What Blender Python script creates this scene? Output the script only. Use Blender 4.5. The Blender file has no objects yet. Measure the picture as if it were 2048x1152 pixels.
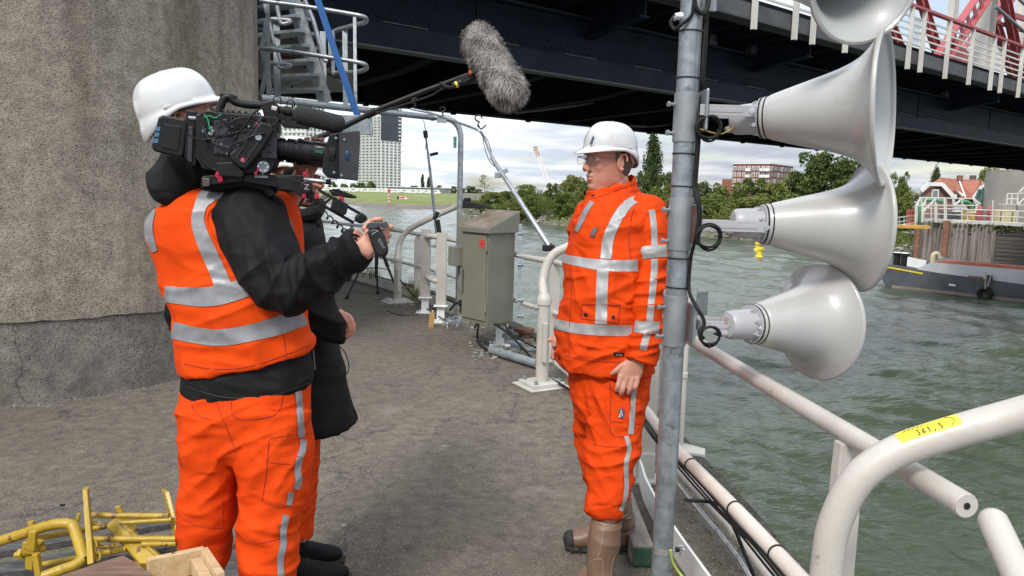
import bpy, bmesh, math, random
import numpy as np
from mathutils import Vector, Matrix, Quaternion
rnd = random.Random(7)
scene = bpy.context.scene
col = scene.collection
# ---------------------------------------------------------------- camera
FPX = 1480.0
TH = math.radians(7.4); PH = math.asin(.025)
CAM = Vector((0, 0, 1.6))
FW = Vector((0, math.cos(TH), -math.sin(TH)))
_R0 = Vector((1, 0, 0)); _U0 = Vector((0, math.sin(TH), math.cos(TH)))
CR = math.cos(PH)*_R0 + math.sin(PH)*_U0
CU = -math.sin(PH)*_R0 + math.cos(PH)*_U0
cam = bpy.data.cameras.new('camera'); camo = bpy.data.objects.new('camera', cam); col.objects.link(camo)
camo.matrix_world = Matrix(((CR.x, CU.x, -FW.x, CAM.x), (CR.y, CU.y, -FW.y, CAM.y), (CR.z, CU.z, -FW.z, CAM.z), (0, 0, 0, 1)))
cam.sensor_width = 36; cam.lens = FPX/2048*36; cam.clip_end = 5000; cam.clip_start = .05
scene.camera = camo
# ---------------------------------------------------------------- light
SUN_EL, SUN_AZ = math.radians(48), math.radians(205)      # azimuth clockwise from +Y: behind the camera, a little left
wd = bpy.data.worlds.new('World'); scene.world = wd; wd.use_nodes = True
nt = wd.node_tree; nt.nodes.clear()
def N(nt, t, **k):
    n = nt.nodes.new(t)
    for a, b in k.items(): setattr(n, a, b)
    return n
out = N(nt, 'ShaderNodeOutputWorld'); bg = N(nt, 'ShaderNodeBackground'); bg.inputs[1].default_value = .115
sky = N(nt, 'ShaderNodeTexSky', sky_type='NISHITA', sun_disc=False, sun_elevation=SUN_EL, sun_rotation=SUN_AZ, air_density=1.2, dust_density=1.5)
tc = N(nt, 'ShaderNodeTexCoord'); sep = N(nt, 'ShaderNodeSeparateXYZ'); nt.links.new(tc.outputs['Generated'], sep.inputs[0])
def M_(nt, op, a, b=None, c=None):
    n = N(nt, 'ShaderNodeMath', operation=op)
    for i, v in enumerate((a, b, c)):
        if v is None: continue
        if hasattr(v, 'links'): nt.links.new(v, n.inputs[i])
        else: n.inputs[i].default_value = v
    return n.outputs[0]
zz = M_(nt, 'MAXIMUM', sep.outputs[2], 0.0); zz = M_(nt, 'ADD', zz, .09)
cx = M_(nt, 'DIVIDE', sep.outputs[0], zz); cy = M_(nt, 'DIVIDE', sep.outputs[1], zz)
cmb = N(nt, 'ShaderNodeCombineXYZ'); nt.links.new(cx, cmb.inputs[0]); nt.links.new(cy, cmb.inputs[1])
cn = N(nt, 'ShaderNodeTexNoise'); cn.inputs['Scale'].default_value = .55; cn.inputs['Detail'].default_value = 7; cn.inputs['Roughness'].default_value = .55; cn.inputs['Distortion'].default_value = .4
nt.links.new(cmb.outputs[0], cn.inputs['Vector'])
cr = N(nt, 'ShaderNodeValToRGB'); cr.color_ramp.elements[0].position = .26; cr.color_ramp.elements[1].position = .48
nt.links.new(cn.outputs['Fac'], cr.inputs[0])
cn2 = N(nt, 'ShaderNodeTexNoise'); cn2.inputs['Scale'].default_value = 1.3; cn2.inputs['Detail'].default_value = 6
mp = N(nt, 'ShaderNodeMapping'); mp.inputs['Location'].default_value = (3.3, 1.7, 0); nt.links.new(cmb.outputs[0], mp.inputs[0]); nt.links.new(mp.outputs[0], cn2.inputs['Vector'])
cr2 = N(nt, 'ShaderNodeValToRGB')
cr2.color_ramp.elements[0].position = .42; cr2.color_ramp.elements[0].color = (3.15, 3.5, 4.0, 1)
cr2.color_ramp.elements[1].position = .70; cr2.color_ramp.elements[1].color = (5.5, 5.6, 5.7, 1)
nt.links.new(cn2.outputs['Fac'], cr2.inputs[0])
# the cloud deck is thin and bright low over the river to the left
glow = M_(nt, 'MULTIPLY_ADD', sep.outputs[0], -1.1, .20)
glow = M_(nt, 'MAXIMUM', glow, 0.0)
gz = M_(nt, 'MULTIPLY_ADD', sep.outputs[2], -3.2, 1.0); gz = M_(nt, 'MAXIMUM', gz, 0.0)
fwd = M_(nt, 'MAXIMUM', sep.outputs[1], 0.0)
glow = M_(nt, 'MULTIPLY', M_(nt, 'MULTIPLY', glow, gz), fwd)
gl2 = M_(nt, 'MULTIPLY', M_(nt, 'MULTIPLY_ADD', glow, 2.2, 1.0), M_(nt, 'MULTIPLY_ADD', M_(nt, 'MAXIMUM', sep.outputs[2], 0.0), 2.0, .85))
vm = N(nt, 'ShaderNodeVectorMath', operation='SCALE'); nt.links.new(cr2.outputs[0], vm.inputs[0]); nt.links.new(gl2, vm.inputs['Scale'])
mx = N(nt, 'ShaderNodeMix', data_type='RGBA'); nt.links.new(cr.outputs[0], mx.inputs[0]); nt.links.new(sky.outputs[0], mx.inputs[6]); nt.links.new(vm.outputs[0], mx.inputs[7])
nt.links.new(mx.outputs[2], bg.inputs[0]); nt.links.new(bg.outputs[0], out.inputs[0])
sl = bpy.data.lights.new('sun', 'SUN'); sl.energy = 2.0; sl.angle = math.radians(14); sl.color = (1, .96, .9)
so = bpy.data.objects.new('sun', sl); col.objects.link(so)
sd = Vector((math.sin(SUN_AZ)*math.cos(SUN_EL), math.cos(SUN_AZ)*math.cos(SUN_EL), math.sin(SUN_EL)))
so.rotation_euler = sd.to_track_quat('Z', 'Y').to_euler()
so.location = (0, -5, 20)
scene.view_settings.view_transform = 'Standard'; scene.view_settings.look = 'None'
scene.view_settings.exposure = 0.66; scene.view_settings.gamma = 1
scene.cycles.max_bounces = 6; scene.cycles.use_denoising = True
# ---------------------------------------------------------------- projection helpers (photo pixel -> place)
def ray(x, y): return FW + (x-1024)/FPX*CR - (y-576)/FPX*CU
def W(x, y, d): return CAM + ray(x, y)*d
def G(x, y, z):
    r = ray(x, y); return CAM + r*((z-1.6)/r.z)
def PL(x, y, o, n):
    r = ray(x, y); return CAM + r*((Vector(o)-CAM).dot(n)/r.dot(n))
def pix(p):
    v = Vector(p)-CAM; d = v.dot(FW); return (1024+FPX*v.dot(CR)/d, 576-FPX*v.dot(CU)/d, d)
# ---------------------------------------------------------------- mesh builder
class MB:
    def __init__(s): s.v = []; s.f = []
    def add(s, vs, fs):
        o = len(s.v); s.v += [Vector(v) for v in vs]; s.f += [tuple(i+o for i in f) for f in fs]; return s
    def box(s, c, size, rot=None):
        x, y, z = [k/2 for k in size]; c = Vector(c)
        vs = [Vector((a*x, b*y, d*z)) for a in (-1, 1) for b in (-1, 1) for d in (-1, 1)]
        if rot is not None: vs = [rot @ v for v in vs]
        return s.add([c+v for v in vs], [(0, 1, 3, 2), (4, 6, 7, 5), (0, 4, 5, 1), (2, 3, 7, 6), (0, 2, 6, 4), (1, 5, 7, 3)])
    def beam(s, p0, p1, w, h, up=(0, 0, 1)):
        p0, p1 = Vector(p0), Vector(p1); d = p1-p0; L = d.length; d.normalize()
        sx = d.cross(Vector(up))
        if sx.length < 1e-4: sx = d.cross(Vector((1, 0, 0)))
        sx.normalize(); u = sx.cross(d)
        R = Matrix((sx, d, u)).transposed()
        return s.box((p0+p1)/2, (w, L, h), R)
    def ring(s, pts): o = len(s.v); s.v += [Vector(p) for p in pts]; return list(range(o, o+len(pts)))
    def loft(s, rings, caps=True, closed=False):
        R = [s.ring(r) for r in rings]; n = len(R[0]); m = len(R)
        for i in range(m if closed else m-1):
            a, b = R[i], R[(i+1) % m]
            for j in range(n): s.f.append((a[j], a[(j+1) % n], b[(j+1) % n], b[j]))
        if caps and not closed: s.f.append(tuple(reversed(R[0]))); s.f.append(tuple(R[-1]))
        return s
    def tube(s, path, r, n=12, caps=True, closed=False, flat=None):
        P = [Vector(p) for p in path]; m = len(P); rr = r if hasattr(r, '__len__') else [r]*m
        T = []
        for i in range(m):
            a = P[i-1] if (i > 0 or closed) else P[i]; b = P[(i+1) % m] if (i < m-1 or closed) else P[i]
            t = (b-a); T.append(t.normalized() if t.length > 1e-9 else Vector((0, 0, 1)))
        u = T[0].orthogonal().normalized(); rings = []
        for i in range(m):
            if i: q = T[i-1].rotation_difference(T[i]); u = (q @ u); u = (u-T[i]*u.dot(T[i])).normalized()
            w = T[i].cross(u)
            rings.append([P[i]+(math.cos(2*math.pi*k/n)*u+math.sin(2*math.pi*k/n)*w)*rr[i] for k in range(n)])
        return s.loft(rings, caps, closed)
    def cyl(s, p0, p1, r, r1=None, n=16): return s.tube([p0, p1], [r, r if r1 is None else r1], n)
    def lathe(s, prof, o, ax, n=32, caps=False, closed=False):
        o = Vector(o); ax = Vector(ax).normalized(); u = ax.orthogonal().normalized(); w = ax.cross(u)
        return s.loft([[o+ax*t+(math.cos(2*math.pi*k/n)*u+math.sin(2*math.pi*k/n)*w)*r for k in range(n)] for r, t in prof], caps, closed)
    def ell(s, c, rad, rot=None, nu=20, nv=12):
        c = Vector(c); rings = []
        for i in range(1, nv):
            a = math.pi*i/nv; ring = []
            for k in range(nu):
                b = 2*math.pi*k/nu; v = Vector((rad[0]*math.sin(a)*math.cos(b), rad[1]*math.sin(a)*math.sin(b), -rad[2]*math.cos(a)))
                ring.append(c+(rot @ v if rot is not None else v))
            rings.append(ring)
        return s.loft(rings)
    def prism(s, pts, d):
        d = Vector(d); pts = [Vector(p) for p in pts]
        nr = Vector((0, 0, 0))
        for i in range(len(pts)): nr += pts[i].cross(pts[(i+1) % len(pts)])
        if nr.dot(d) < 0: pts.reverse()
        return s.loft([pts, [p+d for p in pts]])
    def build(s, name, m, parent=None, sm=40, bevel=0, loc=None, bseg=2, label=None):
        me = bpy.data.meshes.new(name)
        if parent is not None:
            base = world_loc(parent)
        elif loc is not None: base = Vector(loc)
        else:
            A = np.array([tuple(v) for v in s.v]); base = Vector((float(A[:, 0].mean()), float(A[:, 1].mean()), float(A[:, 2].min())))
        me.from_pydata([tuple(v-base) for v in s.v], [], s.f); me.update()
        if sm:
            me.polygons.foreach_set('use_smooth', [True]*len(me.polygons)); me.set_sharp_from_angle(angle=math.radians(sm))
        me.materials.append(m)
        o = bpy.data.objects.new(name, me); col.objects.link(o)
        if parent is not None: o.parent = parent
        else: o.location = base
        if bevel:
            b = o.modifiers.new('bevel', 'BEVEL'); b.width = bevel; b.segments = bseg; b.limit_method = 'ANGLE'; b.angle_limit = math.radians(40)
        if label: o['label'] = label
        return o
_wl = {}
def world_loc(o):
    v = Vector(o.location); 
    while o.parent: o = o.parent; v = v+Vector(o.location)
    return v
def tag(o, label, cat, group=None, kind=None):
    if label: o['label'] = label
    if cat: o['category'] = cat
    if group: o['group'] = group
    if kind: o['kind'] = kind
    return o
def thing(name, label, cat, loc=(0, 0, 0), group=None):
    o = bpy.data.objects.new(name, None); o.empty_display_size = .1; col.objects.link(o); o.location = loc
    return tag(o, label, cat, group)
def struct(o): o['kind'] = 'structure'; return o
def copy_tree(o, parent=None):
    c = o.copy(); col.objects.link(c)
    if parent is not None: c.parent = parent
    for ch in list(o.children): copy_tree(ch, c)
    return c
def bez(pts, n=8):
    """smooth Catmull-Rom path"""
    P = [Vector(p) for p in pts]; out = []
    for i in range(len(P)-1):
        a = P[max(i-1, 0)]; b = P[i]; c = P[i+1]; d = P[min(i+2, len(P)-1)]
        for k in range(n):
            t = k/n; out.append(.5*((2*b)+(c-a)*t+(2*a-5*b+4*c-d)*t*t+(3*b-a-3*c+d)*t**3))
    out.append(P[-1]); return out
def arc_fillet(p0, p1, p2, r, n=8):
    """corner p1 rounded with tangent length r"""
    p0, p1, p2 = Vector(p0), Vector(p1), Vector(p2)
    a = p1+(p0-p1).normalized()*r; b = p1+(p2-p1).normalized()*r
    return [a.lerp(p1, t).lerp(p1.lerp(b, t), t) for t in [k/n for k in range(n+1)]]
# ---------------------------------------------------------------- materials
def lin(c): return tuple(((x/255)/12.92 if x/255 <= .04045 else ((x/255+.055)/1.055)**2.4) for x in c)
def mat(name, c1, c2=None, scale=8, rough=.6, metal=0, bump=0, bscale=None, coat=0, detail=5, c3=None, t3=.62, s3=None, rvar=0, sheen=0, spec=None, lo=.35, hi=.65, stretch=None, sss=0, bdist=.01):
    m = bpy.data.materials.new(name); m.use_nodes = True; nt = m.node_tree; b = nt.nodes['Principled BSDF']
    b.inputs['Roughness'].default_value = rough; b.inputs['Metallic'].default_value = metal
    if coat: b.inputs['Coat Weight'].default_value = coat; b.inputs['Coat Roughness'].default_value = .05
    if sheen: b.inputs['Sheen Weight'].default_value = sheen
    if spec is not None: b.inputs['Specular IOR Level'].default_value = spec
    if sss: b.inputs['Subsurface Weight'].default_value = sss; b.inputs['Subsurface Radius'].default_value = (.01, .004, .002); b.inputs['Subsurface Scale'].default_value = 1
    tc = N(nt, 'ShaderNodeTexCoord'); vec = tc.outputs['Object']
    if stretch:
        mpn = N(nt, 'ShaderNodeMapping'); mpn.inputs['Scale'].default_value = stretch; nt.links.new(vec, mpn.inputs[0]); vec = mpn.outputs[0]
    b.inputs['Base Color'].default_value = (*c1, 1)
    cur = None
    if c2 is not None:
        n = N(nt, 'ShaderNodeTexNoise'); n.inputs['Scale'].default_value = scale; n.inputs['Detail'].default_value = detail; n.inputs['Roughness'].default_value = .6
        nt.links.new(vec, n.inputs['Vector'])
        r = N(nt, 'ShaderNodeValToRGB'); r.color_ramp.elements[0].position = lo; r.color_ramp.elements[1].position = hi
        r.color_ramp.elements[0].color = (*c1, 1); r.color_ramp.elements[1].color = (*c2, 1)
        nt.links.new(n.outputs['Fac'], r.inputs[0]); cur = r.outputs[0]
        if rvar:
            rr = M_(nt, 'MULTIPLY_ADD', n.outputs['Fac'], rvar, rough-rvar/2); nt.links.new(rr, b.inputs['Roughness'])
    if c3 is not None:
        n3 = N(nt, 'ShaderNodeTexNoise'); n3.inputs['Scale'].default_value = s3 or scale*2.3; n3.inputs['Detail'].default_value = 8; n3.inputs['Roughness'].default_value = .7
        mo = N(nt, 'ShaderNodeMapping'); mo.inputs['Location'].default_value = (5.1, 2.2, 7.7); nt.links.new(vec, mo.inputs[0]); nt.links.new(mo.outputs[0], n3.inputs['Vector'])
        r3 = N(nt, 'ShaderNodeValToRGB'); r3.color_ramp.elements[0].position = t3; r3.color_ramp.elements[1].position = t3+.05
        nt.links.new(n3.outputs['Fac'], r3.inputs[0])
        x = N(nt, 'ShaderNodeMix', data_type='RGBA'); nt.links.new(r3.outputs[0], x.inputs[0]); x.inputs[6].default_value = (*c1, 1)
        if cur: nt.links.new(cur, x.inputs[6])
        x.inputs[7].default_value = (*c3, 1); cur = x.outputs[2]
    if cur: nt.links.new(cur, b.inputs['Base Color'])
    if bump:
        nb = N(nt, 'ShaderNodeTexNoise'); nb.inputs['Scale'].default_value = bscale or scale*4; nb.inputs['Detail'].default_value = 4; nt.links.new(vec, nb.inputs['Vector'])
        bp = N(nt, 'ShaderNodeBump'); bp.inputs['Strength'].default_value = bump; bp.inputs['Distance'].default_value = bdist
        nt.links.new(nb.outputs['Fac'], bp.inputs['Height']); nt.links.new(bp.outputs[0], b.inputs['Normal'])
    return m
def agg_mat(name, base, dark, stones, sscale, big=.35, streak=0, crack=0, stone_mix=.6, bump=.5, stain=None, rough=.9, dist=.006, lichen=None):
    """exposed aggregate concrete: pebbles of several tones in a noisy matrix"""
    m = bpy.data.materials.new(name); m.use_nodes = True; nt = m.node_tree; b = nt.nodes['Principled BSDF']; b.inputs['Roughness'].default_value = rough
    b.inputs['Specular IOR Level'].default_value = .25
    tc = N(nt, 'ShaderNodeTexCoord'); vec = tc.outputs['Object']
    def noise(s, d=6, r=.65, off=0):
        n = N(nt, 'ShaderNodeTexNoise'); n.inputs['Scale'].default_value = s; n.inputs['Detail'].default_value = d; n.inputs['Roughness'].default_value = r
        mo = N(nt, 'ShaderNodeMapping'); mo.inputs['Location'].default_value = (off, off*.7, off*1.3); nt.links.new(vec, mo.inputs[0]); nt.links.new(mo.outputs[0], n.inputs['Vector']); return n.outputs['Fac']
    def ramp(v, stops):
        r = N(nt, 'ShaderNodeValToRGB'); e = r.color_ramp.elements
        while len(e) < len(stops): e.new(.5)
        for k, (p, c) in enumerate(stops): e[k].position = p; e[k].color = (*c, 1) if hasattr(c, '__len__') else (c, c, c, 1)
        nt.links.new(v, r.inputs[0]); return r.outputs[0]
    def mixc(f, a, bb, blend='MIX'):
        x = N(nt, 'ShaderNodeMix', data_type='RGBA', blend_type=blend); 
        for s_, v in ((0, f), (6, a), (7, bb)):
            if hasattr(v, 'links'): nt.links.new(v, x.inputs[s_])
            elif hasattr(v, '__len__'): x.inputs[s_].default_value = (*v, 1)
            else: x.inputs[s_].default_value = v
        return x.outputs[2]
    c = ramp(noise(big), [(.36, dark), (.62, base)])
    c = mixc(.55, c, mixc(1, c, ramp(noise(sscale*.12, 7, .75, 3), [(.35, .35), (.65, 1.5)]), 'MULTIPLY'))
    v1 = N(nt, 'ShaderNodeTexVoronoi'); v1.inputs['Scale'].default_value = sscale; v1.inputs['Randomness'].default_value = 1; nt.links.new(vec, v1.inputs['Vector'])
    sx = N(nt, 'ShaderNodeSeparateXYZ'); nt.links.new(v1.outputs['Color'], sx.inputs[0])
    sc = ramp(sx.outputs[0], [(i/(len(stones)-1), s) for i, s in enumerate(stones)])
    inside = ramp(v1.outputs['Distance'], [(.32, 1.), (.5, 0.)])
    pick = M_(nt, 'GREATER_THAN', sx.outputs[1], 1-stone_mix)
    fm = M_(nt, 'MULTIPLY', inside, pick)
    fm = M_(nt, 'MULTIPLY', fm, ramp(noise(1.1, 5, .6, 9), [(.35, .35), (.6, 1.)]))
    c = mixc(fm, c, sc)
    pits = ramp(noise(sscale*.8, 3, .5, 14), [(.30, 1.), (.36, 0.)]); c = mixc(M_(nt, 'MULTIPLY', pits, .7), c, tuple(k*.3 for k in dark))
    if stain: c = mixc(ramp(noise(stain[1], 8, .7, 21), [(stain[2], 0.), (stain[2]+.12, 1.)]), c, mixc(.75, c, stain[0]))
    if streak:
        ns = N(nt, 'ShaderNodeTexNoise'); ns.inputs['Scale'].default_value = 3.2; ns.inputs['Detail'].default_value = 7; mo = N(nt, 'ShaderNodeMapping'); mo.inputs['Scale'].default_value = (1, 1, .09); nt.links.new(vec, mo.inputs[0]); nt.links.new(mo.outputs[0], ns.inputs['Vector'])
        c = mixc(M_(nt, 'MULTIPLY', ramp(ns.outputs['Fac'], [(.52, 0.), (.70, 1.)]), streak), c, mixc(1, c, (.5, .46, .42), 'MULTIPLY'))
    if crack:
        vc = N(nt, 'ShaderNodeTexVoronoi', feature='DISTANCE_TO_EDGE'); vc.inputs['Scale'].default_value = crack; va = N(nt, 'ShaderNodeVectorMath', operation='ADD'); nd = N(nt, 'ShaderNodeTexNoise'); nd.inputs['Scale'].default_value = 3; nd.inputs['Detail'].default_value = 6
        nt.links.new(vec, nd.inputs['Vector']); nt.links.new(vec, va.inputs[0]); nt.links.new(nd.outputs['Color'], va.inputs[1]); nt.links.new(va.outputs[0], vc.inputs['Vector'])
        c = mixc(M_(nt, 'MULTIPLY', ramp(vc.outputs['Distance'], [(.0, 1.), (.006, 0.)]), .6), c, (.02, .018, .014))
    if lichen: c = mixc(ramp(noise(lichen[1], 9, .75, 33), [(lichen[2], 0.), (lichen[2]+.05, 1.)]), c, mixc(.6, c, lichen[0]))
    nt.links.new(c, b.inputs['Base Color'])
    h = M_(nt, 'ADD', M_(nt, 'MULTIPLY', fm, 1.), M_(nt, 'MULTIPLY', noise(sscale*.7, 5, .7, 5), 1.2))
    bp = N(nt, 'ShaderNodeBump'); bp.inputs['Strength'].default_value = bump; bp.inputs['Distance'].default_value = dist
    nt.links.new(h, bp.inputs['Height']); nt.links.new(bp.outputs[0], b.inputs['Normal'])
    return m
S = lin
m_pier = agg_mat('pier_concrete', (.30, .262, .21), (.22, .195, .16), [(.30, .23, .14), (.045, .04, .035), (.40, .37, .32), (.09, .07, .055), (.25, .22, .2)], 88, .5, streak=.8, stone_mix=.85, bump=.7, dist=.006, stain=((.33, .30, .26), .9, .56))
m_plinth = agg_mat('plinth_concrete', (.20, .182, .158), (.125, .113, .098), [(.10, .09, .08), (.04, .04, .04), (.2, .19, .18), (.12, .1, .09)], 75, 1.1, .3, .35, stain=((.16, .145, .125), 1.5, .55), lichen=((.3, .28, .26), 6, .72))
m_deck = agg_mat('deck_concrete', (.158, .136, .108), (.115, .099, .078), [(.28, .24, .19), (.04, .035, .03), (.34, .30, .25), (.10, .085, .065), (.21, .18, .145)], 105, .42, crack=.45, stone_mix=.8, bump=.9, dist=.006, stain=((.24, .215, .18), 1.7, .58), lichen=((.42, .39, .35), 3.2, .64))
m_quay = agg_mat('quay_concrete', (.10, .09, .075), (.045, .045, .035), [(.2, .18, .15), (.05, .05, .04), (.25, .23, .2)], 60, .8, .7, .9, lichen=((.25, .2, .03), 4, .70))
m_galv = mat('galvanised_steel', (.22, .24, .255), (.34, .365, .38), 14, .42, .55, .12, 60, rvar=.25, detail=8, c3=(.15, .165, .175), t3=.6, s3=9)
m_galvd = mat('dull_galvanised_steel', (.20, .23, .25), (.32, .355, .375), 9, .5, .4, .1, 50, rvar=.2, c3=(.12, .13, .135), t3=.66, s3=5)
m_cream = mat('cream_paint', (.41, .378, .332), (.49, .455, .408), 3, .42, 0, .25, 55, coat=.15, c3=(.30, .255, .20), t3=.62, s3=7, bdist=.004)
m_creamd = mat('dirty_cream_paint', (.38, .365, .32), (.50, .485, .43), 3, .5, 0, .2, 55, c3=(.22, .17, .11), t3=.66, s3=6)
m_whitep = mat('white_paint', (.70, .70, .68), (.78, .78, .76), 4, .45, 0, .1, 40, c3=(.45, .42, .38), t3=.68, s3=9)
m_cab = mat('olive_grey_paint', (.165, .16, .125), (.19, .185, .145), 2.5, .5, 0, .05, 90, c3=(.14, .13, .105), t3=.62, s3=5)
m_cabtop = mat('rusty_lid', (.10, .065, .045), (.2, .17, .13), 5, .7, 0, .2, 60)
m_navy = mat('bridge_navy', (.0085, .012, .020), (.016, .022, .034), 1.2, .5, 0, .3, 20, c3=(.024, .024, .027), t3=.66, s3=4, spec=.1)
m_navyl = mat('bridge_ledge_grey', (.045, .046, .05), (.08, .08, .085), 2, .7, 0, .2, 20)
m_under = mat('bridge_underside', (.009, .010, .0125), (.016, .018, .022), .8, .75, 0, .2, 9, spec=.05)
m_red = mat('red_steel', (.30, .055, .06), (.40, .085, .085), .7, .55, 0, .1, 9, c3=(.18, .05, .05), t3=.62, s3=2)
m_wsteel = mat('white_steel', (.48, .465, .42), (.60, .585, .54), .9, .55, 0, .1, 9, c3=(.35, .3, .25), t3=.68, s3=2.4)
m_black = mat('black_plastic', (.008, .008, .009), (.014, .014, .015), 30, .5, 0, .1, 200, spec=.3)
m_blackr = mat('black_rubber', (.007, .007, .007), (.012, .012, .012), 30, .6, spec=.25)
m_chrome = mat('bright_steel', (.6, .6, .6), (.75, .75, .75), 20, .25, .9)
m_rust = mat('rusty_pile', (.14, .06, .035), (.24, .12, .07), 1.3, .85, 0, .3, 9)
# ================================================================ WATER, GROUND
WZ = -4.5
def water_mat():
    m = bpy.data.materials.new('river_water'); m.use_nodes = True; nt = m.node_tree; b = nt.nodes['Principled BSDF']
    b.inputs['Base Color'].default_value = (.060, .076, .049, 1); b.inputs['Roughness'].default_value = .1; b.inputs['IOR'].default_value = 1.33
    tc = N(nt, 'ShaderNodeTexCoord')
    def nz(s, sx, sy, rot, d=3, dis=0):
        mo = N(nt, 'ShaderNodeMapping'); mo.inputs['Scale'].default_value = (sx, sy, 1); mo.inputs['Rotation'].default_value = (0, 0, rot); nt.links.new(tc.outputs['Object'], mo.inputs[0])
        n = N(nt, 'ShaderNodeTexNoise'); n.inputs['Scale'].default_value = s; n.inputs['Detail'].default_value = d; n.inputs['Distortion'].default_value = dis; n.inputs['Roughness'].default_value = .55; nt.links.new(mo.outputs[0], n.inputs['Vector']); return n.outputs['Fac']
    h = M_(nt, 'MULTIPLY', nz(.7, 1, 1.9, .5, 3), 1.0)
    h = M_(nt, 'ADD', h, M_(nt, 'MULTIPLY', nz(2.2, 1, 2.0, .25, 4, .8), .40))
    h = M_(nt, 'ADD', h, M_(nt, 'MULTIPLY', nz(19, 1, 1.6, .4, 2, .3), .035))
    h = M_(nt, 'ADD', h, M_(nt, 'MULTIPLY', nz(8, 1, 1.7, .9, 3, .5), .09))
    # gusts: patches of rougher water
    g = M_(nt, 'MULTIPLY_ADD', nz(.05, 1, 2, .3, 4), 1.8, -.1); g = M_(nt, 'MINIMUM', M_(nt, 'MAXIMUM', g, .35), 1.0)
    bp = N(nt, 'ShaderNodeBump'); bp.inputs['Distance'].default_value = .13; nt.links.new(g, bp.inputs['Strength']); nt.links.new(h, bp.inputs['Height']); nt.links.new(bp.outputs[0], b.inputs['Normal'])
    return m
def make_river():
    # fan of quads, finer close by, displaced by a spectrum of wind waves
    A = np.radians(np.linspace(-62, 75, 860)); Rr = np.geomspace(5, 1900, 800); AA, RR_ = np.meshgrid(A, Rr); X = np.sin(AA)*RR_; Y_ = np.cos(AA)*RR_; Z_ = np.zeros_like(X)
    g = np.random.RandomState(4)
    for i in range(64):
        lam = .24*(7/.24)**(i/63.); k = 2*math.pi/lam; a = math.radians(35)+g.normal(0, .62); sl = .037*(1.2 if lam < 1.6 else .75)
        ph = k*(X*math.cos(a)+Y_*math.sin(a))+g.rand()*6.28; amp = sl/k
        # waves shorter than the mesh can carry fade out with distance (the shader ripples take over)
        fade = np.clip(lam/(RR_*.0075*2.2)-.6, 0, 1); gust = .75+.35*np.sin(X*.045+1.3*i)*np.sin(Y_*.03+.7*i)
        Z_ += amp*fade*gust*(np.sin(ph)+.18*np.sin(2*ph+1.5))*1.4
    V = np.stack([X, Y_, Z_], -1).reshape(-1, 3); n, m = X.shape
    I = np.arange(n*m).reshape(n, m); F = np.stack([I[:-1, :-1], I[:-1, 1:], I[1:, 1:], I[1:, :-1]], -1).reshape(-1, 4)
    me = bpy.data.meshes.new('river'); me.vertices.add(len(V)); me.vertices.foreach_set('co', V.ravel()); me.loops.add(F.size); me.loops.foreach_set('vertex_index', F.ravel().astype(np.int32))
    me.polygons.add(len(F)); me.polygons.foreach_set('loop_start', np.arange(0, F.size, 4, dtype=np.int32)); me.polygons.foreach_set('use_smooth', np.ones(len(F), dtype=bool)); me.update(calc_edges=True); me.validate()
    me.flip_normals() if me.polygons[1000].normal.z < 0 else None
    me.materials.append(water_mat()); o = bpy.data.objects.new('river', me); col.objects.link(o); o.location = (0, 0, WZ); return struct(o)
make_river()

# rail line in plan (metres), traced at handrail height
RAIL = [G(617, 440, .95), G(715, 451, .95), G(799, 462, .95), G(905, 480, .95), G(1047, 513, .95), G(1129, 530, .95), G(1400, 690, .95), G(1700, 870, .95), G(1930, 1010, .95)]
RP = [Vector((p.x, p.y, 0)) for p in RAIL]
RP[5] = RP[5]; 
rail_xy = bez([(RP[0].x-3.2, RP[0].y+1.3, 0), (RP[0].x-1.6, RP[0].y+.9, 0)]+RP[:6]+[(.70, 4.9, 0)]+RP[6:], 8)
def offset_path(P, d):
    o = []
    for i, p in enumerate(P):
        t = (P[min(i+1, len(P)-1)]-P[max(i-1, 0)]).normalized(); o.append(p+Vector((t.y, -t.x, 0))*(-d))
    return o
# path runs far->near, outside (river) is to its left when walking that way
edge = offset_path(rail_xy, .42)
edge = [p for p in edge if p.y > 2]
dk = MB()
edge = [Vector((-12, 24, 0))]+edge+[Vector((1.38, 2.4, 0)), Vector((1.42, -4, 0))]
poly = edge+[Vector((-16, -4, 0)), Vector((-16, 24, 0))]
n_ = len(poly)
dk.add([(p.x, p.y, 0) for p in poly], [tuple(range(n_))])
deck = struct(dk.build('deck', m_deck, loc=(0, 6, 0), sm=0))
qw = MB()
for i in range(len(edge)-1):
    a, b = edge[i], edge[i+1]
    for (z0, z1, o0) in ((-.001, -.28, 0.0), (-.28, -6, .05)):
        t = (b-a).normalized(); nn = Vector((t.y, -t.x, 0))*-1
        qw.add([a-nn*o0+Vector((0, 0, z0)), b-nn*o0+Vector((0, 0, z0)), b-nn*o0+Vector((0, 0, z1)), a-nn*o0+Vector((0, 0, z1))], [(0, 1, 2, 3)])
quay = struct(qw.build('quay_wall', m_quay, loc=(0, 6, -4), sm=0))
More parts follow.
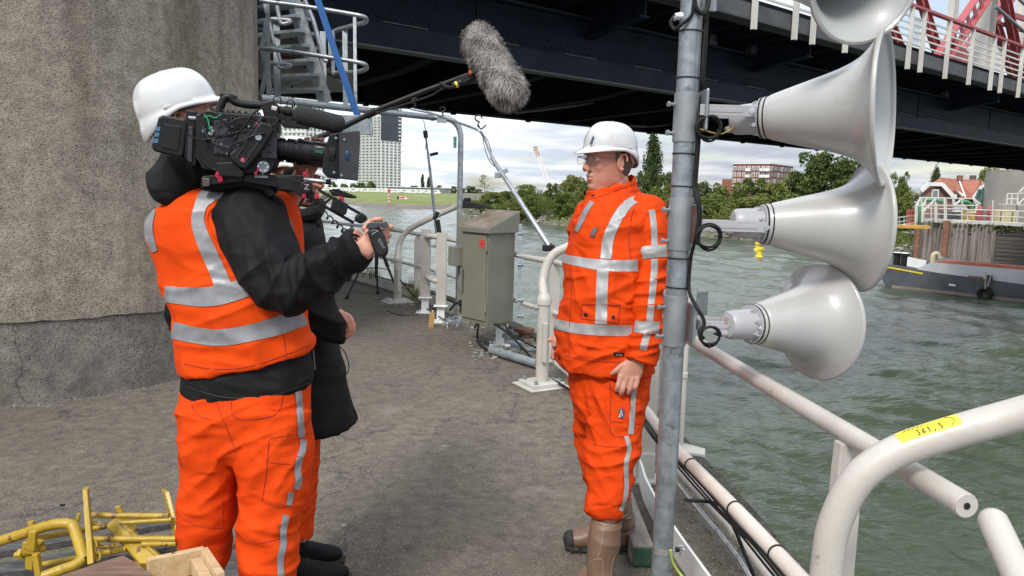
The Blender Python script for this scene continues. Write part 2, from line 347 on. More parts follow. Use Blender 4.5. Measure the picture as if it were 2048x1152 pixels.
# worn edging course of dark stone slabs along the quay edge
es = MB(); L = 0
dens = []
for i in range(len(edge)-1):
    a, b = edge[i], edge[i+1]; k = max(1, int((b-a).length/.05)); dens += [a.lerp(b, j/k) for j in range(k)]
i = 0; dens = [p for p in dens if p.y > .2 and p.y < 19]
while i < len(dens)-10:
    k = rnd.randint(6, 9); a, b = dens[i], dens[min(i+k, len(dens)-1)]; t = (b-a).normalized(); nn = Vector((-t.y, t.x, 0))
    w_ = .15+rnd.random()*.03; h_ = .012+rnd.random()*.014
    es.box((a+b)/2-nn*(w_/2-.02-rnd.random()*.02)+Vector((0, 0, h_/2-.02)), ((b-a).length-.012, w_, h_+.06), Matrix.Rotation(math.atan2(t.y, t.x)+rnd.uniform(-.02, .02), 3, 'Z'))
    i += k
es_o = struct(es.build('edge_kerb_stones', m_quay, bevel=.01))

# ================================================================ PIER
PD = Vector((math.sin(math.radians(-33)), math.cos(math.radians(-33)), 0))*8.2
t = thing('bridge_pier', 'huge round concrete pier with pebbly surface behind the cameraman', 'bridge pier', PD)
p = MB()
prof = [(2.0, -.02), (2.0, .2), (1.997, .4), (1.995, .62)]
p.lathe(prof, PD, (0, 0, 1), 96); p.build('plinth', m_plinth, t)
p = MB(); 
rings = []
for z in [.60, .63, .66, .72]+[.8+k*.4 for k in range(9)]:
    ring = []
    for k in range(160):
        a = 2*math.pi*k/160; r = 2.012+.006*math.sin(a*9+z)*(1 if z < .7 else .3)
        dz = .005*math.sin(a*23)+.004*math.sin(a*57+1)+.003*math.sin(a*131) if z < .7 else 0
        ring.append(PD+Vector((math.cos(a)*r, math.sin(a)*r, z+dz)))
    rings.append(ring)
p.loft(rings); p.build('shaft', m_pier, t)
# crumbled mortar along the foot
p = MB()
for k in range(500):
    a = math.radians(rnd.uniform(-150, 30)); r = 2.0+abs(rnd.gauss(0, .05)); s_ = rnd.uniform(.004, .013)
    p.ell(PD+Vector((math.cos(a)*r, math.sin(a)*r, s_*.2)), (s_, s_*rnd.uniform(.6, 1), s_*.6), Matrix.Rotation(rnd.random()*6, 3, 'Z'), 6, 4)
tag(p.build('mortar_crumbs', mat('mortar_crumbs', (.10, .092, .085), (.26, .24, .22), 20, .9), sm=0), 'crumbled grey mortar lying along the foot of the round pier', 'rubble', kind='stuff')

# ================================================================ BRIDGE
r_ = ray(2950, 433); BA = Vector((r_.x, r_.y, 0)).normalized(); BN = Vector((-BA.y, BA.x, 0))
def BP(s, p, z): return BA*s+BN*p+Vector((0, 0, z))
def bs(x, y, p):
    q = PL(x, y, BN*p, BN); return q.dot(BA), q.z
bridge = thing('steel_bridge', 'dark navy steel girder bridge passing low over the river', 'bridge', BP(20, 12, 0))
S0, S1 = -14, 190
def bbeam(mb, s0, s1, p0, p1, z0, z1):
    c = BP((s0+s1)/2, (p0+p1)/2, (z0+z1)/2); R = Matrix((BA, BN, Vector((0, 0, 1)))).transposed()
    mb.box(c, (abs(s1-s0), abs(p1-p0), abs(z1-z0)), R)
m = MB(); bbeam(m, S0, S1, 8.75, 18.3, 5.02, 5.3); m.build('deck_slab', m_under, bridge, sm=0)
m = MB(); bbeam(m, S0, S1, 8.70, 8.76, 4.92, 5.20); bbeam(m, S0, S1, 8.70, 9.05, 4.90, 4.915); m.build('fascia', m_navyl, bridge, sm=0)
m = MB(); bbeam(m, S0, S1, 10.42, 10.47, 4.06, 4.74); bbeam(m, S0, S1, 10.30, 10.419, 4.741, 4.78)
bbeam(m, S0, S1, 10.25, 10.55, 4.03, 4.058)
s_ = S0
while s_ < 90: bbeam(m, s_, s_+.05, 10.40, 10.419, 4.06, 4.74); s_ += 5.3
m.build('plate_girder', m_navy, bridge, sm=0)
m = MB(); bbeam(m, S0, S1, 10.32, 10.42, 4.745, 4.80); m.build('ledge_angle', m_navyl, bridge, sm=0)
# rivets on the nearer web
m = MB(); s_ = -6.
while s_ < 26:
    for z in (4.16, 4.27, 4.53, 4.64):
        c = BP(s_+(.075 if z in (4.27, 4.64) else 0), 10.415, z)
        m.lathe([(.017, 0), (.014, .008), (.004, .012)], c, -BN, 6, caps=True)
    s_ += .15
m.build('rivets', m_navy, bridge, sm=60)['kind'] = 'stuff'
# lateral plates with dark gaps, lower girder
m = MB(); s_ = S0
while s_ < 110: bbeam(m, s_, s_+.75, 9.95, 10.8, 3.985, 4.0); bbeam(m, s_, s_+.75, 10.8, 10.83, 3.9, 4.03); s_ += 1.75
m.build('batten_plates', m_navyl, bridge, sm=0)
m = MB(); bbeam(m, S0, S1, 9.98, 10.02, 3.62, 3.98); bbeam(m, S0, S1, 9.90, 10.10, 3.60, 3.618); m.build('lower_girder', m_navy, bridge, sm=0)
m = MB(); bbeam(m, S0, S1, 9.86, 9.898, 3.598, 3.625); m.build('lower_flange', m_navyl, bridge, sm=0)
# floor beams, each with stiffeners, getting deeper towards the far girder
m = MB(); s_ = S0
while s_ < S1:
    pts = [BP(s_, 10.5, 5.0), BP(s_, 10.5, 4.1), BP(s_, 13, 3.85), BP(s_, 17.2, 3.75), BP(s_, 17.2, 5.0)]
    m.prism(pts, BA*.03)
    for z in (0,): m.prism([BP(s_-.12, 10.5, 4.09), BP(s_-.12, 13, 3.84), BP(s_-.12, 17.2, 3.74), BP(s_-.12, 17.2, 3.715), BP(s_-.12, 13, 3.815), BP(s_-.12, 10.5, 4.06)], BA*.27)
    s_ += 2.65
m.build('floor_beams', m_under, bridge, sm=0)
m = MB(); bbeam(m, S0, S1, 17.2, 17.24, 3.72, 5.0); bbeam(m, S0, S1, 17.0, 17.45, 3.69, 3.72)
s_ = S0
while s_ < 120: bbeam(m, s_, s_+.02, 17.05, 17.2, 3.74, 5.0); s_ += 1.32
for pp in (12.2, 13.9, 15.6): bbeam(m, S0, S1, pp, pp+.03, 4.5, 5.0); bbeam(m, S0, S1, pp-.1, pp+.13, 4.48, 4.5)
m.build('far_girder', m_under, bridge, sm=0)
m_rope = mat('old_rope', (.13, .125, .115), (.2, .19, .18), 10, .9)
# ropes slung under the far side
for (a, b_) in ((W(755, 193, 19), W(905, 168, 21)), (W(1030, 226, 19), W(1330, 170, 24)), (W(1250, 251, 22), W(1380, 237, 26))):
    P_ = [a.lerp(b_, k/60)+Vector((0, 0, -.12*math.sin(math.pi*k/60))) for k in range(61)]
    m = MB(); m.tube(P_, [.028+.008*(k % 2) for k in range(61)], 6); m.build('slung_rope', m_rope, bridge)
# hanging lamps / brackets under far girder edge
m = MB()
for k in range(40):
    c = BP(6+k*2.6, 17.2, 3.66); m.box(c, (.12, .12, .06), Matrix.Rotation(.5, 3, 'Z'))
m.build('drip_lugs', m_under, bridge)['kind'] = 'stuff'
# cantilever brackets carrying the walkway
k = 0
for x, y in ((1240, 10), (1570, 92), (1955, 175), (1480, 60)):
    sc, z = bs(x, y, 9.6)
    if x == 1480: continue
    m = MB(); m.prism([BP(sc, 10.4, 4.97), BP(sc, 10.4, 4.45), BP(sc, 9.0, 4.62), BP(sc, 9.0, 4.97)], BA*.03)
    m.prism([BP(sc-.1, 10.4, 4.449), BP(sc-.1, 10.4, 4.425), BP(sc-.1, 9.0, 4.595), BP(sc-.1, 9.0, 4.619)], BA*.22)
    m.build('walkway_bracket', m_navy, bridge, sm=0)
m = MB(); s_ = S0
while s_ < 120:
    m.prism([BP(s_, 10.4, 5.0), BP(s_, 10.4, 4.85), BP(s_, 8.85, 4.92), BP(s_, 8.85, 5.0)], BA*.06); s_ += .88
m.build('joists', m_navy, bridge, sm=0)
for x, y in ((1193, 45), (1500, 110), (1889, 200), (1418, 92)):
    sc, z = bs(x, y, 10.25)
    m = MB(); m.prism([BP(sc, 10.25, 4.80), BP(sc+.28, 10.25, 4.80), BP(sc+.22, 10.25, 5.0), BP(sc+.05, 10.25, 5.0)], BN*.15)
    m.build('bearing_block', m_navyl, bridge, sm=0)
# ---- walkway railing on the bridge
rl = thing('bridge_railing', 'cream slatted railing with red handrail along the bridge edge', 'railing', BP(20, 8.7, 4.9))
px_posts = [(1508, 30), (1589, 52), (1625, 62), (1690, 82), (1815, 116), (1840, 124), (1890, 137), (1937, 150), (1980, 161), (2000, 166), (2036, 177)]
ss = [bs(x, y, 8.66)[0] for x, y in px_posts]
ss = [ss[0]-5.2, ss[0]-3.6, ss[0]-2]+ss
while ss[-1] < 60: ss.append(ss[-1]+(1.0 if len(ss) % 3 else .55))
for s_ in ss[:60]:
    m = MB(); bbeam(m, s_-.035, s_+.035, 8.60, 8.66, 4.72, 6.14); bbeam(m, s_-.06, s_-.035, 8.58, 8.68, 4.72, 6.14); m.build('post', m_wsteel, rl, sm=0)
m = MB()
for k in range(5): bbeam(m, ss[0], S1, 8.665, 8.69, 5.32+k*.15, 5.36+k*.15)
m.build('slats', m_wsteel, rl, sm=0)
for a, b_ in ((3, 4), (5, 6), (7, 8), (11, 12), (12, 13)):
    if b_ >= len(ss): continue
    if ss[b_]-ss[a] > .9: continue
    k = ss[a]+.06; m = MB()
    while k < ss[b_]-.04: bbeam(m, k, k+.02, 8.69, 8.70, 5.3, 5.98); k += .07
    m.build('narrow_bars', m_wsteel, rl, sm=0)
m = MB(); bbeam(m, ss[0], S1, 8.58, 8.70, 6.141, 6.20); bbeam(m, S0, ss[0], 8.58, 8.70, 6.141, 6.2); m.build('handrail', m_red, rl, sm=0)
m = MB(); bbeam(m, ss[0], S1, 9.6, 9.62, 5.3, 5.52); m.build('kick_board', m_red, rl, sm=0)

# ---- red lattice lift tower rising behind the railing
def plate(mb, pts, p, th):
    P_ = [PL(x, y, BN*p, BN) for x, y in pts]; mb.prism(P_, BN*th)
C2 = lambda x, y: (1700+x/3.201, y/3.201)
tw = thing('lift_tower', 'red steel lattice tower with cream columns above the bridge deck', 'lift tower', BP(26, 12, 5.3))
def member(a, b_, p, wd_, th, up=4.0):
    """I-section diagonal through two photo points on plane p, running on beyond the frame"""
    A = PL(*C2(*a), BN*p, BN); B_ = PL(*C2(*b_), BN*p, BN); d = (A-B_).normalized()
    B2 = B_-d*(max(0, (B_.z-5.3)/max(d.z, .05)) if d.z > .05 else 0); A2 = A+d*up
    m = MB()
    sd_ = d.cross(BN).normalized()
    for q in (-1, 1): m.beam(A2+sd_*q*wd_/2, B2+sd_*q*wd_/2, .05, th, BN)
    L = (A2-B2).length; k = .2
    while k < L:
        c = B2+d*k; m.beam(c-sd_*wd_/2, c+sd_*wd_/2, .26, .03, BN); k += .62
    m.build('diagonal', m_red, tw, sm=0)
member((460, 0), (560, 330), 12.6, .34, .2)
member((800, 60), (610, 340), 12.2, .62, .3)
member((960, 60), (700, 390), 13.4, .5, .25)
member((1000, 0), (1060, 300), 12.8, .42, .25)
member((905, 60), (1010, 380), 14.5, .42, .25)
member((250, 130), (305, 270), 12.6, .3, .2)
member((1150, 30), (1120, 330), 14.8, .4, .25)
for (a, b_, p, w_) in (((885, 0), (850, 400), 12.9, .62), ((665, 0), (652, 140), 14, .34), ((1090, 120), (1080, 300), 14.8, .4)):
    A = PL(*C2(*a), BN*p, BN); B_ = PL(*C2(*b_), BN*p, BN); m = MB()
    R = Matrix((BA, BN, Vector((0, 0, 1)))).transposed()
    for q in (-1, 1): m.box((A.x+BA.x*q*w_/2, A.y+BA.y*q*w_/2, 9.3), (.05, w_*.8, 8), R)
    m.box((A.x, A.y, 9.3), (w_, .05, 8), R)
    m.build('column', m_wsteel, tw, sm=0)
m = MB()
for a, b_ in (((940, 60), (1114, 120)), ((560, 330), (1114, 520))):
    A = PL(*C2(*a), BN*13, BN); B_ = PL(*C2(*b_), BN*13, BN)
    if a[0] == 560: continue
    m.beam(A, B_+(B_-A)*2, .12, .2); m.beam(A+Vector((0, 0, -.5)), B_+(B_-A)*2+Vector((0, 0, -.5)), .12, .12)
m.build('cross_tie', m_red, tw, sm=0)
m = MB(); A = PL(*C2(930, 40), BN*12.4, BN); m.tube([A, A+BA*8-Vector((0, 0, 1.2))], .06, 8); m.tube([A+Vector((0, 0, 1)), A+BA*8+Vector((0, 0, -.2))], .06, 8); m.build('pipe', m_galv, tw)
m = MB(); A = PL(*C2(660, 330), BN*12.3, BN); m.prism([A+Vector((0, 0, .5)), A+BA*1.6+Vector((0, 0, .1)), A+BA*1.6+Vector((0, 0, -.6)), A+BA*-.9+Vector((0, 0, -.6))], BN*.3); m.build('gusset', m_red, tw, sm=0)
m = MB(); A = PL(*C2(-60, 20), BN*12.3, BN); bbeam(m, A.dot(BA)-6, A.dot(BA)-1.0, 12, 12.4, 5.3, 6.05); m.build('plinth_box', m_red, tw, sm=0)
# ================================================================ FAR BANKS
def hz(x): return 384+.025*(x-1024)
m_grass = mat('bank_grass', (.10, .13, .02), (.17, .19, .05), .05, .95, 0, .3, .8, c3=(.22, .20, .10), t3=.6, s3=.03, stretch=(1, 2.5, 1))
m_mud = mat('mud_shore', (.10, .085, .065), (.17, .15, .12), .3, .95, 0, .4, 1.5)
m_scrub = mat('scrub_ground', (.05, .06, .02), (.13, .12, .08), .35, .95, 0, .6, 2, c3=(.22, .2, .17), t3=.55, s3=.9)
def terrain(name, line, prof, m, seed=1):
    """line: shore points; prof: list of (distance inland, z, sideways jitter)"""
    rr = random.Random(seed); rows = []
    pts = []
    for i in range(len(line)-1):
        for k in range(10): pts.append(line[i].lerp(line[i+1], k/10))
    pts.append(line[-1])
    for (d, z, j) in prof:
        row = []
        for p in pts:
            n = Vector((p.x, p.y-0, 0)).normalized()
            row.append(Vector((p.x, p.y, 0))+n*(d+rr.uniform(-j, j))+Vector((0, 0, z+rr.uniform(-j, j)*.12)))
        rows.append(row)
    b = MB(); R = [b.ring(r) for r in rows]
    for a, c in zip(R, R[1:]):
        for i in range(len(a)-1): b.f.append((a[i], a[i+1], c[i+1], c[i]))
    return struct(b.build(name, m, sm=0))
shoreL = [G(x, y, WZ) for x, y in [(-400, 405), (200, 407), (560, 409), (690, 408), (752, 416), (830, 419), (905, 418), (930, 421)]]
terrain('mud_bank', shoreL, [(-2, WZ-.2, 0), (0, WZ+.05, .6), (4, WZ+.6, .5), (11, WZ+1.0, .5), (20, WZ+1.2, 0)], m_mud, 2)
terrain('grass_bank', shoreL, [(8, WZ+.5, .8), (30, WZ+2.0, .8), (90, WZ+3.0, .6), (200, WZ+3.7, 0), (420, WZ+4.0, 0), (1800, WZ+4.2, 0)], m_grass, 3)
shoreR = [G(x, y, WZ) for x, y in [(926, 425), (940, 434), (985, 440), (1038, 443), (1142, 453), (1250, 460), (1442, 477), (1600, 489), (1787, 501), (1850, 510), (2100, 530), (2500, 560)]]
terrain('stony_bank', shoreR, [(-2, WZ-.3, 0), (0, WZ+.1, .8), (2.5, WZ+.9, .6), (6, WZ+1.7, .6), (11, WZ+2.6, .5), (30, WZ+4.0, .4), (90, WZ+4.3, 0), (1500, WZ+4.5, 0)], m_scrub, 5)
# path and rocks
pa = MB(); P_ = [W(600, 389, 420), W(700, 391, 400), W(780, 394, 370), W(860, 398, 330)]
P_ = [Vector((p.x, p.y, 0)) for p in P_]
for a, b_ in zip(P_, P_[1:]): pa.prism([a+Vector((0, 3, -1.75)), b_+Vector((0, 3, -1.75)), b_+Vector((0, -3, -1.8)), a+Vector((0, -3, -1.8))], (0, 0, .5))
struct(pa.build('gravel_path', mat('gravel', (.3, .28, .24), (.4, .37, .32), .5, .9), sm=0))
rk = MB()
for i in range(420):
    k = rnd.randrange(1, 9); p = shoreR[k].lerp(shoreR[k+1], rnd.random()) if k < len(shoreR)-1 else shoreR[k]
    n = Vector((p.x, p.y, 0)).normalized(); d = rnd.uniform(0, 7); s_ = rnd.uniform(.2, .65)
    rk.ell(p+n*d+Vector((0, 0, .25+d*.3)), (s_, s_*.8, s_*.5), Matrix.Rotation(rnd.random()*6, 3, 'Z'), 6, 4)
tag(rk.build('bank_rocks', mat('bank_stone', (.2, .19, .16), (.36, .33, .29), .8, .9), sm=0), 'pale broken rocks strewn along the waterline of the wooded bank', 'rocks', kind='stuff')
# ---------------------------------------------------------------- trees
def leafmat(n, a, b_, c): return mat(n, a, b_, .5, .8, 0, 0, c3=c, t3=.56, s3=1.6, spec=.2)
LM = [leafmat('foliage_green', (.07, .10, .02), (.125, .16, .035), (.17, .195, .05)), leafmat('foliage_dark', (.045, .07, .018), (.08, .11, .026), (.115, .14, .038)),
      leafmat('foliage_olive', (.10, .12, .027), (.17, .18, .045), (.22, .21, .07)), leafmat('foliage_poplar', (.032, .052, .018), (.06, .085, .026), (.085, .1, .03))]
m_bark = mat('bark', (.06, .05, .04), (.11, .095, .075), 2, .9)
def crown_mesh(seed, kind):
    rr = random.Random(seed); V = []; F = []
    def leaf(c, s_):
        a = Vector((rr.gauss(0, 1), rr.gauss(0, 1), rr.gauss(0, 1))).normalized(); u = a.orthogonal().normalized()*s_; w = a.cross(u).normalized()*s_*rr.uniform(.5, 1)
        o = len(V); V.extend([c-u-w*.3, c+w, c+u+w*.2, c-w]); F.append((o, o+1, o+2, o+3))
    if kind == 'broad':
        blobs = []
        for k in range(52):
            z = rr.uniform(.02, .92); R = math.sin(math.pi*min(1, (z*.86+.10)))**.55*.43; a = rr.random()*6.28; r = R*math.sqrt(rr.uniform(.1, 1))
            blobs.append((Vector((math.cos(a)*r, math.sin(a)*r, z)), rr.uniform(.085, .16)))
        for c, r in blobs:
            for k in range(int(105*(r/.11)**2)):
                d = Vector((rr.gauss(0, 1), rr.gauss(0, 1), rr.gauss(0, 1)+.25)).normalized(); leaf(c+Vector((d.x, d.y, d.z*.75))*r*rr.uniform(.6, 1.12), rr.uniform(.015, .032))
    elif kind == 'poplar':
        for k in range(120):
            z = rr.uniform(.06, .985); R = .17*math.sin(math.pi*min(1, z*.8+.16))**.8+.012; a = rr.random()*6.28; c = Vector((math.cos(a)*R*rr.uniform(.3, .9), math.sin(a)*R*rr.uniform(.3, .9), z))
            for j in range(60):
                d = Vector((rr.gauss(0, 1), rr.gauss(0, 1), rr.gauss(0, 1))); leaf(c+Vector((d.x*.024, d.y*.024, d.z*.04)), rr.uniform(.010, .019))
    elif kind == 'willow':
        for k in range(260):
            a = rr.random()*6.28; r = .42*math.sqrt(rr.random()); z = .95-r*r*2.2+rr.uniform(-.05, .05); n_ = rr.randint(14, 24)
            for j in range(n_): leaf(Vector((math.cos(a)*r+rr.gauss(0, .012), math.sin(a)*r+rr.gauss(0, .012), z-j*.026)), rr.uniform(.010, .018))
    elif kind == 'sparse':
        for k in range(26):
            z = rr.uniform(.25, 1); R = .30*(1.1-z); a = rr.random()*6.28; c = Vector((math.cos(a)*R, math.sin(a)*R, z))
            for j in range(16): leaf(c+Vector((rr.gauss(0, .035), rr.gauss(0, .035), rr.gauss(0, .02))), rr.uniform(.010, .02))
    elif kind == 'bush':
        for k in range(26):
            a = rr.random()*6.28; r = .5*math.sqrt(rr.random()); c = Vector((math.cos(a)*r, math.sin(a)*r, rr.uniform(.15, .8)*(1-r*.8)))
            for j in range(70):
                d = Vector((rr.gauss(0, 1), rr.gauss(0, 1), rr.gauss(0, 1)+.3)).normalized(); leaf(c+d*.15*rr.uniform(.7, 1.1), rr.uniform(.016, .032))
    me = bpy.data.meshes.new(kind+'_crown'); me.from_pydata([tuple(v) for v in V], [], F); me.update(); return me
def trunk_mesh(seed, kind):
    rr = random.Random(seed); b = MB(); top = .8 if kind != 'bush' else .3
    b.tube([(0, 0, -.05), (.005, 0, .2), (-.006, .004, .5), (.004, 0, top)], [.02, .015, .010, .003], 7)
    for k in range(7 if kind != 'poplar' else 3):
        z = rr.uniform(.2, .6); a = rr.random()*6.28; L = rr.uniform(.15, .32) if kind != 'poplar' else .08
        b.tube([(0, 0, z), (math.cos(a)*L*.5, math.sin(a)*L*.5, z+L*.4), (math.cos(a)*L, math.sin(a)*L, z+L*.9)], [.008, .005, .002], 5)
    me = bpy.data.meshes.new(kind+'_trunk'); me.from_pydata([tuple(v) for v in b.v], [], b.f); me.update(); me.materials.append(m_bark); return me
CM = {}
def tree(x, ytop, wpx, d, kind, mi, gz, label, group, var=0, yb=None):
    key = (kind, mi, var)
    if key not in CM:
        c = crown_mesh(hash(kind) % 1 + var*7+mi*31+len(kind), kind); c.materials.append(LM[mi]); CM[key] = (c, trunk_mesh(var+3, kind))
    p = W(x, hz(x), d); h = W(x, ytop, d).z-gz; wm = wpx/FPX*d/({'broad': 1.0, 'poplar': .36, 'willow': .92, 'sparse': .62, 'bush': 1.15}[kind])
    nm = {'broad': 'broadleaf_tree', 'poplar': 'poplar_tree', 'willow': 'willow_tree', 'sparse': 'young_tree', 'bush': 'bush'}[kind]
    t = thing(nm, label, 'bush' if kind == 'bush' else 'tree', (p.x, p.y, gz), group); t.scale = (wm, wm, h); t.rotation_euler.z = rnd.random()*6.28
    for nm2, me in (('crown', CM[key][0]), ('trunk', CM[key][1])):
        o = bpy.data.objects.new(nm2, me); col.objects.link(o); o.parent = t
    return t
gF = 'small trees on the skyline beyond the grass bank'
for i, (x, yt, w_, d, k, mi) in enumerate([(640, 366, 22, 520, 'broad', 0), (664, 362, 22, 500, 'broad', 0), (688, 366, 18, 505, 'broad', 2), (706, 366, 20, 510, 'broad', 0), (722, 364, 22, 500, 'broad', 1), (742, 362, 22, 500, 'broad', 0), (812, 376, 20, 560, 'broad', 1), (828, 371, 24, 560, 'broad', 1),
        (865, 374, 18, 600, 'broad', 1), (878, 370, 16, 600, 'broad', 0), (893, 375, 18, 560, 'broad', 1), (908, 372, 18, 560, 'broad', 0), (924, 376, 16, 560, 'broad', 2), (942, 372, 26, 560, 'broad', 1), (958, 378, 20, 560, 'broad', 0)]):
    tree(x, yt, w_, d, k, mi, -.9, ['small green tree','small dark tree','small olive tree'][mi]+' on the skyline beyond the grass bank, '+['first','second','third','fourth','fifth','sixth','seventh','eighth','ninth','tenth','eleventh','twelfth','thirteenth','fourteenth','fifteenth'][i]+' from the left', gF, i % 2)
tree(845, 349, 9, 560, 'poplar', 3, -.9, 'taller of two thin distant poplars on the grass bank skyline', gF)
tree(857, 355, 9, 560, 'poplar', 3, -.9, 'shorter of two thin distant poplars on the grass bank skyline', gF)
gR = 'trees along the wooded bank'
TR = [(969, 343, 42, 175, 'sparse', 2, 'sparse pale young tree leading the row on the wooded bank'),
 (952, 392, 44, 172, 'bush', 2, 'yellow green bush at the tip of the wooded bank'), (984, 384, 52, 170, 'broad', 2, 'low light green tree beside the sparse young tree'),
 (1016, 382, 46, 176, 'broad', 0, 'low rounded tree left of the cabinet skyline'), (1050, 368, 52, 170, 'broad', 0, 'rounded mid green tree in the row left of the crane'),
 (1076, 376, 40, 162, 'willow', 0, 'weeping willow drooping over the bank left of the crane'), (1107, 364, 36, 172, 'broad', 1, 'dark narrow tree directly behind the little crane mast'),
 (1124, 380, 36, 160, 'willow', 2, 'weeping willow just right of the crane mast'), (1148, 352, 58, 158, 'broad', 2, 'large light tree just left of the speaking man'),
 (1180, 362, 60, 160, 'broad', 0, 'large green tree behind the face of the speaking man'), (1226, 370, 60, 158, 'broad', 1, 'dark tree behind the neck of the speaking man'),
 (1303, 272, 39, 150, 'poplar', 3, 'tall dark poplar standing between the white helmet and the pole'), (1284, 338, 40, 145, 'broad', 1, 'dark tree at the foot of the tall poplar on its left'),
 (1330, 346, 42, 145, 'broad', 1, 'dark rounded tree between the tall poplar and the pole'), (1312, 372, 66, 135, 'broad', 0, 'green tree below the tall poplar above the orange shoulder'),
 (1352, 360, 50, 140, 'broad', 0, 'green tree hidden mostly by the galvanised pole'), (1404, 364, 46, 142, 'broad', 1, 'dark round tree just right of the pole'),
 (1455, 366, 92, 124, 'broad', 0, 'broad green tree above the second horn driver'), (1500, 352, 70, 130, 'broad', 1, 'dark green tree below the left of the brick flats'),
 (1548, 362, 76, 126, 'broad', 2, 'light green tree below the right of the brick flats'), (1600, 340, 74, 130, 'broad', 0, 'green tree between the brick flats and the tallest oak'),
 (1642, 299, 120, 126, 'broad', 1, 'biggest spreading dark tree above the middle horn'), (1700, 312, 100, 122, 'broad', 1, 'wide dark tree partly hidden behind the upper horn'),
 (1500, 395, 90, 112, 'broad', 2, 'low bright shrubby tree behind the middle horn throat'), (1570, 385, 90, 116, 'broad', 0, 'low green tree hidden by the middle horn'),
 (1425, 398, 70, 116, 'bush', 2, 'pale green bush beside the coiled cable of the middle horn'),
 (1796, 343, 46, 112, 'broad', 0, 'tree with thin upright crown right of the horns'), (1824, 382, 66, 96, 'broad', 2, 'bright rounded tree left of the brick house'),
 (1866, 338, 24, 105, 'poplar', 3, 'narrow tree top behind the ridge of the red roof'), (1978, 338, 62, 98, 'broad', 2, 'tree between the red roofed house and the grey bridge pier'),
 (1760, 420, 80, 98, 'bush', 0, 'bush behind the rim of the middle horn'), (1812, 452, 66, 80, 'bush', 0, 'bank side bush under the white footbridge'), (1795, 470, 50, 78, 'bush', 2, 'low waterside bush left of the rusty pile')]
for i, (x, yt, w_, d, k, mi, lb) in enumerate(TR): tree(x, yt, w_*1.1, d, k, mi, -2.6 if d > 90 else -3.2, lb, gR if k != 'bush' else 'bushes on the wooded bank', i % 3 if k == 'broad' else 0)
for i, (x, yt, w_, d, k, mi, gz_, lb) in enumerate([(1000, 398, 50, 158, 'bush', 0, -3.4, 'low waterside bush beside the shiny leaning pole'), (1036, 394, 50, 154, 'broad', 2, -3.2, 'small light tree low on the bank right of the leaning pole'), (1064, 388, 44, 150, 'broad', 0, -3.2, 'small round tree low on the bank left of the crane mast'),
        (1092, 390, 44, 148, 'willow', 0, -3.2, 'small willow at the foot of the crane mast'), (1132, 384, 56, 144, 'broad', 0, -3.3, 'low dense tree beside the orange collar'), (1420, 392, 60, 116, 'broad', 0, -3.2, 'low dense tree directly right of the pole'), (1462, 402, 60, 108, 'bush', 2, -3.4, 'waterside bush above the middle horn driver'), (1345, 388, 60, 126, 'broad', 2, -3.2, 'low light tree just left of the pole')]):
    tree(x, yt, w_*1.1, d, k, mi, gz_, lb, 'small trees low on the wooded bank', i % 3 if k == 'broad' else 0)
# undergrowth along the wooded bank
ug = MB(); rr = random.Random(11)
for i in range(14000):
    k = rr.randrange(1, 10); p = shoreR[k].lerp(shoreR[min(k+1, len(shoreR)-1)], rr.random()); n = Vector((p.x, p.y, 0)).normalized(); d = rr.uniform(1.5, 16)
    zt = WZ+(.4+min(d, 11)*.23)+rr.random()*(.3+d*.04)
    c = p+n*d; c.z = zt; s_ = rr.uniform(.10, .24); a = Vector((rr.gauss(0, 1), rr.gauss(0, 1), rr.gauss(0, 1))).normalized(); u = a.orthogonal().normalized()*s_; w_ = a.cross(u)
    ug.add([c-u, c+w_, c+u, c-w_], [(0, 1, 2, 3)])
tag(ug.build('undergrowth', LM[0], sm=0), 'tangled green undergrowth along the stony wooded bank', 'undergrowth', kind='stuff')

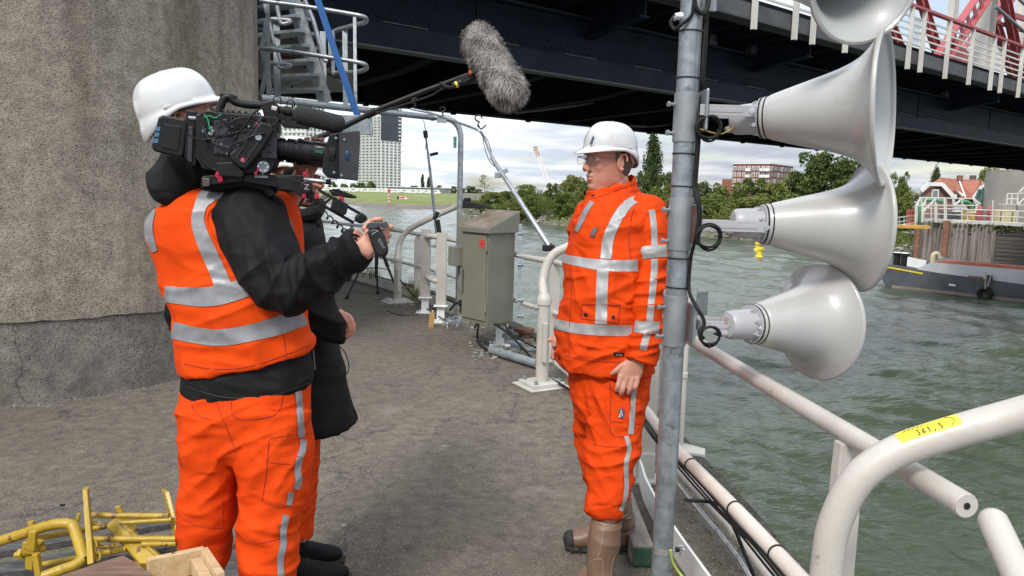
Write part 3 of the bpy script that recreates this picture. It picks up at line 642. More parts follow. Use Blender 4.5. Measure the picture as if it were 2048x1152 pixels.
# ---------------------------------------------------------------- high-rises
m_tw = mat('tower_white', (.72, .72, .70), (.8, .8, .78), .08, .8); m_td = mat('tower_dark_cladding', (.035, .042, .06), (.06, .07, .09), .06, .4); m_win = mat('window_glass', (.13, .145, .16), (.26, .28, .30), .2, .2, 0)
m_scaf = mat('scaffold', (.25, .27, .27), (.4, .4, .38), 1, .6)
def highrise(x0, x1, xc, ytop, ydark, d, nm, label, rows=17, nwin=5):
    base = W(xc, hz(xc), d); base.z = -1
    a = W(x1, hz(x1), d+14); b_ = W(x0, hz(x0), d+16); c = W(xc, hz(xc), d)
    for q in (a, b_, c): q.z = -1
    top = W(xc, ytop, d).z+1; dk_ = W(xc, ydark, d).z+1
    t = thing(nm, label, 'building', base)
    back = a+(b_-c)
    m = MB(); m.prism([c, a, back, b_], (0, 0, top)); m.build('walls', m_tw, t, sm=0)
    ac = (a-c); n = Vector((ac.y, -ac.x, 0)).normalized(); L = ac.length; u = ac.normalized(); v = (b_-c).normalized(); n2 = Vector((-v.y, v.x, 0)); L2 = (b_-c).length
    R = Matrix((u, -n, Vector((0, 0, 1)))).transposed(); R2 = Matrix((v, n2, Vector((0, 0, 1)))).transposed()
    m = MB(); m.prism([c+n*.4-v*.0, a+n*.4, a+v*L2*.4, c+v*.3], (0, 0, top-dk_)); 
    for q in range(len(m.v)): m.v[q] = m.v[q]+Vector((0, 0, dk_+.3))
    m.build('dark_upper_storeys', m_td, t, sm=0)
    fh = (dk_)/rows
    for r in range(rows):
        for k in range(nwin):
            m = MB(); m.box(c+u*(L*(k+.5)/nwin)+n*.08+Vector((0, 0, fh*(r+.5))), (L/nwin*.55, .3, fh*.55), R); m.build('window', m_win, t, sm=0)
    m = MB()
    for r in range(int(rows*1.5)):
        z = fh*(r+.9)
        if z > top-2: break
        for k in range(6):
            m.box(c+v*(L2*(k+.5)/6)+n2*.1+Vector((0, 0, z-fh*.4)), (L2/6*.5, .3, fh*.5), R2)
    q = m.build('side_windows', m_win, t, sm=0); q['kind'] = 'stuff'
    m = MB()
    for r in range(int(rows*1.5)):
        z = fh*(r+.9)
        if z > top-2: break
        m.box(c+v*L2*.5+n2*1.2+Vector((0, 0, z)), (L2, .5, .35), R2)
        if r < rows and r % 2: m.box(a+n*1.0+u*.6+Vector((0, 0, z)), (2.2, 1.6, .3), R)
    for k in range(7): m.box(c+v*(L2*k/6)+n2*1.3+Vector((0, 0, top*.45)), (.25, .25, top*.9), R2)
    m.build('scaffolding', m_scaf, t, sm=0)['kind'] = 'stuff'
    m = MB()
    for k in range(int((top-dk_)/3)):
        m.box(a-u*2+n*.5+Vector((0, 0, dk_+2+k*3)), (2.0, .4, 1.2), R)
    m.build('light_panels', m_tw, t, sm=0)
highrise(716, 802, 762, 203, 282, 600, 'apartment_tower', 'tall white apartment tower with dark upper storeys beyond the grass bank')
highrise(560, 650, 612, 178, 190, 640, 'apartment_tower', 'white apartment tower glimpsed behind the steel stair treads', 18, 5)

# brick flats
m_brick = mat('brown_brick', (.16, .065, .045), (.24, .10, .07), .6, .9, c3=(.30, .15, .10), t3=.6); m_brickl = mat('trim_white', (.6, .6, .58), (.75, .75, .72), .5, .6)
base = W(1537, hz(1537), 340); base.z = -1
t = thing('brick_flats', 'brown brick flats with white balconies showing above the trees', 'building', base)
c = base; a = W(1462, hz(1462), 352); b_ = W(1582, hz(1582), 362); a.z = b_.z = -1
top = W(1537, 328, 340).z+1
m = MB(); m.prism([a, c, b_, a+(b_-c)], (0, 0, top)); m.build('walls', m_brick, t, sm=0)
m = MB(); e_ = (a-c).normalized(); m.prism([a+e_*5, a, b_+(a-c), b_+(a-c)+e_*5], (0, 0, top-7)); m.build('lower_wing', m_brick, t, sm=0)
m = MB(); q = [p+(p-(a+b_)/2)*.02+Vector((0, 0, top+.002)) for p in (a, c, b_, a+(b_-c))]; m.prism(q, (0, 0, .4)); m.build('roof_edge', m_brickl, t, sm=0)
for (p0, p1, nn_) in ((c, a, 8), (c, b_, 7)):
    u = (p1-p0); L = u.length; u.normalize(); n = Vector((u.y, -u.x, 0)); n = n if n.y < 0 else -n; R = Matrix((u, -n, Vector((0, 0, 1)))).transposed()
    for r in range(4):
        for k in range(nn_):
            z = top-2-r*2.9; w_ = L/nn_*.45
            if p1 is a and k in (0, 1, 4):
                m = MB(); m.box(p0+u*L*(k+.5)/nn_+n*.8+Vector((0, 0, z-.7)), (L/nn_*.95, 1.6, 1.3), R); m.build('balcony', m_brickl, t, sm=0)
            m = MB(); m.box(p0+u*L*(k+.5)/nn_+n*.02+Vector((0, 0, z)), (w_+.5, .3, 1.9), R); f_ = m.build('window', m_brickl if (p1 is a or (r+k) % 3 == 0) else m_win, t, sm=0)
            m = MB(); m.box(p0+u*L*(k+.5)/nn_+n*.12+Vector((0, 0, z)), (w_, .3, 1.4), R); m.build('pane', m_win, f_, sm=0)

ORD = ['first','second','third','fourth','fifth','sixth','seventh','eighth','ninth','tenth','eleventh','twelfth','thirteenth','fourteenth','fifteenth','sixteenth','seventeenth','eighteenth','nineteenth','twentieth']+['twenty-'+q for q in ('first','second','third','fourth','fifth','sixth','seventh')]
# caravans / vans parked beyond the grass
gV = 'white vans and caravans parked beyond the grass bank'
van = None
for i in range(26):
    x = 640+i*9.3+rnd.uniform(-2, 2); d = 470+rnd.uniform(-30, 30); p = W(x, hz(x), d); p.z = -1.2
    if van is None or i == 1:
        t = thing('camper_van', 'x', 'van', p, gV)
        L = 6.5 if van is None else 5
        m = MB(); m.prism([p+Vector(q) for q in ((-L/2, 0, .5), (L/2-.9, 0, .5), (L/2, 0, 1.2), (L/2-.9, 0, 1.6), (L/2-1.2, 0, 2.7), (-L/2, 0, 2.8))], (0, 2.2, 0)); m.build('body', m_brickl, t, sm=0, bevel=.1)
        m = MB(); m.box(p+Vector((-.3, -.02, 1.9)), (2.4, .05, .6)); m.build('window', m_win, t, sm=0)
        for q in (-1.6, 1.8): m = MB(); m.cyl(p+Vector((q, -.05, .35)), p+Vector((q, .3, .35)), .35); m.build('wheel', m_blackr, t)
        van = van or t
    else:
        t = copy_tree(van); t.location = p
    t.rotation_euler.z = rnd.uniform(-.3, .3)
    t['label'] = 'white camper van beyond the grass, '+ORD[i]+' from left of row'
m = MB(); p = W(840, hz(840), 520); 
t = thing('low_building', 'long low grey building with flat roof at the end of the vans', 'building', (p.x, p.y, -1.2))
m.box((p.x, p.y, .9), (44, 8, 4.0)); m.build('walls', mat('grey_cladding', (.12, .13, .14), (.2, .2, .21), .2, .8), t, sm=0); m = MB(); m.box((p.x, p.y, 3.0), (45, 9, .3)); m.build('roof', m_brickl, t, sm=0)
# river signs
m_sr = mat('signal_red', (.55, .03, .03), (.62, .04, .04), 2, .5)
p = G(778, 408, -3.4); t = thing('striped_mark', 'red and white banded navigation post on the grass shore', 'marker post', p)
hh = W(778, 384, pix(p)[2]).z-p.z; n_ = 7
m = MB()
for k in range(0, n_, 2): m.cyl(p+Vector((0, 0, hh*k/n_)), p+Vector((0, 0, hh*(k+1)/n_)), .28)
m.build('red_bands', m_sr, t)
m = MB()
for k in range(1, n_, 2): m.cyl(p+Vector((0, 0, hh*k/n_)), p+Vector((0, 0, hh*(k+1)/n_)), .275)
m.build('white_bands', m_brickl, t); m = MB(); m.box(p+Vector((0, 0, hh+.45)), (.8, .4, .9)); m.build('topmark', m_sr, t, sm=0)
p = G(806, 404, -3.2); t = thing('arrow_sign', 'red and white arrow board on the grass shore', 'sign', p); d = pix(p)[2]; k_ = d/FPX
m = MB(); m.prism([p+Vector((-8*k_, 0, 3*k_)), p+Vector((5*k_, 0, 3*k_)), p+Vector((9*k_, 0, 7*k_)), p+Vector((5*k_, 0, 11*k_)), p+Vector((-8*k_, 0, 11*k_))], (0, .2, 0)); m.build('board', m_brickl, t, sm=0)
m = MB(); m.box(p+Vector((-1*k_, -.06, 9.2*k_)), (10*k_, .08, 2.4*k_)); m.box(p+Vector((-1*k_, -.06, 5.2*k_)), (10*k_, .08, 2.0*k_)); m.build('red_stripes', m_sr, t, sm=0)
m = MB(); m.box(p+Vector((-10*k_, .2, 7*k_)), (5*k_, .4, 8*k_)); m.build('back_board', m_td, t, sm=0)
m = MB(); m.cyl(p, p+Vector((0, 0, 4*k_)), .15); m.cyl(p+Vector((-8*k_, 0.1, 0)), p+Vector((-8*k_, .1, 4*k_)), .15); m.build('legs', m_galvd, t)
# harbour crane
m_cro = mat('crane_orange_hazed', (.42, .25, .18), (.5, .32, .24), .5, .7); m_crw = mat('crane_pale', (.55, .53, .51), (.62, .6, .58), .5, .7)  # crane's orange is paled: distance haze is put into its colour
b0 = W(1107, 436, 190); t = thing('lattice_crane', 'slender pale lattice crane with red mast rising over the wooded bank', 'crane', (b0.x, b0.y, b0.z))
def lattice(mb, A, B_, w_, th, n):
    d = (B_-A).normalized(); sx = Vector((1, 0, 0)); sx = (sx-d*sx.dot(d)).normalized(); sy = d.cross(sx)
    cs = [sx*w_+sy*w_, -sx*w_+sy*w_, -sx*w_-sy*w_, sx*w_-sy*w_]
    for q in cs: mb.tube([A+q, B_+q*.6], th, 5)
    for k in range(n):
        for j in range(4):
            a = A.lerp(B_, k/n)+cs[j]*(1-.4*k/n); c = A.lerp(B_, (k+1)/n)+cs[(j+1) % 4]*(1-.4*(k+1)/n); mb.tube([a, c], th*.6, 4)
m = MB(); lattice(m, W(1096, 372, 195), W(1077, 312, 200), .55, .10, 12); m.build('boom', m_crw, t)
m = MB(); lattice(m, W(1077, 312, 200), W(1071, 297, 200), .4, .12, 3); m.box(W(1071, 297, 200), (1.1, .8, 1.2)); m.build('boom_tip', m_cro, t)
m = MB(); m.tube([W(1107, 437, 190), W(1107, 384, 190)], .35, 8); m.box(W(1106, 380, 190), (1.4, 1, 1.2)); m.build('mast', m_crw, t)
m = MB(); lattice(m, W(1106, 412, 190), W(1096, 372, 195), .5, .12, 6); m.build('mast_arm', m_cro, t)
# buoys
m_yel = mat('buoy_yellow', (.70, .50, .02), (.78, .58, .04), 2, .45)
for i, (x, y, s_, lb) in enumerate(((1518, 516, 1., 'nearer and larger yellow buoy leaning in the river'), (1513, 502, .8, 'smaller yellow buoy behind the leaning one'))):
    p = G(x, y, WZ); k_ = pix(p)[2]/FPX*s_; ax = Vector((.12, 0, 1)).normalized()
    t = thing('buoy', lb, 'buoy', p, 'yellow buoys in the river')
    m = MB(); m.lathe([(0, -4*k_), (7*k_, -3*k_), (7.5*k_, 3*k_), (5.6*k_, 5*k_), (4.6*k_, 6*k_), (4.2*k_, 16*k_), (0, 16.2*k_)], p, ax, 16); m.build('float', m_yel, t)
    m = MB(); m.lathe([(0, 16*k_), (6.6*k_, 16.3*k_), (6.6*k_, 22*k_), (0, 22.3*k_)], p, ax, 14); m.build('topmark', m_yel, t)
# ================================================================ TIMBER QUAY, HOUSE, BARGE
C3 = lambda x, y: (1740+x/3.841, 320+y/3.84)
m_timb = mat('weathered_timber', (.10, .083, .07), (.33, .285, .25), 1.0, .9, 0, .5, 5, stretch=(6, 6, .25), c3=(.05, .04, .03), t3=.6, s3=4)
m_timd = mat('dark_timber', (.055, .045, .04), (.14, .12, .10), 1.2, .9, 0, .5, 5, stretch=(.3, .3, 7))
qa, qb = G(*C3(400, 480), -.1), G(*C3(1180, 520), -.1)
qd = (qb-qa); qd.z = 0; qd.normalize(); qn = Vector((-qd.y, qd.x, 0)); qn = qn if qn.y > 0 else -qn
t = thing('timber_quay', 'tall weathered timber pile quay wall with moss along its top', 'quay wall', (qa.x, qa.y, WZ))
LQ = 30; k = 0.; Rq = Matrix((qd, qn, Vector((0, 0, 1)))).transposed()
m = MB(); xe = PL(*C3(965, 600), qa, qn); split = (xe-qa).dot(qd)
while k < split:
    w_ = rnd.uniform(.13, .2); m.box(qa+qd*(k+w_/2)+qn*rnd.uniform(-.05, .05)+Vector((0, 0, -2.9+.1)), (w_*.86, .3, 5.9+rnd.uniform(-.12, .12)), Rq); k += w_
m.build('upright_piles', m_timb, t, sm=0)
m = MB()
for r in range(16): m.box(qa+qd*(split+9)+qn*.1+Vector((0, 0, -.25-r*.31)), (18, .3, .27), Rq)
m.build('cross_planks', m_timd, t, sm=0)
m = MB(); m.box(qa+qd*12+qn*14+Vector((0, 0, -2.6)), (26, 27, 5.0), Rq); m.build('fill', m_timd, t, sm=0)
m = MB(); rr = random.Random(4)
for i in range(2200):
    s = rr.uniform(.6, 24); c = qa+qd*s+qn*rr.uniform(-.25, .3)+Vector((0, 0, -abs(rr.gauss(0, .28))+.1)); q = rr.uniform(.05, .14)
    a = Vector((rr.gauss(0, 1), rr.gauss(0, 1), rr.gauss(0, 1))).normalized(); u = a.orthogonal().normalized()*q; v = a.cross(u); m.add([c-u, c+v, c+u, c-v], [(0, 1, 2, 3)])
m.build('moss', LM[1], t, sm=0)['kind'] = 'stuff'
def pile(x0, y0, x1, y1, wpx, d, lb, cap=False):
    a = W(*C3(x0, y0), d); b_ = W(*C3(x1, y1), d); b_.z = min(b_.z, WZ); t = thing('rusty_pile', lb, 'pile', b_, 'rusty steel mooring piles by the timber quay')
    r = wpx/3.84/2/FPX*d; m = MB(); m.cyl(b_+(b_-a)*.2, a, r, n=20); m.build('tube', m_rust, t)
    m = MB(); m.lathe([(r*.99, 0), (r*1.02, 0), (r*1.02, .1), (r*.8, .1)], a-Vector((0, 0, .1)), (a-b_), 20); m.build('rim', mat('pale_rust', (.3, .22, .15), (.4, .32, .24), 3, .9), t)
    if cap: m = MB(); m.prism([b_+Vector((-.55, -.5, 1.0)), b_+Vector((.55, -.5, 1.0)), b_+Vector((.5, -.5, 2.0)), b_+Vector((-.3, -.5, 2.2))], (0, .3, 0)); m.build('fender_plate', m_galvd, t)
pile(368, 530, 352, 775, 42, 58.5, 'dark red rusty pile at the left end of the timber quay')
pile(592, 470, 560, 790, 50, 54.5, 'leaning orange brown rusty pile in front of the timber quay', True)
# white handrail along the quay
m_wr = m_wsteel
t = thing('quay_railing', 'white tubular railing along the top of the timber quay', 'railing', (qa.x, qa.y, 0))
m = MB()
for z in (.32, .75, 1.2): m.tube([qa+qd*-.2+Vector((0, 0, z)), qa+qd*22+Vector((0, 0, z))], .05, 6)
m.box(qa+qd*11-qn*.1+Vector((0, 0, .18)), (22, .1, .2), Rq)
m.build('rails', m_wr, t)
for k in range(12): m = MB(); m.tube([qa+qd*k*1.9+Vector((0, 0, 0)), qa+qd*k*1.9+Vector((0, 0, 1.22))], .045, 6); m.build('post', m_wr, t)
# footbridge to the left with platform
t = thing('white_footbridge', 'white railed gangway running off the left of the timber quay', 'gangway', W(*C3(300, 500), 62))
A = [W(*C3(130, 455), 74), W(*C3(345, 425), 60)]; B_ = [W(*C3(130, 525), 74), W(*C3(345, 488), 60)]
m = MB(); m.tube(A, .06, 6); m.tube(B_, .13, 6); m.tube([A[0].lerp(B_[0], .5), A[1].lerp(B_[1], .5)], .05, 6); m.build('rails', m_wr, t)
for k in range(7): m = MB(); m.tube([A[0].lerp(A[1], k/6), B_[0].lerp(B_[1], k/6)], .05, 6); m.build('post', m_wr, t)
m = MB(); p = W(*C3(335, 512), 59.5); m.box(p, (2.0, 1.2, .25)); m.build('yellow_platform', mat('platform_yellow', (.55, .3, .05), (.6, .36, .08), 2, .6), t, sm=0)
m = MB()
for x in (285, 300, 318, 335):
    m.tube([W(*C3(x, 380), 60), W(*C3(x, 500), 60)], .04, 6)
for y in (390, 425, 460): m.tube([W(*C3(283, y), 60), W(*C3(337, y-4), 60)], .035, 6)
m.build('gate', m_red, t)
m = MB(); 
for x in (308, 322): m.tube([W(*C3(x, 515), 59.6), W(*C3(x, 575), 59.6)], .04, 6)
for y in (530, 545, 560): m.tube([W(*C3(308, y), 59.6), W(*C3(322, y), 59.6)], .03, 6)
m.build('ladder', m_wr, t)
m_gp = mat('pipe_green', (.05, .19, .08), (.07, .24, .11), 2, .5)
# white pipe cage
t = thing('white_cage', 'white tubular cage frame with chamfered top on the timber quay', 'cage', W(*C3(580, 490), 60))
def cg(pts, d, r=.055):
    m = MB()
    for a, b_ in pts: m.tube([W(*C3(*a), d), W(*C3(*b_), d)], r, 6)
    return m
for d, nm in ((59, 'near_frame'), (62, 'far_frame')):
    ox = 0 if d == 59 else 12
    L_ = [((350, 350), (390, 290)), ((390, 290), (790, 298)), ((790, 298), (818, 345)), ((350, 350), (818, 350)), ((350, 350), (350, 480)), ((818, 345), (810, 405)), ((810, 405), (730, 405)), ((400, 350), (400, 480)), ((390, 290), (400, 350)), ((440, 292), (400, 350)), ((500, 292), (500, 350)), ((570, 293), (575, 470)), ((635, 295), (640, 350)), ((705, 296), (710, 350)), ((500, 300), (400, 400)), ((640, 350), (700, 300)), ((710, 350), (760, 405)), ((790, 298), (840, 340))]
    cg([((a[0]+ox, a[1]), (b_[0]+ox, b_[1])) for a, b_ in L_], d).build(nm, m_wr, t)
for (x, y) in ((505, 480), (712, 480), (470, 478)): m = MB(); m.tube([W(*C3(x, 300), 60.5), W(*C3(x, y), 60.5)], .13 if x != 470 else .05, 8); m.build('upright', m_wr, t)
m = MB(); m.tube(bez([W(*C3(388, 480), 60.4), W(*C3(388, 340), 60.4), W(*C3(430, 310), 60.4), W(*C3(560, 316), 60.4)], 6), .14, 8); m.build('green_pipe', m_gp, t); m = MB(); m.tube(bez([W(*C3(700, 320), 60.4), W(*C3(760, 330), 60.4), W(*C3(785, 380), 60.4), W(*C3(795, 485), 60.4)], 6), .16, 8)
m.build('green_pipe', m_gp, t)
m = MB(); p = W(*C3(757, 445), 59.3); m.box(p, (.7, .5, 1.2)); m.build('yellow_box', mat('dull_yellow', (.5, .33, .08), (.55, .38, .12), 2, .6), t, sm=0)
# grey machinery housings
for x, y, w_, h_, d, c_, lb in ((1085, 440, 195, 110, 60, (.55, .48, .28), 'cream coloured machine cabinets behind the white railing'), (650, 430, 120, 60, 66, (.06, .065, .06), 'dark machinery under the white cage')):
    p = W(*C3(x, y+h_/2), d); t = thing('machine_housing', lb, 'machine', p); k_ = d/FPX/3.84
    m = MB(); m.box(p+Vector((0, .6, h_*k_/2)), (w_*k_, 1.2, h_*k_)); m.build('casing', mat('casing'+str(x), c_, tuple(q*1.15 for q in c_), 2, .6), t, sm=0, bevel=.03)
    for q in (-.48, 0, .48): m = MB(); m.box(p+Vector((q*w_*k_*.95, -.03, h_*k_/2)), (.06, .06, h_*k_*.96)); m.build('seam', m_timd, t, sm=0)
    m = MB(); m.box(p+Vector((0, .6, -.2)), (w_*k_*.96, 1.1, .4)); m.build('base', m_timd, t, sm=0)
for x, lb in ((835, 'left red vertical valve drum beside the teal frame'), (920, 'right red vertical valve drum beside the grey pier')):
    p = W(*C3(x, 460), 61); t = thing('red_drum', lb, 'drum', p); m = MB(); m.lathe([(0, 0), (.28, 0), (.3, .2), (.22, .5), (.28, .9), (.12, 1.15), (0, 1.2)], p, (0, 0, 1), 14); m.build('drum', m_red, t)
    m = MB(); m.lathe([(.32, .45), (.34, .5), (.32, .55)], p, (0, 0, 1), 14); m.build('flange', m_red, t)
# teal frame
t = thing('teal_frame', 'teal green steel arm and frame between house and grey pier', 'steel frame', W(*C3(900, 440), 66))
m_teal = mat('teal_steel', (.05, .13, .12), (.09, .19, .17), 1, .6, c3=(.12, .2, .18), t3=.6)
m = MB(); m.beam(W(*C3(910, 205), 66), W(*C3(905, 440), 66), .9, .5, (1, 0, 0)); m.beam(W(*C3(890, 240), 65), W(*C3(960, 235), 65), .8, .6); m.build('post', m_teal, t, sm=0)
m = MB(); m.tube(bez([W(*C3(965, 235), 64), W(*C3(985, 285), 64), W(*C3(945, 310), 64), W(*C3(935, 440), 64)], 6), .35, 10); m.build('curved_arm', m_teal, t)
m = MB(); a, b_ = W(*C3(905, 230), 64), W(*C3(850, 370), 64); m.beam(a, b_, .12, .3); m.beam(a+Vector((-.7, 0, 0)), b_+Vector((-.7, 0, 0)), .12, .3)
for k in range(9): m.box(a.lerp(b_, k/8)+Vector((-.35, 0, 0)), (.7, .3, .08))
m.build('stair', m_teal, t, sm=0)
# far concrete pier of the bridge with white stair
pc = W(2085, hz(2085), 62); t = thing('far_pier', 'grey concrete bridge pier on the far quay with white stair', 'bridge pier', (pc.x, pc.y, -.2))
R_ = (2085-1983)/FPX*62; m = MB(); m.lathe([(R_, 0), (R_, 4.6), (0, 4.6)], (pc.x, pc.y, -.2), (0, 0, 1), 48); m.build('shaft', mat('pale_concrete', (.24, .22, .195), (.31, .29, .26), .6, .9, 0, .2, 5), t)
def C3s(x, y, d=57): return W(*C3(x, y), d)
m = MB()
for a, b_ in (((1055, 260), (1180, 258)), ((1055, 260), (1050, 345)), ((1050, 345), (1135, 345)), ((1055, 300), (1135, 300)), ((1090, 260), (1088, 345)), ((1135, 258), (1133, 345)), ((1135, 345), (1190, 290)), ((1145, 250), (1190, 205)), ((1128, 345), (1128, 500)), ((945, 310), (940, 495))): m.tube([C3s(*a), C3s(*b_)], .05, 6)
m.box(C3s(1090, 342), (1.5, .8, .12)); m.build('white_stair', m_wr, t)
# house
t = thing('brick_house', 'brown brick house with orange tiled hipped roof behind the quay', 'house', W(*C3(600, 440), 84))
D = {}
def H(x, y, d): return W(*C3(x, y), d)
m_roof = mat('orange_tiles', (.24, .075, .04), (.34, .12, .07), .8, .85, 0, .5, 6, c3=(.2, .07, .04), t3=.6, s3=2, stretch=(1, 1, 3))
m_hb = mat('house_brick', (.15, .085, .07), (.22, .13, .10), 1.5, .9, 0, .2, 12)
m = MB(); m.prism([H(395, 450, 84), H(395, 237, 84), H(455, 190, 84), H(553, 190, 84), H(632, 275, 84), H(632, 450, 84)], ray(1820, 400).normalized()*7); m.build('gable_wall', m_hb, t, sm=0)
m = MB(); m.prism([H(632, 450, 86), H(632, 280, 86), H(812, 292, 86), H(812, 450, 86)], ray(1940,400).normalized()*6); m.build('front_wall', m_hb, t, sm=0)
m = MB(); m.prism([H(812, 450, 84.5), H(812, 300, 84.5), H(868, 205, 84.5), H(905, 205, 86), H(905, 450, 86)], ray(1960,400).normalized()*4); m.build('side_wall', m_hb, t, sm=0)
m = MB()
m.prism([H(470, 180, 83.6), H(545, 134, 86), H(560, 186, 83.6)], (0, .3, -.1))
m.prism([H(545, 134, 86), H(680, 148, 92), H(735, 290, 86), H(645, 278, 83.6), H(560, 186, 83.6)], (0, .3, -.1))
m.prism([H(680, 148, 92), H(850, 152, 90), H(862, 200, 84), H(800, 292, 84), H(735, 290, 86)], (0, .3, -.1))
m.prism([H(850, 152, 90), H(905, 195, 84.2), H(862, 200, 84)], (0, .3, -.1))
m.build('roof', m_roof, t, sm=0)
for P_ in ([(393, 240), (452, 186), (555, 186), (640, 280), (665, 278)], [(795, 300), (862, 203), (925, 205)]):
    m = MB()
    for a, b_ in zip(P_, P_[1:]): m.beam(H(*a, 83.4), H(*b_, 83.4), .12, .42)
    m.build('white_verge', m_brickl, t, sm=0)
m = MB(); m.tube([H(682, 150, 91.5), H(735, 290, 85.6)], .09, 6); m.build('valley', m_brickl, t)
m = MB(); m.box(H(500, 262, 83.9), (.75, .2, 1.1)); f_ = m.build('window', m_brickl, t, sm=0); m = MB(); m.box(H(500, 264, 83.8), (.5, .15, .85)); m.build('pane', m_win, f_, sm=0)
for x in (830, 848): m = MB(); m.box(H(x, 278, 84.2), (.2, .2, .8)); m.build('window', m_win, t, sm=0)
m = MB(); m.prism([H(665, 232, 84), H(720, 262, 84), H(716, 280, 84), H(705, 275, 84)], (0, .8, 0)); m.build('skylight', m_brickl, t, sm=0)
for x in (790, 690): m = MB(); m.box(H(x, 137, 91), (.55, .5, .6)); m.box(H(x, 126, 91), (.4, .4, .2)); m.build('chimney', m_timd if x == 790 else m_hb, t, sm=0)
m = MB(); m.box(H(660, 372, 85.5), (1.2, .2, .9)); m.build('porch_window', m_brickl, t, sm=0)
# barge
wa, wb = G(1700, 566, WZ), G(2048, 606, WZ)
bd_ = (wb-wa); bd_.z = 0; bd_.normalize(); bn = Vector((-bd_.y, bd_.x, 0)); bn = bn if bn.y > 0 else -bn
m_hull = mat('black_hull', (.045, .048, .055), (.085, .09, .10), .8, .7, 0, .1, 5, c3=(.13, .12, .11), t3=.64, s3=1.5); m_hw = mat('barge_white', (.42, .42, .43), (.52, .52, .53), .9, .7, c3=(.22, .10, .06), t3=.66, s3=3)
t = thing('cargo_barge', 'black hulled cargo barge moored in front of the timber quay', 'barge', (wa.x, wa.y, WZ))
def bp_(x, y): q = PL(*C3(x, y), wa, bn); return (q-wa).dot(bd_), q.z
s0 = bp_(60, 960)[0]; 
def hull(prof, name, mm, off0=0, off1=5.5):
    m = MB(); m.prism([wa+bd_*s+bn*off0+Vector((0, 0, z-wa.z if False else 0))+Vector((0, 0, z-WZ)) for s, z in prof], bn*(off1-off0)); return m.build(name, mm, t, sm=0)
zt = bp_(800, 925)[1]
hull([(s0+.3, WZ+.45), (s0-.6, zt+.6), (s0+4, zt+.25), (s0+10, zt), (40, zt), (40, WZ-.5), (s0+1, WZ-.5)], 'hull', m_hull)
hull([(s0+1, WZ+.02), (40, WZ+.02), (40, WZ+.2), (s0+1, WZ+.2)], 'waterline_stripe', mat('waterline', (.16, .13, .10), (.25, .2, .16), 1, .9), -.02, .01)
a1, z1 = bp_(350, 820); a2, z2 = bp_(1180, 900)
hull([(a1-.6, zt+.02), (a1+.9, zt+.95), (40, zt+.95), (40, zt+.02)], 'side_deck_wall', m_hw, .25, .35)
hull([(bp_(480, 812)[0], zt+.95), (bp_(480, 812)[0]+.6, zt+1.15), (40, zt+1.15), (40, zt+.95)], 'red_coaming', mat('coaming_red', (.42, .10, .05), (.5, .14, .08), 1, .7), .24, .6)
hull([(a1, zt+.0), (40, zt+.0), (40, zt+.9), (a1, zt+.9)], 'hold', m_timd, .5, 5)
b1, zz1 = bp_(118, 825); b2, zz2 = bp_(408, 875)
hull([(b1, zz1), (b2, zz2-.03), (b2, zz2+.07), (b1, zz1+.1)], 'yellow_line', m_yel, -.03, .0)
b1, zz1 = bp_(740, 902)
hull([(b1, zz1-.2), (b1+.9, zz1-.2), (b1+.9, zz1+.12), (b1, zz1+.12)], 'rusty_hatch', m_rust, .22, .26)
hull([(bp_(265, 780)[0], zt+.5), (bp_(410, 780)[0], zt+.4), (bp_(410, 780)[0], zt+1.0), (bp_(265, 780)[0], zt+1.15)], 'bulwark', m_brickl, .4, .5)
for x in (165, 225):
    s, z = bp_(x, 775); q = wa+bd_*s+bn*.8; q.z = zt+.35
    m = MB(); m.lathe([(.24, 0), (.22, .85), (.3, .87), (.3, 1.0), (0, 1.02)], q, (0, 0, 1), 16); b_o = m.build('bollard', m_black, t)
    m = MB(); m.lathe([(.29, 1.021), (.24, 1.06), (0, 1.065)], q, (0, 0, 1), 16); m.build('bollard_cap', m_brickl, b_o)
s, z = bp_(450, 790); q = wa+bd_*s+bn*.6; q.z = zt+.8; m = MB(); m.tube(bez([q, q+Vector((0, 0, .6)), q+Vector((.3, 0, .7)), q+Vector((.45, 0, .4))], 5), .15, 8); m.build('vent_cowl', mat('cowl_cream', (.5, .45, .3), (.55, .5, .36), 1, .6), t)
s, z = bp_(888, 1025); q = wa+bd_*s-bn*.15; q.z = z
tt = thing('tyre_fender', 'black tyre fender hanging on rope against the barge hull', 'tyre', q)
m = MB(); m.tube([q+(bd_*math.cos(a)+Vector((0, 0, math.sin(a))))*.34 for a in [2*math.pi*k/24 for k in range(24)]], .14, 10, closed=True); m.build('tyre', m_blackr, tt)
m = MB()
for o in (-.25, .1): m.tube([q+Vector((o*.3, -.1, .3)), q+bd_*(.25+o)+Vector((0, .1, 1.35))], .035, 6)
m.build('rope', mat('fender_rope', (.3, .27, .2), (.4, .36, .28), 8, .9), tt)
s, z = bp_(912, 910); m = MB(); q = wa+bd_*s+bn*.1; m.box((q.x, q.y, z), (.25, .2, .4)); m.build('fender_bitt', m_hull, t, sm=0)
s, z = bp_(632, 960); m = MB(); q = wa+bd_*s-bn*.01; m.box((q.x, q.y, z), (.4, .02, .12), Matrix.Rotation(math.atan2(bd_.y, bd_.x), 3, 'Z')); m.build('draught_mark', m_brickl, t, sm=0)
RZ = .95
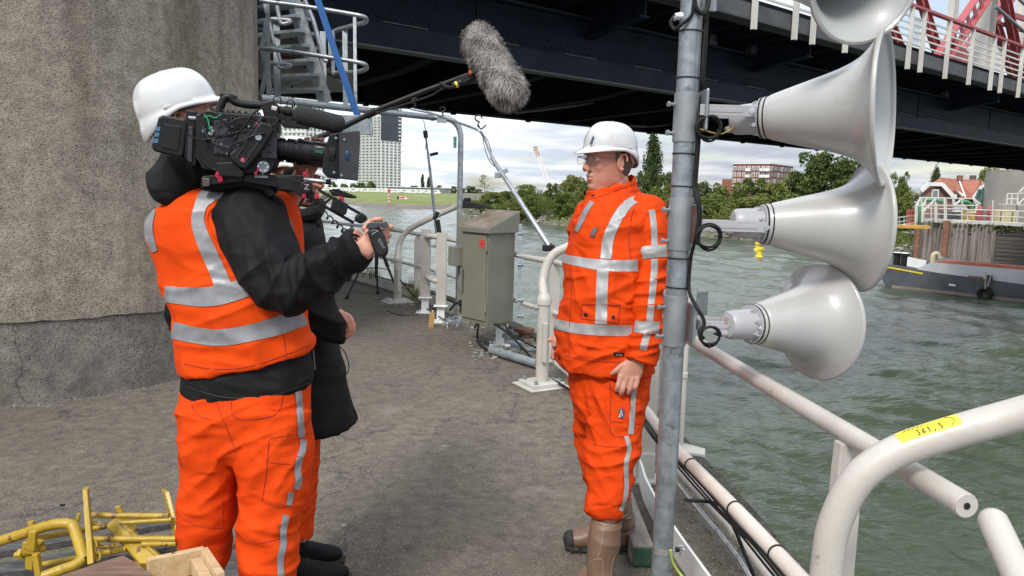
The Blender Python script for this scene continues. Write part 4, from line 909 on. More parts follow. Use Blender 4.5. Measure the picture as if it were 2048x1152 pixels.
# ================================================================ QUAY RAILING AND ITS FITTINGS
PD_ = {}
def rail_pts(z, i0=None, i1=None, sub=None):
    P = rail_xy if i0 is None else rail_xy[i0:i1]; return [p+Vector((0, 0, z)) for p in P]
iend = max(range(len(rail_xy)), key=lambda i: -abs(rail_xy[i].y-1.42))
iA = min(range(len(rail_xy)), key=lambda i: abs(rail_xy[i].y-3.0))
base = rail_xy[20]
qr = thing('quay_handrail', 'curved two-bar cream tubular handrail along the quay edge', 'railing', (base.x, base.y, 0))
m = MB(); m.tube(rail_pts(RZ, 0, iend+1), .0285, 14); tr = m.build('top_rail', m_cream, qr)
ce = rail_xy[iend]; dr = (rail_xy[iend]-rail_xy[iend-1]).normalized()
m = MB(); m.lathe([(.0, .001), (.008, .001), (.0081, .006), (.026, .006), (.027, 0), (.027, -.02)], ce+Vector((0, 0, RZ)), dr, 24); m.build('end_cap', m_cream, tr)
m = MB(); m.lathe([(.0, .0075), (.0075, .0075)], ce+Vector((0, 0, RZ)), dr, 20); m.build('bolt_hole', m_black, tr, sm=0)
m = MB(); m.tube([p+Vector((0, 0, .47)) for p in rail_xy if p.y > 4.0], .024, 12); m.build('mid_rail', m_cream, qr)
for ps in (2.25,):   # couplings on the top rail
    i = min(range(len(rail_xy)), key=lambda i: abs(rail_xy[i].y-ps)); a, b_ = rail_xy[i]+Vector((0, 0, RZ)), rail_xy[i+1]+Vector((0, 0, RZ)); d = (b_-a).normalized()
    m = MB(); m.cyl(a, a+d*.05, .0285, n=16); m.build('coupling', m_cream, tr)
def flatpost(p, t, w=.10, th=.012, z=1.0, mm=None, zb=.10):
    m = MB(); c = p; 
    d = Vector((t.y, -t.x, 0)); pts = [c+d*(-w/2)+Vector((0, 0, zb)), c+d*(w/2)+Vector((0, 0, zb)), c+d*(w/2)+Vector((0, 0, z-.08)), c+d*(w*(.28 if th < .03 else .45))+Vector((0, 0, z)), c-d*(w*(.28 if th < .03 else .45))+Vector((0, 0, z)), c-d*(w/2)+Vector((0, 0, z-.08))]
    m.prism([q-t*th/2 for q in pts], t*th); return m
for x, y in ((705, 470), (832, 480), (1107, 560), (1303, 700), (1697, 900)):
    p = PL(x, y, Vector((0, 0, 0)), Vector((0, 0, 1))) if False else None
    # nearest rail point to the viewing ray
    r = ray(x, y); best = min(range(1, len(rail_xy)-1), key=lambda i: abs(pix(rail_xy[i]+Vector((0, 0, .9)))[0]-x))
    a = rail_xy[best]; tdir = (rail_xy[best+1]-rail_xy[best-1]).normalized()
    m = flatpost(a, tdir, {1697: .075}.get(x, .105), .04 if x in (1697,) else .014, RZ-.02); o = m.build('post', m_cream, qr, sm=0, bevel=.003)
    m = MB(); m.box(a+Vector((0, 0, .012)), (.17, .2, .02), Matrix.Rotation(math.atan2(tdir.y, tdir.x), 3, 'Z')); m.box(a+Vector((0, 0, .09)), (.06, .1, .15), Matrix.Rotation(math.atan2(tdir.y, tdir.x), 3, 'Z')); f_ = m.build('foot_plate', m_creamd, o, sm=0, bevel=.003)
    for sx in (-1, 1):
        for sy in (-1, 1): m = MB(); m.cyl(a+tdir*sx*.06+Vector((-tdir.y, tdir.x, 0))*sy*.075+Vector((0, 0, .02)), a+tdir*sx*.06+Vector((-tdir.y, tdir.x, 0))*sy*.075+Vector((0, 0, .045)), .011, n=6); m.build('bolt', m_galvd, f_, sm=0)
# thin round stanchion beyond the pole and second run of rail after the gap
a = G(1358, 905, 0)
t = thing('round_stanchion', 'cream round stanchion with triangular foot behind the galvanised pole', 'post', a)
m = MB(); m.cyl(a, a+Vector((0, 0, .98)), .024, n=14); m.build('tube', m_cream, t)
for z in (.5, .78): m = MB(); m.lathe([(.024, -.02), (.029, -.015), (.029, .015), (.024, .02)], a+Vector((0, 0, z)), (0, 0, 1), 14); m.build('collar', m_cream, t)
m = MB(); m.prism([a+Vector(q) for q in ((-.06, -.10, 0), (.12, -.16, 0), (.15, -.05, 0), (-.03, .1, 0))], (0, 0, .05)); m.build('foot', m_creamd, t, sm=0, bevel=.006)
a = W(1985, 1040, 1.40); b_ = W(2120, 1330, 1.15)
t = tag(MB().tube([a+(a-b_).normalized()*q for q in (.018,)]+[a+(a-b_).normalized()*.012, a]+[a.lerp(b_, k/8) for k in range(1, 9)], [.008, .02, .0262]+[.0265]*8, 20).build('rail_end', m_cream), 'rounded end of the next cream handrail section at the lower right corner', 'handrail')
m = MB(); c_ = W(2013, 1120, 1.33); m.ell(c_+Vector((-.003, -.014, .012)), (.012, .004, .004), Matrix.Rotation(.3, 3, 'Y'), 10, 6); m.build('paint_chip', m_galvd, t)

# ---- kerb plates (white steel upstand) in two runs
def kerb(P, name, lb, h=.15, mm=None, th=.012, off=.10, cap=False):
    Q = offset_path(P, -off); m = MB(); R = []
    for i in range(len(Q)):
        n = (P[i]-Q[i]).normalized() if (P[i]-Q[i]).length > 1e-6 else Vector((0, 1, 0))
        R.append([Q[i]+Vector((0, 0, .004)), Q[i]+n*th+Vector((0, 0, .004)), Q[i]+n*th+Vector((0, 0, h)), Q[i]+Vector((0, 0, h))])
    m.loft(R); o = m.build(name, mm or m_whitep, sm=30); return tag(o, lb, 'kerb plate')
i1 = min(range(len(rail_xy)), key=lambda i: abs(rail_xy[i].y-8.55)); i2 = min(range(len(rail_xy)), key=lambda i: abs(rail_xy[i].y-6.6)); i3 = min(range(len(rail_xy)), key=lambda i: abs(rail_xy[i].y-5.7))
kerb(rail_xy[:i1], 'kerb_plate', 'long curved cream steel kerb plate along the far left of the railing', mm=m_creamd)
P_ = [Vector((p.x, p.y, 0)) for p in [G(1098, 716, .12), G(1140, 745, .12), G(1230, 850, .12), G(1285, 960, .12), G(1330, 1060, .12), G(1420, 1190, .12)]]
P_ = [G(1108, 728, 0), G(1180, 800, 0), G(1262, 935, 0), G(1290, 1010, 0), G(1338, 1100, 0), G(1430, 1240, 0)]
m = MB(); Rr = []
Pb = bez(P_, 6)
for i, p in enumerate(Pb):
    tt_ = (Pb[min(i+1, len(Pb)-1)]-Pb[max(i-1, 0)]).normalized(); n = Vector((-tt_.y, tt_.x, 0)); hh_ = .13
    Rr.append([p+Vector((0, 0, .003)), p+n*.012+Vector((0, 0, .003)), p+n*.012+Vector((0, 0, hh_)), p+Vector((0, 0, hh_))])
m.loft(Rr); tag(m.build('kerb_plate', m_whitep, sm=30), 'white steel kerb plate running past the rubber boots to the pole', 'kerb plate')
# ---- the three posts with swing-out hoop arms
def hoop_post(x, yb, lb, arm, r=.05, ra=.0375, dirv=None, kn=1.0, lamp=None, dbase=None, h=.93):
    b0 = G(x, yb, 0) if dbase is None else dbase
    t = thing('davit_post', lb, 'davit', b0, 'cream posts with a bent arm reaching out over the river')
    m = MB(); m.lathe([(r, 0), (r, h*.93), (r*1.16, h*.935), (r*1.18, h*.99), (r*1.05, h*1.02), (r*.8, h*1.05), (ra*.9, h*1.08)], b0, (0, 0, 1), 24); m.build('post', m_cream, t)
    m = MB(); m.box(b0+Vector((0, 0, .03)), (.30, .26, .03), Matrix.Rotation(.5, 3, 'Z')); m.box(b0+Vector((0, 0, .008)), (.38, .33, .014), Matrix.Rotation(.5, 3, 'Z')); f_ = m.build('base_plate', m_creamd, t, sm=0, bevel=.004)
    R = Matrix.Rotation(.5, 3, 'Z')
    for sx in (-1, 1):
        for sy in (-1, 1): c = b0+R @ Vector((sx*.11, sy*.095, .045)); m = MB(); m.cyl(c, c+Vector((0, 0, .03)), .016, n=6); m.build('bolt', m_galvd, f_, sm=0)
    m = MB()
    for k in range(4): m.lathe([(r*1.01, k*.012), (r*1.2, k*.012+.006), (r*1.01, k*.012+.01)], b0+Vector((0, 0, .09+.0*k)), (0, 0, 1), 20)
    mq = MB()
    m = MB(); c = b0+Vector((-.07, -.035, h*.9)); m.tube([b0+Vector((-.03, -.02, h*.9)), c], .008, 6); m.cyl(c, c+Vector((-.012, -.006, 0)), .018, n=8); m.build('clamp_screw', m_galvd, t)
    m = MB(); c = b0+Vector((r*.3, -r*1.0, h*.6)); m.tube([c+Vector((0, -.012, -.22)), c+Vector((0, -.012, .10))], .026, 10); m.build('side_bracket', m_cream, t)
    P = bez([b0+Vector((0, 0, h))]+arm(b0), 10); m = MB(); m.tube(P, ra, 18); m.build('arm', m_cream, t)
    return t, P
b1 = G(795, 604, 0)
def arm1(b0):
    return [W(797, 486, b0.y/.991+.1), W(818, 462, 10.5), W(870, 435, 10.45), W(925, 409, 10.4)]
d1 = pix(b1)[2]; zt1 = .93
t1, P1 = hoop_post(795, 604, 'farthest cream post with bent arm carrying a black lamp hood', lambda b0: [W(798, 490, d1), W(815, 462, d1), W(858, 438, d1-.1), W(925, 408, d1-.2)], .055, .04, h=(W(795, 515, d1).z))
m = MB(); a, b_ = W(917, 412, d1-.2), W(975, 416, d1-.25)
for yy in (0,): m.prism([W(915, 396, d1-.3), W(925, 400, d1-.3), W(985, 414, d1-.3), W(984, 418, d1-.3), W(918, 416, d1-.3)], (0, .22, 0))
m.box(W(935, 399, d1-.2), (.09, .1, .05)); m.build('lamp_hood', m_black, t1, sm=0, bevel=.01)
d2 = pix(G(1083, 772, 0))[2]
t2, P2 = hoop_post(1083, 772, 'middle cream post with bent arm passing behind the man in orange', lambda b0: [W(1086, 560, d2), W(1102, 515, d2), W(1140, 492, d2-.05), W(1250, 450, d2-.2), W(1330, 420, d2-.35)], .052, .038, h=W(1083, 594, d2).z)
d3 = 1.80; b3 = W(1668, 1130, d3+.02); b3.z = 0
b3 = Vector((W(1650, 1180, 1.8).x, W(1650, 1180, 1.8).y, 0))
t3, P3 = hoop_post(0, 0, 'nearest thick cream arm curving up to the right edge with a yellow tape label', lambda b0: [W(1654, 1130, 1.79), W(1670, 1045, 1.77), W(1715, 960, 1.75), W(1790, 905, 1.73), W(1895, 868, 1.70), W(2050, 825, 1.64), W(2300, 755, 1.5)], .052, .0375, dbase=b3, h=.55)
# yellow tape label on the nearest arm
m_tape = mat('yellow_tape', (.72, .58, .03), (.78, .64, .05), 8, .45)
def on_arm(P, s, ang, rr_):
    i = min(int(s), len(P)-2); a = P[i].lerp(P[i+1], s-i); t_ = (P[i+1]-P[i]).normalized(); v = (CAM-a).normalized(); v = (v-t_*v.dot(t_)).normalized(); u = t_.cross(v); u = u if u.z > 0 else -u
    return a+(v*math.cos(ang)+u*math.sin(ang))*rr_
s_list = [i for i in range(len(P3)) if 1800 < pix(P3[i])[0] < 1925]
sA, sB = s_list[0]-.3, s_list[-1]+.3
m = MB(); rows = []
for k in range(25):
    s = sA+(sB-sA)*k/24; e0 = .30 if k else .30; rows.append([on_arm(P3, s, a, .0375+.0008) for a in [.28+j*(1.25-.28)/8 for j in range(9)]])
R = [m.ring(r) for r in rows]
for a, b_ in zip(R, R[1:]):
    for j in range(8): m.f.append((a[j], a[j+1], b_[j+1], b_[j]))
tp = tag(m.build('tape_label', m_tape, sm=60), 'yellow adhesive tape marked 361,5 stuck on the nearest cream arm', 'label')
m_ink = mat('ink', (.02, .02, .02), (.03, .03, .03), 5, .6)
GL = {'3': [[(0, 1), (.8, 1), (.35, .6), (.8, .35), (.5, 0), (0, .1)]], '6': [[(.7, 1), (.2, .6), (0, .25), (.35, 0), (.7, .25), (.4, .5), (.05, .3)]], '1': [[(.1, .8), (.4, 1), (.4, 0)]], ',': [[(.3, .1), (.15, -.2)]], '5': [[(.8, 1), (.2, 1), (.15, .6), (.6, .6), (.75, .25), (.4, 0), (.05, .1)]]}
def arm_text(txt, s0, ds, a0, da, lw):
    m = MB()
    for i, ch in enumerate(txt):
        for st in GL.get(ch, [[(0, 0), (.6, .3)]]):
            Q = [on_arm(P3, s0+ds*(i+.62*x), a0+da*y, .0375+.0016) for x, y in st]; m.tube(Q, lw*1.8, 5)
    return m
sc_ = (sB-sA)
arm_text('361,5', sA+sc_*.32, sc_*.095, .42, .36, .0007).build('writing', m_ink, tp)
m = MB()
for k in range(14): 
    s = sA+sc_*(.12+.026*k); a = .98+.12*(k % 3)/2; m.tube([on_arm(P3, s, a-.05, .0391), on_arm(P3, s+sc_*.012, a+.05, .0391)], .0009, 4)
m.build('small_writing', m_ink, tp)
m = MB()
for k in range(10):
    s = sA+sc_*(.86+.07*math.sin(k/9*math.pi)); m.tube([on_arm(P3, s, .4+.7*k/9, .0391), on_arm(P3, sA+sc_*(.86+.07*math.sin((k+1)/9*math.pi)), .4+.7*(k+1)/9, .0391)], .0007, 4)
m.build('pen_line', m_ink, tp)

# ---- foot-level pipes with cable ties beside the pole
def poly(px, z): return [G(x, y, z) for x, y in px]
P_ = bez(poly([(1292, 822), (1350, 895), (1470, 1018), (1595, 1152), (1700, 1262)], .50), 6)
t = thing('lower_pipe', 'cream pinkish pipe with black cables strapped along it beside the pole', 'pipe', P_[0])
PI_ = mat('pinkish_cream_paint', (.56, .49, .43), (.64, .57, .50), 3, .42, 0, .2, 55, coat=.15)
m = MB(); m.tube(P_, .027, 16); m.build('tube', PI_, t)
for k in range(3):
    Q = [p+Vector((-.028-.004*k, 0, -.015-.009*k+.004*math.sin(i*.9+k))) for i, p in enumerate(P_)]; m = MB(); m.tube(bez(Q, 3), .0045, 7); m.build('cable', m_blackr, t)
for x, y in ((1375, 925), (1472, 1021), (1548, 1101)):
    i = min(range(len(P_)-1), key=lambda i: abs(pix(P_[i])[0]-x)); m = MB(); m.lathe([(.0285, -.003), (.031, -.003), (.031, .003), (.0285, .003)], P_[i], P_[i+1]-P_[i], 18, closed=False); m.build('cable_tie', m_black, t)
P_ = bez(poly([(1345, 925), (1400, 985), (1470, 1062), (1540, 1152), (1600, 1230)], .15), 6)
t = thing('conduit_pipe', 'cream conduit pipe with collars low beside the pole', 'pipe', P_[0])
m = MB(); m.tube(P_, .024, 14); m.build('tube', m_cream, t)
for x in (1382, 1475): i = min(range(len(P_)-1), key=lambda i: abs(pix(P_[i])[0]-x)); m = MB(); m.lathe([(.024, -.02), (.028, -.02), (.028, .02), (.024, .02)], P_[i], P_[i+1]-P_[i], 16); m.build('collar', m_cream, t)
P_ = bez(poly([(1340, 945), (1400, 1020), (1470, 1105), (1500, 1152), (1540, 1215)], .10), 6)
t = thing('steel_conduit', 'thin shiny steel conduit lying lowest beside the pole', 'conduit', P_[0])
m = MB(); m.tube(P_, .013, 12); m.build('tube', m_chrome, t)
for x in (1440, 1462, 1478): i = min(range(len(P_)-1), key=lambda i: abs(pix(P_[i])[0]-x)); m = MB(); m.lathe([(.013, -.008), (.017, -.008), (.017, .008), (.013, .008)], P_[i], P_[i+1]-P_[i], 12); m.box(P_[i]+Vector((.02, 0, -.01)), (.02, .02, .012)); m.build('saddle', m_galv, t)
P_ = bez([W(1370, 1000, 2.55), G(1440, 1010, .4), G(1470, 1060, .38), G(1490, 1110, .33), G(1510, 1160, .25), G(1530, 1240, .1)], 6)
m = MB(); m.tube(P_, .007, 8); tag(m.build('loose_cable', m_blackr), 'black cable drooping from the lower pipe towards the bottom edge', 'cable')
P_ = bez([W(1341, 1100, 2.35), W(1346, 1125, 2.36), W(1362, 1150, 2.36), W(1395, 1185, 2.3)], 6)
m = MB(); m.tube(P_, .004, 8); tag(m.build('earth_wire', mat('green_yellow', (.25, .38, .05), (.4, .45, .06), 60, .5)), 'green and yellow earth wire curling from the clamp on the pole', 'wire')
# timber block with green end by the boots
m_wet = mat('grey_wood', (.14, .12, .10), (.27, .24, .205), 3, .9, 0, .4, 12, stretch=(8, 1.5, 8), c3=(.07, .055, .04), t3=.62, s3=4)
a, b_ = G(1246, 1000, .05), G(1286, 1112, .05)
t = thing('timber_block', 'weathered timber block with a green painted end beside the pole foot', 'timber', ((a+b_)/2).to_tuple()); t.location.z = 0
m = MB(); d = (b_-a).normalized(); m.beam(a, b_, .095, .085); m.build('block', m_wet, t, sm=0, bevel=.006)
m = MB(); m.beam(b_+d*.0005, b_+d*.012, .093, .083); m.build('green_end', mat('dark_green_paint', (.02, .06, .03), (.035, .08, .045), 20, .7, 0, .2), t, sm=0, bevel=.003)
# white box section stand behind the man's legs
a = G(1290, 985, 0)
for (x, y, h, lb, w_) in ():
    p = G(x, y, 0); p.y += .15; t = thing('rail_pedestal', lb, 'pedestal', p)
    m = MB(); m.box(p+Vector((0, 0, h/2)), (w_*1.3, w_*1.3, h)); m.build('stand', m_creamd, t, sm=0, bevel=.005)
    m = MB(); m.box(p+Vector((0, 0, h+.01)), (w_*2, w_*1.9, .018)); m.build('top_plate', m_creamd, t, sm=0, bevel=.003)
    m = MB(); m.box(p+Vector((0, 0, h+.02+.36)), (w_*1.0, .05, .70)); m.build('post', m_cream, t, sm=0, bevel=.004)
    for q in range(4): m = MB(); m.cyl(p+Vector((-w_*.66, -.03+.03*q, .06+.05*q)), p+Vector((-w_*.66-.018, -.03+.03*q, .06+.05*q)), .012, n=6); m.build('bolt', m_black, t, sm=0)
# small fittings on the deck strip
for x, y, lb in ((1395, 970, 'grey concrete foot block beneath the cream conduit'),):
    p = G(x, y, 0); m = MB(); m.box(p+Vector((0, 0, .035)), (.10, .08, .07), Matrix.Rotation(.4, 3, 'Z')); tag(m.build('foot_block', m_creamd, bevel=.008), lb, 'block')
rr = random.Random(5); m = MB()
for i in range(420):
    x = rr.uniform(1340, 1560); y = rr.uniform(930, 1150); p = G(x, y, 0)
    if p.x > 1.3: continue
    s_ = rr.uniform(.002, .008); m.ell(p+Vector((0, 0, s_*.4)), (s_, s_*.7, s_*.5), Matrix.Rotation(rr.random()*6, 3, 'Z'), 6, 4)
for i in range(600):
    p = Vector((rr.uniform(-3, 1.1), rr.uniform(2, 9), 0)); s_ = rr.uniform(.0015, .005); m.ell(p+Vector((0, 0, s_*.4)), (s_, s_*.7, s_*.5), None, 5, 4)
tag(m.build('grit', mat('grit', (.10, .08, .06), (.3, .27, .22), 40, .9), sm=0), 'loose grit and crumbs scattered over the concrete deck', 'grit', kind='stuff')
p = G(125, 1012, 0); m = MB(); m.box(p+Vector((0, 0, .006)), (.022, .008, .01), Matrix.Rotation(.2, 3, 'Z')); tag(m.build('dark_chip', m_black, bevel=.002), 'small dark chip lying alone on the concrete deck', 'chip')
# pole standing in the middle of the gate: two short H-posts, U handle, clamps
for x, yb, yt, lb in ((660, 0, 0, ''),):
    pass
def hpost(x, yb, yt, d_, lb, w_=.11):
    p = G(x, yb, 0); dd = pix(p)[2]; zt_ = W(x, yt, dd).z; t = thing('gate_post', lb, 'post', p, 'cream channel posts with white bolted feet')
    m = MB(); m.box(p+Vector((0, 0, .2+(zt_-.2)/2)), (w_, .012, zt_-.2)); m.box(p+Vector((-w_/2, .03, .2+(zt_-.2)/2)), (.01, .07, zt_-.2)); m.box(p+Vector((w_/2, .03, .2+(zt_-.2)/2)), (.01, .07, zt_-.2)); m.build('channel', m_cream, t, sm=0)
    m = MB(); m.box(p+Vector((0, .01, .115)), (w_*.85, .06, .19)); m.box(p+Vector((0, .01, .012)), (w_*2, .2, .02)); m.box(p+Vector((0, .01, .205)), (w_*1.5, .14, .012)); m.build('foot', m_whitep, t, sm=0, bevel=.003)
    for q in (-1, 1): m = MB(); m.cyl(p+Vector((q*w_*.75, -.05, .022)), p+Vector((q*w_*.75, -.05, .05)), .012, n=6); m.build('bolt', m_galvd, t, sm=0)
    return t, p, dd
t, pA, dA = hpost(850, 626, 458, 0, 'left cream channel post of the small gate with white foot')
t, pB, dB = hpost(881, 645, 464, 0, 'right cream channel post of the small gate with white foot')
m = MB(); Q = [W(878, 474, dB), W(866, 473, dB), W(851, 475, dA), W(850, 485, dA), W(850, 540, dA), W(853, 552, dA), W(866, 560, dB), W(880, 563, dB)]; m.tube(bez(Q, 5), .035, 12)
tag(m.build('gate_hoop', m_cream), 'cream tubular hoop joining the two gate posts', 'gate')
for y in (492, 547): 
    m = MB(); c = W(874, y, dB-.05); m.box(c, (.06, .05, .05)); m.cyl(c+Vector((-.07, 0, 0)), c+Vector((.07, 0, 0)), .014, n=8); tag(m.build('pipe_clamp', m_galvd, bevel=.004), 'upper dark clamp on the right gate post' if y == 492 else 'lower dark clamp on the right gate post', 'clamp')
t, pC, dC = hpost(1000, 690, 600, 0, 'white bolted pedestal below the cabinet')
# ---- control cabinet
cb = G(985, 672, 0)
d0 = 7.35
t = thing('control_cabinet', 'olive grey steel control cabinet with sloping rusty lid and red stickers', 'cabinet', (cb.x, cb.y, 0))
k_ = d0/FPX
# plan: front-left face and right side face, meeting at the corner x=977
Cc = W(974, 640, d0); Cl = W(923, 610, d0+.30); Cr = W(1026, 640, d0+.34)
for q in (Cc, Cl, Cr): q.z = 0
zb, ztp = W(974, 652, d0).z, W(976, 466, d0).z
u1 = (Cl-Cc); u2 = (Cr-Cc)
m = MB(); m.prism([Cc, Cc+u2, Cc+u1+u2, Cc+u1], (0, 0, ztp-zb)); 
m.v = [v+Vector((0, 0, zb)) for v in m.v]; m.build('body', m_cab, t, sm=0, bevel=.004)
n1 = Vector((u1.y, -u1.x, 0)).normalized(); n1 = n1 if n1.dot(CAM-Cc) > 0 else -n1
m = MB(); m.prism([Cc+u1*.05+n1*.001, Cc+u1*.95+n1*.001, Cc+u1*.95+n1*.014, Cc+u1*.05+n1*.014], (0, 0, (ztp-zb)*.93)); m.v = [v+Vector((0, 0, zb+(ztp-zb)*.045)) for v in m.v]; door = m.build('door', m_cab, t, sm=0, bevel=.003)
m = MB(); c = Cc+u1*.90+n1*.03+Vector((0, 0, zb+(ztp-zb)*.47)); m.prism([c+Vector((0, 0, -.12))-u1.normalized()*.012, c+Vector((0, 0, -.12))+u1.normalized()*.012, c+Vector((0, 0, .12))+u1.normalized()*.012, c+Vector((0, 0, .12))-u1.normalized()*.012], n1*.02); m.build('handle', m_cab, door, sm=0, bevel=.004)
for f_ in (.2, .86): m = MB(); c = Cc+u1*.03+n1*.015+Vector((0, 0, zb+(ztp-zb)*f_)); m.tube([c+Vector((0, 0, -.05)), c+Vector((0, 0, .05))], .012, 8); m.build('hinge', m_cab, door)
ov = .035; e1 = u1.normalized(); e2 = u2.normalized()
zf = ztp; zb2 = W(1037, 432, d0+.34).z; zmid = W(975, 444, d0).z
m = MB(); A_ = Cc-e1*ov-e2*ov; B_ = Cc+u1+e1*ov-e2*ov; C_ = Cc+u1+u2+e1*ov+e2*ov; D_ = Cc+u2-e1*ov+e2*ov
lo = ztp+.001
m.add([A_+Vector((0, 0, lo)), B_+Vector((0, 0, lo)), C_+Vector((0, 0, lo)), D_+Vector((0, 0, lo)), A_+Vector((0, 0, lo+.05)), B_+Vector((0, 0, lo+.05)), C_+Vector((0, 0, lo+.22)), D_+Vector((0, 0, lo+.22))], [(3, 2, 1, 0), (0, 1, 5, 4), (1, 2, 6, 5), (2, 3, 7, 6), (3, 0, 4, 7), (4, 5, 6, 7)]); lid = m.build('lid', m_cab, t, sm=0, bevel=.004)
m = MB(); m.add([A_*.97+C_*.03+Vector((0, 0, lo+.0575)), B_*.97+D_*.03+Vector((0, 0, lo+.0575)), C_*.97+A_*.03+Vector((0, 0, lo+.2175)), D_*.97+B_*.03+Vector((0, 0, lo+.2175))], [(0, 1, 2, 3)]); m.build('rusty_top', m_cabtop, lid, sm=0)
m_stk = mat('sticker_red', (.50, .04, .04), (.55, .06, .05), 3, .5)
for f_, hh in ((.905, .05), (.865, .045)):
    m = MB(); c = Cc+u1*.2+n1*.0155+Vector((0, 0, zb+(ztp-zb)*f_)); m.prism([c-e1*.04+Vector((0, 0, -hh/2)), c+e1*.04+Vector((0, 0, -hh/2)), c+e1*.04+Vector((0, 0, hh/2)), c-e1*.04+Vector((0, 0, hh/2))], n1*.001); s_o = m.build('sticker', m_stk, door, sm=0)
# small grey box and backing channel left of the cabinet
c = W(914, 512, d0+.35); tt = thing('junction_box', 'small olive grey junction box left of the control cabinet', 'junction box', c)
m = MB(); m.box(c, (.15, .14, .20), Matrix.Rotation(.4, 3, 'Z')); m.build('box', m_cab, tt, sm=0, bevel=.006); m = MB(); m.box(c+Vector((.07, .05, -.1)), (.13, .03, 1.05)); m.build('back_plate', m_cab, tt, sm=0)
m = MB(); m.box(c+Vector((.05, -.01, -.36)), (.06, .06, .2)); m.build('lower_box', m_cab, tt, sm=0, bevel=.005)
m = MB(); m.tube([c+Vector((.04, 0, -.2)), c+Vector((.03, 0, -.55))], .018, 8); m.build('conduit', m_galvd, tt)
# perforated galvanised strut right of the cabinet
a, b_ = W(1041, 448, d0+.22), W(1037, 646, d0+.22); tt = thing('strut_channel', 'slotted galvanised strut standing right of the control cabinet', 'strut', b_)
m = MB(); m.beam(a, b_, .036, .036, (0, 1, 0)); m.build('channel', m_galvd, tt, sm=0)
for y in (467, 512, 530, 600, 632): m = MB(); c = W(1040, y, d0+.2); m.cyl(c+Vector((-.03, 0, 0)), c+Vector((.035, 0, 0)), .012, n=8); m.cyl(c+Vector((.02, 0, 0)), c+Vector((.035, 0, 0)), .022, n=6); m.build('bolt', m_galvd, tt, sm=0)
# cabling under the cabinet
def cable(pts, r, lb, mm=None, n=5):
    m = MB(); m.tube(bez(pts, n), r, 7); return tag(m.build('cable', mm or m_blackr), lb, 'cable')
cable([W(950, 655, d0+.2), G(958, 640, .2), G(955, 680, .05), G(975, 700, .03), G(1010, 710, .03)], .012, 'black cable looping from the cabinet down to the grey duct')
cable([W(990, 648, d0+.1), W(1020, 670, d0), G(1060, 712, .03), G(1085, 745, .03), G(1140, 780, .05)], .012, 'black cable running from under the cabinet past the middle cream post')
cable([W(1010, 648, d0+.2), W(1025, 670, d0+.1), G(1080, 700, .06), G(1110, 720, .04)], .010, 'thinner black cable behind the middle cream post')
cable([G(900, 620, .25), W(915, 605, d0+.4), W(930, 618, d0+.4), W(945, 628, d0+.3), W(958, 612, d0+.3), W(975, 622, d0+.3)], .014, 'looped black cable between the gate post and the cabinet')
cable([G(800, 560, .42), G(835, 600, .12), G(860, 622, .06), G(890, 640, .1)], .008, 'thin black cable hanging behind the small gate')
cable([G(775, 622, .006), G(800, 630, .006), G(835, 628, .006), G(830, 600, .1)], .005, 'thin dark wire lying by the foot of the farthest cream post')
a = G(982, 700, .05); b_ = G(1075, 728, .05); m = MB(); m.tube([a, a.lerp(b_, .5), b_], .04, 14); tag(m.build('grey_duct', m_galvd), 'grey plastic duct lying on the deck under the cabinet', 'duct')
rr = random.Random(9)
for i, (x, y, r0, h0, lb) in enumerate(((1012, 690, .035, .14, 'stubby bolt stub left under the cabinet'), (1030, 700, .05, .10, 'stubby bolt stub right under the cabinet'), (1050, 676, .07, .12, 'rusty flange nut behind the grey duct'), (1060, 705, .04, .05, 'small round valve cap beside the middle cream post'), (930, 645, .03, .12, 'short grey stub left of the cabinet pedestal'))):
    p = G(x, y, 0); m = MB(); m.lathe([(r0, 0), (r0, h0*.6), (r0*1.5, h0*.62), (r0*1.5, h0*.9), (r0*.6, h0), (0, h0)], p, (0, 0, 1), 10); tag(m.build('flange_stub', m_galvd if i != 2 else m_rust), lb, 'flange')
p = G(863, 655, 0); m = MB(); m.box(p+Vector((0, 0, .09)), (.06, .02, .18), Matrix.Rotation(.1, 3, 'Y')); tag(m.build('wood_offcut', mat('yellow_wood', (.35, .22, .06), (.42, .28, .1), 6, .8)), 'small upright yellow wood offcut by the gate post foot', 'offcut')
m = MB()
for i in range(40):
    p = G(rr.uniform(885, 925), rr.uniform(640, 652), .03+rr.random()*.06); q = p+Vector((rr.uniform(-.12, .12), rr.uniform(-.05, .05), rr.uniform(-.03, .05))); m.tube([p, (p+q)/2+Vector((0, 0, .03)), q], .005, 5)
tag(m.build('wire_tangle', m_galvd), 'tangle of loose wires and fittings at the foot of the right gate post', 'wires', kind='stuff')
m = MB()
for i in range(260):
    x = rr.uniform(940, 1070); y = rr.uniform(655, 720); p = G(x, y, 0); s_ = rr.uniform(.006, .03); m.ell(p+Vector((0, 0, s_*.3)), (s_, s_*.8, s_*.5), Matrix.Rotation(rr.random()*6, 3, 'Z'), 6, 4)
for i in range(120):
    x = rr.gauss(795, 22); p = G(x, rr.gauss(607, 4), 0); s_ = rr.uniform(.008, .03); m.ell(p+Vector((0, 0, s_*.2)), (s_, s_*.8, s_*.4), None, 6, 4)
tag(m.build('debris', mat('debris', (.09, .08, .065), (.28, .26, .22), 15, .9), sm=0), 'dirt, moss and rubble gathered along the rail feet under the cabinet', 'debris', kind='stuff')
# tufts of weed on the kerb
m = MB()
for cx_, cy_ in ((824, 575), (735, 548), (830, 590), (748, 552)):
    for i in range(50):
        p = G(cx_+rr.gauss(0, 5), cy_+6, .1); q = p+Vector((rr.gauss(0, .08), rr.gauss(0, .08), rr.uniform(.05, .28))); u = Vector((.004, 0, 0)); m.add([p-u, p+u, q], [(0, 1, 2)])
tag(m.build('weeds', LM[2], sm=0), 'dry weeds growing at the foot of the far railing', 'weeds', kind='stuff')

